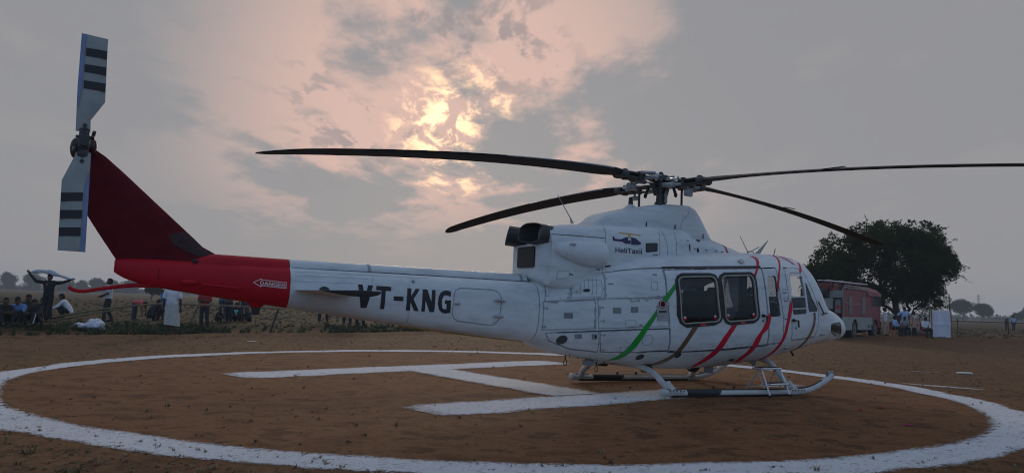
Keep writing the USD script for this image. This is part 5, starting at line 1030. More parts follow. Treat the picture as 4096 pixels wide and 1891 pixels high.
part(sl, 'lower_tread', bx((0.38, 0.15, 0.012), (0, 0.10, 0.218), bevel=0.003), 'black_rubber')
for x in (-LW * 0.9, LW * 0.9):
    part(sl, 'brace', tube([(x, 0.18, 0.21), (x * 0.95, 0.32, 0.42)], 0.005, 6), 'aluminium')
part(sl, 'rear_brace', tube([(-LW, 0.48, 0.13), (LW, 0.48, 0.13)], 0.009, 6), 'aluminium')
# ---------------------------------------------------------------- red petals and paper scraps on the earth
plain('petal', (0.36, 0.012, 0.030), 0.6, var=0.3)
plain('petal_pink', (0.36, 0.02, 0.12), 0.6, var=0.3)
plain('paper', (0.70, 0.68, 0.62), 0.8, var=0.1)
def petals(seed, n, sx, mat):
    g = np.random.default_rng(seed); ms = []
    for k in range(n):
        t = trimesh.creation.icosphere(1, 0.017); t.apply_scale((1.0, 0.8, 0.55)); t.vertices += 0.006 * (meshkit.noise(t.vertices * 60, seed + k)[:, None] - 0.5) * 2
        t.apply_translation((g.uniform(-sx, sx), g.uniform(-0.03, 0.03), 0.014)); ms.append(mani(t))
    return Manifold.batch_boolean(ms, m3.OpType.Add)
for (x, y), sd, n, sx, mat, lb in (((5.06, 11.80), 1, 3, 0.035, 'petal', 'smallest red flower scrap, left of the other two on the earth'), ((5.48, 12.18), 2, 7, 0.06, 'petal', 'bright red flower head, largest of the red scraps on the earth'), ((5.03, 10.37), 3, 6, 0.06, 'petal_pink', 'pinkish red flower scrap nearest to the camera')):
    t = tm(petals(sd, n, sx, mat)); t.apply_translation((x, y, float(terr(x, y))))
    tag(part('/World', 'flower', t, mat), lb, 'flower')
t = bx((0.34, 0.15, 0.04), (0, 0, 0.025), bevel=0.012); rot(t, -0.35, (0, 0, 1)); t.apply_translation((11.2, 20.25, float(terr(11.2, 20.25))))
tag(part('/World', 'paper_scrap', t, 'paper'), 'flat pale paper scrap on the earth beyond the ring on the right', 'litter')
t = bx((0.26, 0.10, 0.02), (-7.6, 24.4, float(terr(-7.6, 24.4)) + 0.02), rz=0.3, bevel=0.005)
tag(part('/World', 'paper_scrap', t, 'paper'), 'small white scrap in front of the bank below the tail', 'litter')
# ---------------------------------------------------------------- white cloth cabin on poles, fence, pipe on the right
plain('cloth_white', (0.66, 0.66, 0.74), 0.85, var=0.08, scale=1.5, bump=0.25, bscale=5)
plain('bamboo', (0.17, 0.13, 0.075), 0.75, var=0.35, scale=4.0)
plain('dark_pole', (0.055, 0.045, 0.035), 0.8, var=0.3)
plain('concrete', (0.17, 0.17, 0.16), 0.9, var=0.2)
CC = [(26.50, 51.60), (27.58, 51.35), (28.12, 52.55), (27.05, 52.8)]
gz0 = float(terr(27.5, 51.8))
en = thing('cloth_enclosure', 'white cloth screen wrapped round bamboo poles as a small booth', 'cloth booth', (27.5, 51.8, gz0))
def curtain(p0, p1, h0, h1, seed, sag):
    p0, p1 = np.array(p0) - [27.5, 51.8], np.array(p1) - [27.5, 51.8]
    s, t = np.linspace(0, 1, 28), np.linspace(0, 1, 26); S_, T_ = np.meshgrid(s, t, indexing='ij')
    d = p1 - p0; nrm = np.array([d[1], -d[0]]) / np.linalg.norm(d)
    h = h0 + (h1 - h0) * S_ - sag * np.sin(np.pi * S_)
    dz = 0.05 * (meshkit.fbm(np.stack([S_ * 5, T_ * 3, 0 * S_ + seed], -1), 3, seed) - 0.5) + 0.03 * np.sin(9 * S_ + 2.2 * np.sin(2.5 * T_ + seed)) * (0.3 + T_ * 0.7) + 0.035 * np.exp(-((T_ - 0.52) / 0.03) ** 2)
    P = np.dstack([p0[0] + d[0] * S_ + nrm[0] * dz, p0[1] + d[1] * S_ + nrm[1] * dz, 0.03 + h * (1 - T_) + 0.04 * meshkit.noise(np.stack([S_ * 9, 0 * S_, 0 * S_], -1), seed) * T_ - 0.03])
    m, n = S_.shape; v = P.reshape(-1, 3); i, j = np.meshgrid(np.arange(m - 1), np.arange(n - 1), indexing='ij'); a = i * n + j
    f = np.concatenate([np.stack([a, a + n, a + n + 1], -1).reshape(-1, 3), np.stack([a, a + n + 1, a + 1], -1).reshape(-1, 3)])
    return trimesh.Trimesh(v, f, process=False)
for k, (h0, h1, sg) in enumerate(((1.72, 1.66, 0.05), (1.62, 1.70, 0.04), (1.7, 1.7, 0.05), (1.7, 1.72, 0.04))):
    part(en, 'cloth_side', curtain(CC[k], CC[(k + 1) % 4], h0, h1, k + 3, sg), 'cloth_white', smooth=True)
for (x, y), h in zip(CC, (1.8, 1.75, 2.75, 1.9)):
    part(en, 'pole', tube([(x - 27.5, y - 51.8, 0), (x - 27.5 + 0.02, y - 51.8, h / 2), (x - 27.5, y - 51.8, h)], 0.032, 8), 'dark_pole' if h > 2 else 'bamboo')
part(en, 'pole', tube([(0.76, 0.85, 0), (0.70, 0.82, 1.4), (0.63, 0.78, 2.6)], 0.03, 8), 'dark_pole', 'second tall pole leaning on the first')
part(en, 'pole', tube([(-0.85, 0.4, 0), (-0.80, 0.4, 1.3), (-0.78, 0.4, 2.5)], 0.028, 8), 'bamboo', 'tall thin bamboo pole at the back')
fx = [(32.38, 59.4), (36.71, 60.51), (41.2, 61.6), (28.4, 58.4)]
for k, (x, y) in enumerate(fx):
    z = float(terr(x, y))
    t = cat(tube([(x, y, z - 0.05), (x + 0.02, y, z + 0.6), (x - 0.02, y, z + (1.32 if k == 1 else 1.25))], 0.045 if k == 1 else 0.032, 8))
    tag(part('/World', 'fence_post', t, 'dark_pole'), ['thin dark fence post beside the white cloth booth', 'stout dark fence post near the right edge', 'dark fence post at the far right end of the bamboo rail', 'dark fence post hidden behind the white cloth booth'][k], 'fence post', 'posts of the bamboo fence on the right')
rl = smooth_curve([(22.6, 57.2, float(terr(22.6, 57.2)) + 1.08), (28.4, 58.4, float(terr(28.4, 58.4)) + 1.05), (32.38, 59.35, float(terr(32.4, 59.4)) + 1.02), (36.71, 60.45, float(terr(36.7, 60.5)) + 1.0), (41.2, 61.55, float(terr(41, 61.5)) + 1.02)], 30)
tag(part('/World', 'fence_rail', tube(rl, 0.028, 6), 'dark_pole'), 'long thin bamboo rail tied along the posts on the right', 'fence rail')
px_ = np.array([26.9, 55.5]); z = float(terr(*px_))
t = tube([(px_[0] - 0.6, px_[1] - 0.25, z + 0.28), (px_[0] + 1.6, px_[1] + 0.65, z + 0.28)], 0.29, 20)
cp = thing('concrete_pipe', 'grey concrete pipe lying on the grass behind the seated people', 'concrete pipe', (px_[0], px_[1], z))
t.apply_translation((-px_[0], -px_[1], -z)); part(cp, 'pipe', t, 'concrete')
part(cp, 'pipe_mouth', tube([(-0.62, -0.257, 0.28), (-0.59, -0.246, 0.28)], 0.22, 18), 'dark_gap')
# ---------------------------------------------------------------- bamboo barrier and bundle of cloth on the left
def pole_thing(name, pts, r, label, mat='bamboo'):
    c = smooth_curve(pts, 24); s = np.linspace(0, 1, 24)
    tag(part('/World', name, tube(c, r * (1.05 - 0.35 * s), 8), mat), label, 'bamboo pole')
g0 = lambda x, y, dz: (x, y, float(terr(x, y)) + dz)
pole_thing('bamboo_pole', [g0(-16.2, 28.9, 0.03), (-13.0, 27.6, 0.84), (-11.26, 27.2, 1.00), (-9.8, 28.4, 0.98), (-8.2, 29.9, 0.90)], 0.036, 'long bamboo pole rising from the ground across the standing people')
pole_thing('bamboo_pole', [g0(-15.6, 28.5, 0.05), (-14.2, 27.9, 0.56), (-12.95, 27.4, 0.78)], 0.030, 'shorter pale bamboo pole lying beside the long one')
pole_thing('bamboo_post', [g0(-11.5, 29.6, -0.05), (-11.3, 29.6, 0.7), (-11.02, 29.6, 1.45)], 0.045, 'leaning bamboo post carrying the long pole behind the dhoti wearer')
pole_thing('bamboo_post', [g0(-8.65, 29.8, -0.05), (-8.5, 29.8, 0.5), (-8.35, 29.8, 0.95)], 0.045, 'leaning bamboo post under the tail boom', 'dark_pole')
pole_thing('bamboo_stick', [g0(-9.35, 30.8, 0.35), (-8.6, 30.7, 0.52), (-8.05, 30.6, 0.68)], 0.022, 'short pale stick tied slantwise near the right post')
plain('bundle_cloth', (0.60, 0.60, 0.66), 0.85, var=0.12); plain('bundle_blue', (0.30, 0.33, 0.42), 0.85, var=0.2)
bz = float(terr(-13.22, 25.98))
bu = thing('cloth_bundle', 'crumpled heap of white cloth lying on the grass', 'cloth', (-13.22, 25.98, bz))
def crumple(sx, sy, sz, at, seed):
    t = trimesh.creation.icosphere(4, 1.0); v = t.vertices; n_ = meshkit.fbm(v * 2.1 + seed, 4, seed); v = v * (0.55 + 0.75 * n_)[:, None]
    t.vertices = v * [sx, sy, sz] + at; t.vertices[:, 2] = np.maximum(t.vertices[:, 2], -0.02); return t
part(bu, 'cloth_fold', crumple(0.34, 0.28, 0.25, (0.14, 0.05, 0.06), 3), 'bundle_cloth', smooth=True)
part(bu, 'cloth_fold', crumple(0.30, 0.22, 0.13, (-0.24, -0.05, 0.05), 7), 'bundle_cloth', smooth=True)
part(bu, 'cloth_fold', crumple(0.36, 0.20, 0.10, (0.12, -0.15, 0.03), 9), 'bundle_blue', 'grey blue fold of cloth underneath', smooth=True)
# ---------------------------------------------------------------- people (figures face -y in their own frame; joints for a height of 1.70 m)
for nm, c in dict(skin=(0.105, 0.058, 0.038), skin_dark=(0.060, 0.034, 0.024), hair=(0.008, 0.007, 0.007), black_cloth=(0.010, 0.010, 0.013), dark_trousers=(0.022, 0.024, 0.030), jeans=(0.040, 0.050, 0.075), white_shirt=(0.60, 0.61, 0.66), grey_white=(0.44, 0.46, 0.52), dhoti_cloth=(0.40, 0.40, 0.38), blue_shirt=(0.030, 0.19, 0.48), sky_shirt=(0.11, 0.22, 0.46), pale_blue_shirt=(0.30, 0.44, 0.66), coral_shirt=(0.50, 0.085, 0.085), red_shirt=(0.30, 0.018, 0.022), grey_shirt=(0.10, 0.12, 0.15), brown_shirt=(0.11, 0.075, 0.065), royal_shirt=(0.012, 0.06, 0.36), cyan_print=(0.18, 0.50, 0.48), stripe_shirt=(0.26, 0.26, 0.27), peach_kurta=(0.46, 0.27, 0.21), cream_trousers=(0.44, 0.41, 0.37), eye_dark=(0.01, 0.01, 0.01)).items():
    plain(nm, c, 0.85, var=0.14, scale=5.0)
STAND = dict(pel=(0, 0, 0.93), wai=(0, 0, 1.08), che=(0, 0, 1.28), nec=(0, 0.01, 1.45), hea=(0, -0.005, 1.585), sh=(0.185, 0.0, 1.39), el=(0.235, 0.03, 1.12), ha=(0.245, -0.03, 0.87), hi=(0.09, 0, 0.90), kn=(0.10, -0.02, 0.49), an=(0.10, 0.02, 0.085), toe=(0.12, -0.17, 0.03))
def joints(pose):
    J = {}
    for k, v in STAND.items():
        if k in ('sh', 'el', 'ha', 'hi', 'kn', 'an', 'toe'):
            J[k + 'L'] = np.array(v, float); J[k + 'R'] = np.array([-v[0], v[1], v[2]], float)
        else:
            J[k] = np.array(v, float)
    for k, v in pose.items():
        if k + 'L' in J:
            J[k + 'L'] = np.array(v, float); J[k + 'R'] = np.array([-v[0], v[1], v[2]], float)
        elif k in J:
            J[k] = np.array(v, float)
    return J
def lean(pose, ang, z0=0.93, y0=0.0, keep=()):
    """Bend the upper body forward by ang about the hips."""
    J = joints(pose); c, s = math.cos(ang), math.sin(ang); out = dict(pose)
    for k in ('wai', 'che', 'nec', 'hea', 'shL', 'shR', 'elL', 'elR', 'haL', 'haR'):
        if k in keep or k in pose:
            continue
        x, y, z = J[k]; y -= y0; z -= z0
        out[k] = (x, y0 + c * y - s * z, z0 + s * y + c * z)
    return out
def chain(J, pairs, grow=0.0):
    ms = []
    for a, ra, b, rb in pairs:
        ms.append(hull_of([(J[a] if isinstance(a, str) else a, ra + grow), (J[b] if isinstance(b, str) else b, rb + grow)]))
    return ms
def smooth_body(ms, step=0.03, it=6):
    m = Manifold.batch_boolean(ms, m3.OpType.Add).refine_to_length(step); t = tm(m)
    trimesh.smoothing.filter_taubin(t, lamb=0.5, nu=0.52, iterations=it); return t
ARM = lambda S: [('sh' + S, 0.058, 'el' + S, 0.043), ('el' + S, 0.042, 'ha' + S, 0.028)]
LEG = lambda S: [('hi' + S, 0.085, 'kn' + S, 0.056), ('kn' + S, 0.056, 'an' + S, 0.038)]
def torso(J, g=0.0):
    L, R_ = J['shL'], J['shR']; ax = (L - R_) / np.linalg.norm(L - R_)
    return [hull_of([(L - ax * 0.02, 0.062 + g), (R_ + ax * 0.02, 0.062 + g), (J['che'] + ax * 0.07, 0.105 + g), (J['che'] - ax * 0.07, 0.105 + g)]), hull_of([(J['che'] + ax * 0.07, 0.105 + g), (J['che'] - ax * 0.07, 0.105 + g), (J['wai'] + ax * 0.06, 0.095 + g), (J['wai'] - ax * 0.06, 0.095 + g)]), hull_of([(J['wai'] + ax * 0.06, 0.095 + g), (J['wai'] - ax * 0.06, 0.095 + g), (J['pel'] + ax * 0.07, 0.10 + g), (J['pel'] - ax * 0.07, 0.10 + g)])]
def hand(J, S):
    w, e = J['ha' + S], J['el' + S]; u = w - e; u /= np.linalg.norm(u); side = np.cross(u, [0, 1, 0.2]); side /= np.linalg.norm(side) + 1e-9; nrm = np.cross(side, u)
    k = w + u * 0.085; ms = [hull_of([(w + u * 0.015, 0.024), (k + side * 0.028, 0.013), (k - side * 0.028, 0.013)])]
    for q, L in zip((-0.030, -0.010, 0.011, 0.030), (0.062, 0.074, 0.068, 0.052)):
        a = k + side * q; b = a + u * L * 0.55 + nrm * 0.006; c = b + u * L * 0.38 + nrm * 0.022
        ms += [hull_of([(a, 0.0095), (b, 0.009)]), hull_of([(b, 0.009), (c, 0.0075)])]
    a = w + u * 0.03 - side * 0.022; b = a + u * 0.035 - side * 0.032 + nrm * 0.012; ms += [hull_of([(a, 0.012), (b, 0.010)]), hull_of([(b, 0.010), (b + u * 0.032, 0.008)])]
    return ms
def person(label, at, yaw, h, pose, wear, hair='hair', skin='skin', turn=0.0, nod=0.0, group=None, long_sleeve=False, bare=False, skirt=None, extra=None, kurta=0.0):
    J = joints(pose); s = h / 1.70; z = float(terr(at[0], at[1])) if len(at) < 3 else at[2]
    p = thing('person', label, 'person', (at[0], at[1], z), yaw, group)
    up = J['hea'] - J['nec']; up /= np.linalg.norm(up)
    def headxf(t):
        t = tm(t).copy(); M_ = trimesh.transformations.rotation_matrix(turn, (0, 0, 1)) @ trimesh.transformations.rotation_matrix(nod, (1, 0, 0))
        t.apply_transform(M_); t.apply_translation(J['hea']); return t
    skull = hull_of([((0, 0.015, 0.035), 0.088), ((0, -0.02, -0.01), 0.078), ((0, -0.045, -0.075), 0.042), ((0, -0.035, -0.03), 0.068)])
    feat = [hull_of([((0, -0.098, 0.005), 0.009), ((0, -0.115, -0.028), 0.014)]), hull_of([((0.022, -0.09, -0.062), 0.008), ((-0.022, -0.09, -0.062), 0.008)])] + [hull_of([((q * 0.083, 0.01, 0.015), 0.012), ((q * 0.088, 0.018, -0.025), 0.010)]) for q in (-1, 1)]
    headm = mani(headxf(Manifold.batch_boolean([skull] + feat, m3.OpType.Add)))
    ms = torso(J) + chain(J, ARM('L') + ARM('R') + LEG('L') + LEG('R')) + [hull_of([(J['nec'] - up * 0.05, 0.055), (J['hea'] - up * 0.07, 0.048)])] + [hull_of([(J['an' + S], 0.040), (J['an' + S] + (J['toe' + S] - J['an' + S]) * 0.05 + [0, 0.03, -0.045], 0.034), (J['toe' + S], 0.028)]) for S in 'LR']
    body = smooth_body(ms, 0.035)
    full = mani(body) if False else None
    hd = Manifold.batch_boolean([headm] + hand(J, 'L') + hand(J, 'R'), m3.OpType.Add)
    try:
        bm = mani(trimesh.Trimesh(body.vertices, body.faces, process=True)) + hd
        bt_ = tm(bm) if bm.num_tri() > 500 else cat(body, tm(hd))
    except Exception:
        bt_ = cat(body, tm(hd))
    sc = lambda t: tm(t).copy().apply_scale(s)
    b = part(p, 'body', sc(bt_), skin, smooth=60)
    part(p, 'hair', sc(headxf(hull_of([((0, 0.03, 0.055), 0.090), ((0, -0.035, 0.075), 0.062), ((0, 0.055, -0.02), 0.070)]))), hair, smooth=60)
    for q in (-1, 1):
        part(p, 'eye', sc(headxf(Manifold.sphere(0.011, 10).translate((q * 0.033, -0.088, 0.008)))), 'eye_dark')
    for kind, mat in wear.items():
        if kind == 'shirt':
            arms = []
            for S in 'LR':
                mid = J['sh' + S] + (J['el' + S] - J['sh' + S]) * 0.75
                arms += chain(J, ARM(S), 0.014) if long_sleeve else [hull_of([(J['sh' + S], 0.075), (mid, 0.064)])]
            tor = torso(J, 0.020)
            if kurta:
                d = J['pel'] - J['wai']; d /= np.linalg.norm(d); ax = J['shL'] - J['shR']; ax /= np.linalg.norm(ax)
                q = J['pel'] + d * kurta
                tor.append(hull_of([(J['pel'] + ax * 0.08, 0.12), (J['pel'] - ax * 0.08, 0.12), (q + ax * 0.12, 0.10), (q - ax * 0.12, 0.10)]))
            cl = smooth_body(tor + arms, 0.035, 4); v = cl.vertices; cl.vertices = v + cl.vertex_normals * ((meshkit.fbm(v * 9, 3, int(abs(at[0]) * 10) % 50) - 0.5) * 0.022)[:, None]
            part(p, 'shirt', sc(cl), mat, smooth=60)
        if kind == 'trousers':
            lg = [hull_of([(J['pel'] + [0.07, 0, -0.01], 0.118), (J['pel'] + [-0.07, 0, -0.01], 0.118)])]
            for S in 'LR':
                lg += [hull_of([(J['hi' + S], 0.105), (J['kn' + S], 0.076)]), hull_of([(J['kn' + S], 0.076), (J['an' + S] + [0, 0, 0.02], 0.062)]), hull_of([(J['pel'], 0.11), (J['hi' + S], 0.105)])]
            cl = smooth_body(lg, 0.04, 4); v = cl.vertices; cl.vertices = v + cl.vertex_normals * ((meshkit.fbm(v * 8, 3, 7) - 0.5) * 0.02)[:, None]
            part(p, 'trousers', sc(cl), mat, smooth=60)
        if kind == 'wrap':
            R = []
            for zz, rx, ry in ((1.02, 0.17, 0.13), (0.93, 0.205, 0.16), (0.70, 0.215, 0.17), (0.45, 0.23, 0.18), (0.31, 0.235, 0.185)):
                t = np.linspace(0, 2 * np.pi, 40, endpoint=False); w_ = 1 + 0.05 * (1.05 - zz) * np.sin(7 * t + 2 * zz) + 0.03 * (1.0 - zz) * np.sin(13 * t)
                R.append(np.c_[rx * w_ * np.cos(t) - 0.05 * (1.02 - zz), ry * w_ * np.sin(t), np.full(40, zz) + (0.03 * np.sin(t + 1) if zz < 0.35 else 0)])
            part(p, 'wrap', sc(loft_rings(R[::-1])), mat, smooth=60)
        if kind == 'shoes':
            for S in 'LR':
                part(p, 'shoe', sc(hull_of([(J['an' + S] + [0, 0.03, -0.045], 0.040), (J['toe' + S], 0.034), (J['an' + S] + [0, 0, -0.02], 0.046)])), mat, smooth=60)
    if extra:
        extra(p, J, s)
    return p
def print_on(mat, name, c, r, box=None):
    def f(p, J, s):
        k = J['che'] + np.array([c[0], -0.118, c[1]])
        part(p, name, (cyl(r, k + [0, 0.02, 0], k + [0, -0.012, 0], 14) if box is None else bx((box[0], 0.03, box[1]), k)).apply_scale(s), mat)
    return f
SIT = dict(pel=(0, 0.05, 0.13), wai=(0, 0.03, 0.27), che=(0, -0.06, 0.46), nec=(0, -0.13, 0.62), hea=(0, -0.19, 0.745), sh=(0.18, -0.10, 0.565), el=(0.23, -0.28, 0.36), ha=(0.12, -0.42, 0.30), hi=(0.10, 0.02, 0.13), kn=(0.16, -0.36, 0.40), an=(0.14, -0.44, 0.07), toe=(0.15, -0.60, 0.03))
SITHUG = dict(SIT, el=(0.24, -0.30, 0.38), ha=(0.03, -0.46, 0.40))
SQUAT = dict(pel=(0, 0.13, 0.24), wai=(0, 0.09, 0.38), che=(0, -0.05, 0.55), nec=(0, -0.14, 0.70), hea=(0, -0.20, 0.825), sh=(0.175, -0.11, 0.65), el=(0.22, -0.30, 0.45), ha=(0.14, -0.50, 0.36), hi=(0.10, 0.10, 0.24), kn=(0.16, -0.30, 0.46), an=(0.13, -0.12, 0.085), toe=(0.14, -0.30, 0.03))
CHAIR = dict(pel=(0, 0.10, 0.50), wai=(0, 0.10, 0.65), che=(0, 0.08, 0.86), nec=(0, 0.06, 1.02), hea=(0, 0.02, 1.15), sh=(0.185, 0.07, 0.965), el=(0.24, -0.02, 0.72), ha=(0.12, -0.24, 0.64), hi=(0.10, 0.08, 0.50), kn=(0.15, -0.36, 0.50), an=(0.14, -0.36, 0.085), toe=(0.15, -0.54, 0.03))
GL = 'spectators on the grass at the left'
face = lambda deg: math.radians(deg)      # 0 faces the camera side (-y), 90 faces +x (right)
# standing boy with a cloth stretched over his head
def raised_cloth(p, J, s):
    a, b = J['haR'] * s, J['haL'] * s; u = np.linspace(-0.04, 1.06, 30); R = []
    for i, t in enumerate(u):
        c = a + (b - a) * t + np.array([0, 0.05, 0.16 * math.sin(math.pi * min(max(t, 0), 1)) * (1 - 0.75 * t) + 0.03]); w_ = 0.03 + 0.07 * math.sin(math.pi * min(max(t, 0), 1)) * (1 - 0.6 * t)
        k = np.linspace(0, 2 * np.pi, 12, endpoint=False); R.append(np.c_[np.full(12, c[0]), c[1] + (0.02 + 0.3 * w_) * np.cos(k), c[2] + w_ * np.sin(k) * (1 + 0.25 * np.sin(5 * t * 3))])
    m = part('/World', 'held_cloth', loft_rings(np.array(R)).apply_translation((-15.69, 27.95, float(terr(-15.69, 27.95)))), 'grey_white', smooth=60)
    tag(m, 'thin white cloth stretched between the raised hands of the boy in black', 'cloth')
    print_on('red_plastic', 'shirt_badge', (-0.02, 0.06), 0.032)(p, J, s)
person('boy in black clothes standing with both arms raised, holding a cloth overhead', (-15.69, 27.95), face(3), 1.60, dict(shL=(0.20, 0, 1.40), shR=(-0.20, 0, 1.41), elL=(0.46, -0.02, 1.42), haL=(0.74, -0.02, 1.52), elR=(-0.46, -0.02, 1.44), haR=(-0.72, -0.02, 1.72), kn=(0.09, -0.02, 0.49), an=(0.10, 0.02, 0.085)), dict(trousers='black_cloth', shirt='black_cloth'), long_sleeve=True, extra=raised_cloth, group=GL)
person('person in dark clothes sitting on the grass, cut by the left edge', (-15.55, 25.3), face(50), 1.62, SITHUG, dict(trousers='black_cloth', shirt='black_cloth'), group=GL, nod=-0.3)
person('boy in a sky blue shirt sitting hunched on the grass, arms on his knees', (-15.30, 25.7), face(10), 1.66, SIT, dict(trousers='black_cloth', shirt='sky_shirt'), group=GL, nod=0.3)
def white_stripe(p, J, s):
    part(p, 'trouser_stripe', tube([J['knL'] * s + [0.065, -0.02, 0.0], J['anL'] * s + [0.055, -0.01, 0.0]], 0.016, 6), 'white_shirt')
person('boy in black sitting with a white stripe down his trouser leg', (-14.72, 25.7), face(-8), 1.58, SITHUG, dict(trousers='black_cloth', shirt='black_cloth'), long_sleeve=True, group=GL, extra=white_stripe, nod=0.1)
person('boy in dark clothes sitting upright behind the striped trousers boy', (-16.45, 28.3), face(0), 1.75, SIT, dict(trousers='black_cloth', shirt='dark_trousers'), long_sleeve=True, group=GL)
person('small dark haired boy peering out beside the boy with raised arms', (-16.28, 28.75), face(15), 1.55, SITHUG, dict(trousers='black_cloth', shirt='dark_trousers'), group=GL)
person('person in a white shirt squatting on the grass and facing left', (-17.55, 32.6), face(-72), 1.66, SQUAT, dict(trousers='black_cloth', shirt='white_shirt'), long_sleeve=True, group=GL, nod=0.25)
def armband(p, J, s):
    for S in 'R':
        a, b = J['sh' + S] * s, J['el' + S] * s; part(p, 'sleeve_band', cyl(0.068 * s, a + (b - a) * 0.70, a + (b - a) * 0.86, 14), 'black_cloth')
person('boy in a white T-shirt standing sideways with his forearms held out', (-14.35, 29.4), face(-78), 1.53, dict(el=(0.235, 0.02, 1.13), ha=(0.20, -0.25, 1.02), knL=(0.10, -0.10, 0.50), anL=(0.10, -0.10, 0.085), toeL=(0.1, -0.28, 0.03), anR=(-0.10, 0.14, 0.085), toeR=(-0.1, -0.05, 0.03)), dict(trousers='dark_trousers', shirt='grey_white', shoes='black_cloth'), group=GL, turn=0.1, nod=-0.15, extra=armband)
person('child in a coral shirt bending down to the grass, facing right', (-14.86, 32.6), face(80), 1.28, dict(lean({}, 1.55), elL=(0.2, -0.52, 0.66), elR=(-0.2, -0.52, 0.66), haL=(0.15, -0.55, 0.38), haR=(-0.15, -0.55, 0.38), hea=(0, -0.62, 0.86)), dict(trousers='jeans', shirt='coral_shirt'), group=GL, nod=0.9)
person('person in black squatting with the back turned, right of the coral shirt', (-14.15, 32.7), face(150), 1.62, dict(SQUAT, el=(0.34, -0.22, 0.42), ha=(0.22, -0.42, 0.44), hea=(0, -0.24, 0.77)), dict(trousers='black_cloth', shirt='black_cloth'), long_sleeve=True, group=GL, nod=0.5)
person('boy in a bright blue shirt standing behind the man in white', (-14.3, 34.1), face(-10), 1.30, {}, dict(trousers='jeans', shirt='blue_shirt'), skin='skin_dark', group=GL)
person('man in a white shirt and white wrap walking with his back turned', (-10.55, 25.7), face(186), 1.70, dict(knL=(0.09, -0.06, 0.49), anL=(0.08, 0.02, 0.085), anR=(-0.08, 0.10, 0.085), toeR=(-0.1, -0.08, 0.03), el=(0.25, 0.02, 1.12), ha=(0.25, -0.02, 0.86)), dict(shirt='white_shirt', wrap='dhoti_cloth'), skin='skin_dark', group=GL, kurta=0.10)
person('boy in a red shirt with folded arms and dark jeans', (-10.75, 29.0), face(6), 1.50, dict(el=(0.24, -0.06, 1.13), haL=(-0.02, -0.21, 1.16), haR=(0.02, -0.20, 1.13), kn=(0.11, -0.02, 0.49), anL=(0.16, 0.0, 0.085), toeL=(0.2, -0.16, 0.03)), dict(trousers='dark_trousers', shirt='red_shirt'), group=GL)
person('person in a grey blue shirt and grey jeans standing under the tail boom', (-11.85, 34.0), face(20), 1.58, dict(elR=(-0.22, -0.12, 1.16), haR=(0.02, -0.3, 1.2)), dict(trousers='jeans', shirt='grey_shirt'), group=GL)
person('person in a brown shirt standing next to the grey blue shirt', (-10.95, 32.1), face(-30), 1.50, dict(el=(0.24, -0.10, 1.14), ha=(0.08, -0.26, 1.10)), dict(trousers='black_cloth', shirt='brown_shirt'), group=GL)
person('boy in a royal blue shirt standing behind the seated child', (-11.35, 35.2), face(0), 1.55, {}, dict(trousers='jeans', shirt='royal_shirt'), group=GL)
person('child in a dark top with a pale cyan print sitting before the royal blue shirt', (-11.55, 34.9), face(5), 1.55, SIT, dict(trousers='black_cloth', shirt='black_cloth'), group=GL, extra=lambda p, J, s: part(p, 'shirt_print', tm(hull_of([((-0.07, -0.20, 0.50), 0.035), ((0.07, -0.20, 0.50), 0.035), ((0, -0.20, 0.26), 0.035)])).apply_scale(s), 'cyan_print'))
person('small child in dark clothes sitting low beside the grass bank', (-10.95, 34.6), face(-15), 1.10, SIT, dict(trousers='black_cloth', shirt='dark_trousers'), skin='skin', group=GL)
person('child crouching on the grass at the feet of the brown shirt', (-11.5, 32.5), face(60), 0.95, SQUAT, dict(trousers='black_cloth', shirt='black_cloth'), group=GL)
person('person in dark jeans whose legs show left below the white boom', (-8.05, 35.6), face(10), 1.70, dict(kn=(0.14, -0.02, 0.49), an=(0.17, 0.02, 0.085)), dict(trousers='dark_trousers', shirt='grey_shirt'), group=GL)
person('person in dark jeans whose legs show in the middle below the white boom', (-6.90, 35.0), face(-10), 1.66, dict(kn=(0.12, -0.02, 0.49), an=(0.15, 0.02, 0.085)), dict(trousers='dark_trousers', shirt='brown_shirt'), group=GL)
person('person in dark jeans whose feet show right below the white boom', (-6.25, 34.5), face(0), 1.66, dict(kn=(0.12, -0.02, 0.49), an=(0.15, 0.02, 0.085)), dict(trousers='dark_trousers', shirt='grey_shirt'), group=GL)
GR = 'people by the fire engine on the right'
person('man in a white shirt and cream trousers standing beside the fire engine', (23.3, 51.0), face(60), 1.72, dict(el=(0.24, 0.05, 1.12), ha=(0.25, 0.0, 0.86)), dict(trousers='cream_trousers', shirt='white_shirt'), long_sleeve=True, skin='skin_dark', group=GR, turn=0.2)
person('person in dark clothes half hidden by the front of the fire engine', (23.45, 52.2), face(40), 1.58, {}, dict(trousers='black_cloth', shirt='white_shirt'), skin='skin_dark', group=GR)
person('man in a light blue shirt sitting on a red chair beside the fire engine', (23.75, 50.6), face(35), 1.66, CHAIR, dict(trousers='dark_trousers', shirt='pale_blue_shirt'), long_sleeve=True, skin='skin_dark', group=GR)
person('big man in a light blue shirt standing with hands on his hips', (25.62, 53.3), face(0), 1.82, dict(el=(0.42, 0.10, 1.16), ha=(0.22, 0.0, 0.98)), dict(trousers='dark_trousers', shirt='pale_blue_shirt'), skin='skin_dark', group=GR)
person('man in a pale striped shirt sitting on a red chair before the standing big man', (24.8, 51.6), face(0), 1.62, dict(CHAIR, hea=(0, -0.03, 1.14)), dict(trousers='black_cloth', shirt='stripe_shirt'), skin='skin_dark', group=GR, nod=0.5)
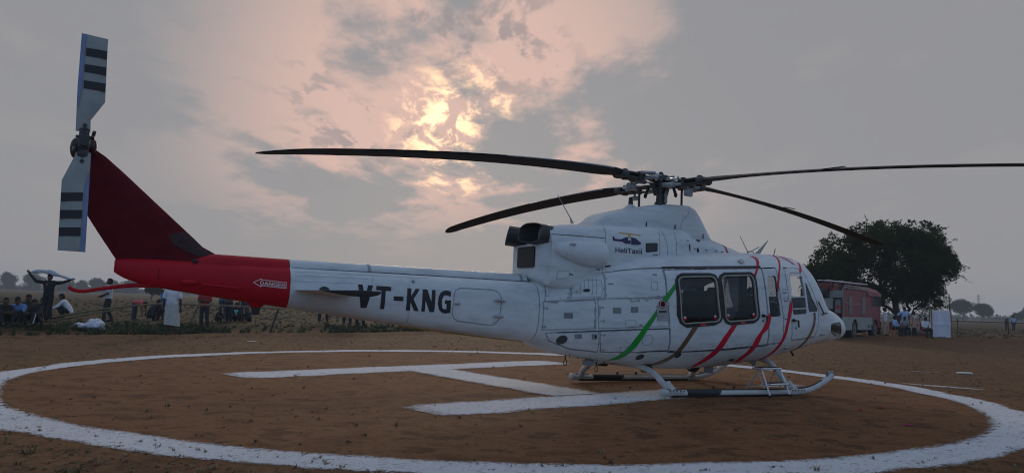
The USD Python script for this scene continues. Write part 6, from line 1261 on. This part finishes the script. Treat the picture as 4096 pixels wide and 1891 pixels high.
person('person in a peach kurta and dark leggings with a white scarf, standing', (25.7, 52.2), face(20), 1.54, {}, dict(trousers='black_cloth', shirt='peach_kurta'), long_sleeve=True, skin='skin_dark', group=GR, kurta=0.30, extra=lambda p, J, s: part(p, 'scarf', cat(tube(smooth_curve([J['nec'] + [0.13, 0.06, -0.09], J['nec'] + [0.09, -0.06, -0.03], J['che'] + [-0.02, -0.13, 0.05], J['che'] + [-0.14, -0.10, -0.02]], 10), 0.055, 8)).apply_scale(s), 'white_shirt'))
person('man in a white shirt sitting alone on a chair by the white cloth booth', (24.67, 48.7), face(5), 1.62, CHAIR, dict(trousers='dark_trousers', shirt='white_shirt'), long_sleeve=True, skin='skin_dark', group=GR, nod=0.3)
person('distant person in a pale shirt standing far off in the right hand field', (55.2, 90.0), face(0), 1.60, {}, dict(trousers='dark_trousers', shirt='pale_blue_shirt'), group='distant people in the field')
person('distant person in dark clothes left of the distant pale shirt', (54.5, 90.2), face(30), 1.35, {}, dict(trousers='dark_trousers', shirt='dark_trousers'), group='distant people in the field')
# plastic chairs under the seated people
def chair(at, yaw, label, first=[None]):
    x = thing('plastic_chair', label, 'chair', (at[0], at[1], float(terr(*at))), yaw, 'red plastic chairs')
    if first[0] is not None:
        x.GetReferences().AddInternalReference(first[0].GetPath()); x.SetInstanceable(True); return
    first[0] = x
    part(x, 'seat', bx((0.44, 0.42, 0.03), (0, 0.05, 0.43), bevel=0.012), 'red_plastic')
    part(x, 'backrest', bx((0.42, 0.03, 0.42), (0, 0.27, 0.66), bevel=0.012), 'red_plastic')
    for sx in (-1, 1):
        part(x, 'leg', tube([(sx * 0.20, -0.14, 0.43), (sx * 0.23, -0.18, 0)], 0.02, 6), 'red_plastic')
        part(x, 'leg', tube([(sx * 0.20, 0.24, 0.60), (sx * 0.23, 0.30, 0)], 0.02, 6), 'red_plastic')
        part(x, 'armrest', tube([(sx * 0.23, 0.26, 0.66), (sx * 0.24, -0.10, 0.66), (sx * 0.22, -0.15, 0.43)], 0.016, 6), 'red_plastic')
chair((23.75, 50.6), face(35), 'red plastic chair under the seated light blue shirt')
chair((24.8, 51.6), face(0), 'red plastic chair under the seated striped shirt')
chair((24.67, 48.7), face(5), 'red plastic chair beside the white cloth booth, under the lone seated man')
# ---------------------------------------------------------------- trees
def leafmat(name, c, tr):
    usdkit.material(stage, '/World/Looks/' + name, {'g': ('geometry', {}), 'r': ('rgb_ramp', {'ramp': [(0.0, tuple(np.array(c) * 0.55)), (1.0, tuple(np.array(c) * 1.35))]}), 'd': ('diffuse_bsdf', {}), 't': ('translucent_bsdf', {}), 'm': ('mix_closure', {'fac': tr})},
        [('g.random_per_island', 'r.fac'), ('r.color', 'd.color'), ('r.color', 't.color'), ('d.BSDF', 'm.closure1'), ('t.BSDF', 'm.closure2')], surface='m.closure')
leafmat('leaf_dark', (0.078, 0.122, 0.034), 0.38); leafmat('leaf_far', (0.070, 0.085, 0.040), 0.25)
plain('bark', (0.060, 0.047, 0.036), 0.9, var=0.3, scale=5)
def leaves(lobes, n, size, seed, gap=0.36, gscale=0.7, droop=0.3, aspect=0.45):
    """Small pointed leaf sprays spread through the lobes [(centre, radii)], fewer inside, with holes where the noise is low."""
    g = np.random.default_rng(seed); vol = np.array([np.prod(r) ** 0.75 for _, r in lobes]); k = g.choice(len(lobes), int(n * 1.7), p=vol / vol.sum())
    d = g.normal(size=(len(k), 3)); d /= np.linalg.norm(d, axis=1, keepdims=True); rad = (0.35 + 0.65 * g.random(len(k)) ** 0.6) * (1 + 0.10 * g.normal(size=len(k)))
    c = np.array([l[0] for l in lobes])[k]; r = np.array([l[1] for l in lobes])[k]
    p = c + d * r * rad[:, None]
    p = p[meshkit.fbm(p * gscale, 3, seed) > gap][:n]; m = len(p)
    a = g.uniform(0, 2 * np.pi, m); el = g.uniform(-0.9, 0.5, m) - droop
    u = np.c_[np.cos(a) * np.cos(el), np.sin(a) * np.cos(el), np.sin(el)]; w = np.cross(u, g.normal(size=(m, 3))); w /= np.linalg.norm(w, axis=1, keepdims=True)
    s = size * g.uniform(0.6, 1.5, m)[:, None]
    q = np.stack([p - u * s, p + w * s * aspect, p + u * s, p - w * s * aspect], 1).reshape(-1, 3); b = np.arange(m)[:, None] * 4
    f = np.vstack([b + [0, 1, 2], b + [0, 2, 3]])
    return trimesh.Trimesh(q, f, process=False)
def limb(p0, p1, r0, r1, seed, n=9, wob=0.12):
    g = np.random.default_rng(seed); s = np.linspace(0, 1, n)[:, None]; p0, p1 = np.array(p0, float), np.array(p1, float)
    c = p0 + (p1 - p0) * s; c[1:-1] += g.normal(size=(n - 2, 3)) * wob * np.linalg.norm(p1 - p0) * 0.35
    c = smooth_curve(c, n * 2)
    return tube(c, np.linspace(r0, r1, len(c)), 8)
bt = np.array([29.6, 62.0]); bz = float(terr(*bt))
big = thing('spreading_tree', 'big dark spreading tree with drooping feathery branches behind the fire engine', 'tree', (bt[0], bt[1], bz))
L0 = [((-5.6, -0.5, 4.3), (1.5, 1.9, 1.4)), ((-4.3, 0.4, 5.7), (1.7, 2.2, 1.4)), ((-2.6, -0.6, 6.7), (1.6, 2.2, 1.2)), ((-0.8, 0.5, 7.0), (1.7, 2.3, 1.15)), ((1.1, -0.4, 7.0), (1.6, 2.2, 1.15)), ((2.1, 0.4, 6.1), (1.4, 2.2, 1.35)), ((2.7, -0.3, 4.9), (1.2, 1.9, 1.2)), ((1.9, 0.6, 3.6), (1.0, 1.6, 1.1)), ((0.0, -0.5, 5.0), (2.5, 2.6, 1.7)), ((-2.6, 0.3, 4.4), (2.2, 2.5, 1.6)), ((-4.6, 0.2, 3.2), (1.6, 2.0, 1.2)), ((0.9, 0.2, 2.6), (0.8, 1.2, 0.7)), ((-1.0, -0.4, 3.3), (1.7, 1.9, 1.2)), ((2.6, 0.3, 3.1), (0.55, 0.9, 0.9)), ((-3.0, -0.6, 2.7), (1.7, 1.6, 0.8)), ((2.0, -0.2, 2.2), (0.55, 0.7, 0.5)), ((3.3, 0, 5.4), (0.6, 0.9, 0.4)), ((-6.4, 0, 4.0), (0.7, 1.0, 0.8))]
tk = part(big, 'trunk', tube(smooth_curve([(0.3, 0, -0.1), (0.15, 0, 0.5), (-0.25, 0, 1.2), (-0.5, 0.0, 2.2), (-0.4, 0, 3.2)], 16), np.linspace(0.30, 0.17, 16), 12), 'bark')
for i, (p0, p1, r0) in enumerate((((-0.25, 0, 1.2), (-4.6, 0.2, 4.0), 0.15), ((-0.5, 0, 2.1), (-3.0, 0.2, 6.0), 0.14), ((-0.4, 0, 3.0), (0.6, 0.2, 6.6), 0.13), ((-0.3, 0, 1.4), (2.6, 0.1, 4.2), 0.13), ((0.1, 0, 0.8), (1.8, -0.2, 2.6), 0.10), ((-0.4, 0, 2.6), (2.2, 0.2, 5.6), 0.12), ((1.2, 0, 3.4), (2.8, 0.2, 3.0), 0.05), ((1.6, 0, 4.6), (3.3, 0.0, 5.2), 0.05), ((-0.4, 0, 3.0), (-1.2, 0.4, 6.8), 0.11))):
    part(tk, 'limb', limb(p0, p1, r0, 0.03, i), 'bark')
part(big, 'crown', leaves(L0, 46000, 0.10, 5, 0.46, 0.95), 'leaf_dark', smooth=False)
g = np.random.default_rng(8); tw = []
tips = [(np.array(c) + np.array(r) * np.array([dx, dy, dz]) * 1.0) for c, r in L0 for dx, dy, dz in ((1.08, 0, 0.1), (-1.08, 0, 0.1), (0.4, 0, 1.1), (-0.4, 0, 1.08), (0.8, 0, 0.8), (-0.8, 0, 0.75))]
part(big, 'outer_sprays', leaves([(t, (0.42, 0.5, 0.30)) for t in tips], 9000, 0.10, 6, 0.38, 1.1), 'leaf_dark', smooth=False)
def twigs(lobes, n, seed, size=0.075, per=26):
    """Feathery drooping twig ends that stand out of the crown."""
    g = np.random.default_rng(seed); C = []; U = []
    for k in range(n):
        c, r = lobes[g.integers(len(lobes))]; d = g.normal(size=3); d[2] = d[2] * 0.8 + 0.25; d /= np.linalg.norm(d)
        p = np.array(c) + d * np.array(r) * g.uniform(0.85, 1.0); L = g.uniform(0.35, 0.95); t = np.linspace(0, 1, per)[:, None]
        dd = d + g.normal(size=3) * 0.25; q = p + dd * L * t + np.array([0, 0, -0.45]) * L * t ** 2 + g.normal(size=(per, 3)) * 0.045
        C.append(q); U.append(np.broadcast_to(dd, q.shape) + np.array([0, 0, -0.6]) + g.normal(size=q.shape) * 0.7)
    C, U = np.vstack(C), np.vstack(U); U /= np.linalg.norm(U, axis=1, keepdims=True); m = len(C)
    w = np.cross(U, g.normal(size=(m, 3))); w /= np.linalg.norm(w, axis=1, keepdims=True); s = size * g.uniform(0.6, 1.4, m)[:, None]
    q = np.stack([C - U * s, C + w * s * 0.4, C + U * s, C - w * s * 0.4], 1).reshape(-1, 3); b = np.arange(m)[:, None] * 4
    return trimesh.Trimesh(q, np.vstack([b + [0, 1, 2], b + [0, 2, 3]]), process=False)
part(big, 'outer_twigs', twigs(L0, 900, 12), 'leaf_dark', smooth=False)
def far_tree(x, y, w, h, seed, label, group, n=2600, leaf=0.34, base=0.12, lobes=7, cat_='tree', name='field_tree'):
    g = np.random.default_rng(seed); z = float(terr(x, y)); t = thing(name, label, cat_, (x, y, z), 0.0, group)
    L = []
    for k in range(lobes):
        u = g.uniform(-1, 1); r = g.uniform(0.22, 0.36) * w
        L.append(((u * (w / 2 - r * 0.8), g.uniform(-0.25, 0.25) * w, h * (base + 0.30 + 0.38 * (1 - u * u) * g.uniform(0.55, 1.0))), (r, r, h * g.uniform(0.16, 0.26))))
    L.append(((0, 0, h * (0.5 + base / 2)), (w * 0.33, w * 0.3, h * 0.30)))
    top = max(c[2] + r[2] for c, r in L); L = [((c[0], c[1], c[2] * h / top), (r[0], r[1], r[2] * h / top)) for c, r in L]
    if base < 0.1:
        L += [((u * w * 0.36, 0, h * 0.20), (w * 0.2, w * 0.18, h * 0.2)) for u in (-1, -0.3, 0.4, 1)]
    tr = part(t, 'trunk', limb((0, 0, -0.1), (g.uniform(-0.1, 0.1) * w, 0, h * 0.6), 0.035 * h + 0.03, 0.03, seed), 'bark')
    for k in range(3):
        part(tr, 'limb', limb((0, 0, h * 0.25), L[k][0], 0.02 * h, 0.015, seed + k + 1), 'bark')
    part(t, 'crown', leaves(L, n, leaf, seed, 0.36, 1.6 / leaf * 0.34), 'leaf_far', smooth=False)
K = 2.0
Lt = [(-146.9, 240, 5.0, 5.9, 'hazy round tree at the far left edge of the field'), (-139.8, 240, 7.6, 5.8, 'hazy broad tree behind the boy with raised arms'), (-130.2, 240, 5.8, 3.9, 'low hazy shrubby tree right of the raised cloth'), (-125.1, 240, 4.0, 4.1, 'small hazy tree above the curled end of the tail skid'), (-120.6, 240, 4.8, 5.0, 'hazy tree left of the boy in the white shirt'), (-116.6, 240, 4.2, 4.5, 'hazy tree just right of the boy in the white shirt'), (-111.3, 240, 5.4, 4.8, 'grey hazy tree half hidden by the red tail')]
for k, (x, y, w, h, lb) in enumerate(Lt):
    far_tree(x * K, y * K, w * K, 1.3 + (h - 1.3) * K, 40 + k, lb, 'hazy trees along the left horizon', 3400, 0.44, 0.04)
far_tree(-56.7, 130, 3.6, 2.4, 61, 'small bushy tree with several thin trunks under the red tail', None, 2200, 0.16, 0.25)
for x, y, w, h, sd, lb, n, lf, bs in ((93.8, 170, 5.2, 5.2, 71, 'hazy flat topped tree right of the tall poles', 3800, 0.20, 0.22), (97.9, 170, 4.4, 4.4, 72, 'hazy dense round tree, right one of the pair beyond the fence', 3800, 0.20, 0.10), (104.9, 170, 2.4, 2.7, 73, 'small hazy tree near the right edge', 1500, 0.16, 0.15), (107.6, 170, 3.4, 4.1, 74, 'hazy tree cut by the right edge', 2400, 0.18, 0.12)):
    far_tree(x * K, y * K, w * K, 1.3 + (h - 1.3) * K, sd, lb, 'hazy trees along the right horizon', n, lf * K, bs)
# unbroken scrub along the horizon
g = np.random.default_rng(90); LB = []
for k in range(420):
    a = math.radians(g.uniform(-38, 38)); r = g.uniform(560, 800); LB.append(((r * math.sin(a), r * math.cos(a), g.uniform(0.4, 1.3)), (g.uniform(6, 18), g.uniform(3, 6), g.uniform(1.2, 3.4))))
tag(part('/World', 'far_scrub', leaves(LB, 26000, 1.0, 91, 0.30, 0.1), 'leaf_far', smooth=False), 'low scrub running along the hazy horizon', None, None, 'stuff')
# ---------------------------------------------------------------- pylon
py = thing('pylon', 'faint lattice pylon in the haze above the far right trees', 'pylon', (239.8, 420.0, 0.0))
for sx in (-1, 1):
    for sy in (-1, 1):
        part(py, 'leg', tube([(sx * 1.6, sy * 1.6, 0), (sx * 0.5, sy * 0.5, 9), (0.12 * sx, 0.12 * sy, 13.6)], 0.07, 5), 'grey_paint')
for z, w in ((2.5, 1.3), (5.0, 1.0), (7.5, 0.7), (9.5, 0.45)):
    part(py, 'brace', cat(*[tube([(sx * w, -w, z), (-sx * w * 0.85, -w, z + 2.2)], 0.045, 4) for sx in (-1, 1)]), 'grey_paint')
for z, w in ((9.0, 2.6), (11.0, 2.1), (12.6, 1.5)):
    part(py, 'crossarm', tube([(-w, 0, z), (0, 0, z + 0.35), (w, 0, z)], 0.06, 5), 'grey_paint')
# ---------------------------------------------------------------- haze: one closed box of thin even air over the whole field
usdkit.material(stage, '/World/Looks/air', {'v': ('principled_volume', {'color': (0.72, 0.82, 0.95), 'density': 0.0006, 'anisotropy': 0.2})}, [], volume='v.volume')
tag(part('/World', 'haze', trimesh.creation.box((1900, 1900, 17.2)).apply_translation((0, 0, 7.0)), 'air', smooth=False), kind='stuff')
# ---------------------------------------------------------------- loose ground cover
def instancer(name, protos, pos, yaw, scl, idx, label, kind='stuff', tilt=None):
    pi = UsdGeom.PointInstancer.Define(stage, child_path('/World', name))
    paths = []
    for k, (pn, mesh, mat) in enumerate(protos):
        m = usdkit.mesh(stage, str(pi.GetPath().AppendChild(f'{pn}_{k:03d}' if k else pn)), mesh, '/World/Looks/' + mat, smooth=False)
        paths.append(m.GetPath())
    pi.CreatePrototypesRel().SetTargets(paths)
    pi.CreateProtoIndicesAttr(Vt.IntArray.FromNumpy(np.asarray(idx, np.int32)))
    pi.CreatePositionsAttr(Vt.Vec3fArray.FromNumpy(np.asarray(pos, np.float32)))
    pi.CreateScalesAttr(Vt.Vec3fArray.FromNumpy(np.asarray(scl, np.float32)))
    h = np.asarray(yaw) / 2
    pi.CreateOrientationsAttr(Vt.QuathArray([Gf.Quath(float(math.cos(x)), 0.0, 0.0, float(math.sin(x))) for x in h]))
    return tag(pi.GetPrim(), label, None, None, kind)
G = np.random.default_rng(11)
def tuft(n, h, spread, seed, lean=0.5, w=0.006):
    g = np.random.default_rng(seed); v, f = [], []
    for k in range(n):
        a = g.uniform(0, 2 * np.pi); r0 = spread * 0.4 * g.random(); base = np.array([r0 * np.cos(a), r0 * np.sin(a), -0.01])
        d = g.uniform(0, 2 * np.pi); L = h * g.uniform(0.45, 1.0); le = lean * g.uniform(0.3, 1.2) * L
        mid = base + [0.35 * le * np.cos(d), 0.35 * le * np.sin(d), 0.6 * L]; tip = base + [le * np.cos(d), le * np.sin(d), L * g.uniform(0.75, 1.0)]
        s = np.array([-np.sin(d), np.cos(d), 0]) * w * g.uniform(0.6, 1.3); q = len(v)
        v += [base - s, base + s, mid + s * 0.8, mid - s * 0.8, tip]; f += [(q, q + 1, q + 2), (q, q + 2, q + 3), (q + 3, q + 2, q + 4)]
    return trimesh.Trimesh(np.array(v), np.array(f), process=False)
plain('dry_straw', (0.26, 0.19, 0.10), 0.9, var=0.35, scale=3.0)
plain('dark_straw', (0.10, 0.066, 0.036), 0.9, var=0.4, scale=3.0)
plain('green_weed', (0.050, 0.068, 0.022), 0.8, var=0.4, scale=2.0)
plain('olive_grass', (0.070, 0.066, 0.030), 0.85, var=0.4, scale=2.0)
plain('clod', (0.13, 0.075, 0.038), 0.95, var=0.5, scale=3.0)
def field(n, rmin, rmax, amax=40, power=1.0):
    a = np.radians(G.uniform(-amax, amax, n)); r = rmin * (rmax / rmin) ** (G.random(n) ** power)
    return np.c_[r * np.sin(a), r * np.cos(a)]
def put(xy, dz=0.0):
    return np.c_[xy, terr(xy[:, 0], xy[:, 1]) + dz]
clods = []
for s in range(4):
    t = trimesh.creation.icosphere(1, 1.0); t.vertices *= (0.7 + 0.6 * meshkit.noise(t.vertices * 1.3 + 10 * s, s))[:, None]; t.vertices[:, 2] *= 0.55; clods.append(('clod', t, 'clod'))
xy = field(6000, 4.5, 34)
rad = np.hypot(*(xy - PAD).T); keep = (rad > 8.1) | (G.random(len(xy)) < 0.22); xy = xy[keep]
sc = 0.004 + 0.018 * G.random(len(xy)) ** 4
instancer('soil_clods', clods, put(xy), G.uniform(0, 6.28, len(xy)), np.c_[sc * G.uniform(0.8, 1.6, len(xy)), sc, sc], G.integers(0, 4, len(xy)), 'small clods of brown earth lying over the landing ground')
tp = [('tuft', tuft(9, 0.05, 0.06, 1, 1.3), 'dry_straw'), ('tuft', tuft(7, 0.045, 0.05, 2, 1.6), 'dark_straw'), ('tuft', tuft(12, 0.08, 0.07, 3, 0.9), 'dry_straw'), ('tuft', tuft(8, 0.035, 0.09, 4, 2.2), 'dark_straw'), ('tuft', tuft(10, 0.07, 0.07, 5, 1.0), 'olive_grass')]
xy = field(26000, 4.6, 46)
rad = np.hypot(*(xy - PAD).T); dens = np.where(rad < 7.5, 0.05, np.where(rad < 8.2, 0.25, 0.55)) * (0.35 + 1.1 * meshkit.fbm(np.c_[xy * 0.5, 0 * xy[:, :1]], 3, 21))
xy = xy[G.random(len(xy)) < dens]; n = len(xy)
sc = G.uniform(0.35, 0.95, n)
instancer('dry_grass', tp, put(xy), G.uniform(0, 6.28, n), np.c_[sc, sc, sc * G.uniform(0.6, 1.2, n)], G.choice(5, n, p=[0.3, 0.25, 0.17, 0.18, 0.10]), 'short dry grass stubble and straw scattered over the earth')
# green weeds along the bank
wp = [('weed', tuft(26, 0.26, 0.22, 31, 0.8, 0.010), 'green_weed'), ('weed', tuft(22, 0.20, 0.22, 32, 1.1, 0.012), 'olive_grass'), ('weed', tuft(30, 0.32, 0.2, 33, 0.7, 0.009), 'green_weed'), ('weed', tuft(18, 0.15, 0.25, 34, 1.3, 0.010), 'dry_straw')]
n = 5200; t_ = G.uniform(-4, 36, n); s_ = 1.0 + 2.6 * G.random(n) ** 1.2
d_ = np.array([0.65, 0.76]); nn = np.array([-0.76, 0.65])
xy = np.array([-13.4, 21.7]) + t_[:, None] * d_ + s_[:, None] * nn
dens = sstep(0.40, 0.62, meshkit.fbm(np.c_[xy * 0.35, 0 * xy[:, :1]], 3, 44))
xy = xy[G.random(n) < dens + 0.08]; n = len(xy); sc = G.uniform(0.35, 1.0, n)
instancer('weeds', wp, put(xy), G.uniform(0, 6.28, n), np.c_[sc, sc, sc], G.choice(4, n, p=[0.34, 0.28, 0.2, 0.18]), 'low green weeds growing along the earth bank behind the ring')
n = 9000
xy = field(n, 26, 120, 36); s_ = bund_s(xy[:, 0], xy[:, 1]); m_ = ((s_ > 2.5) & (xy[:, 0] < 12)) | ((xy[:, 1] > 52) & (xy[:, 0] >= 12)); xy = xy[m_]; n = len(xy)
sc = G.uniform(0.4, 0.8, n) * np.clip(np.hypot(*xy.T) / 55, 0.7, 1.3)
instancer('field_grass', [wp[1], ('weed', tuft(18, 0.15, 0.25, 35, 1.3, 0.010), 'olive_grass'), ('weed', tuft(16, 0.16, 0.3, 36, 1.2, 0.012), 'dark_straw')], put(xy), G.uniform(0, 6.28, n), np.c_[sc * 1.3, sc * 1.3, sc * 0.8], G.choice(3, n, p=[0.5, 0.35, 0.15]), 'rough olive and straw coloured grass over the fields behind')
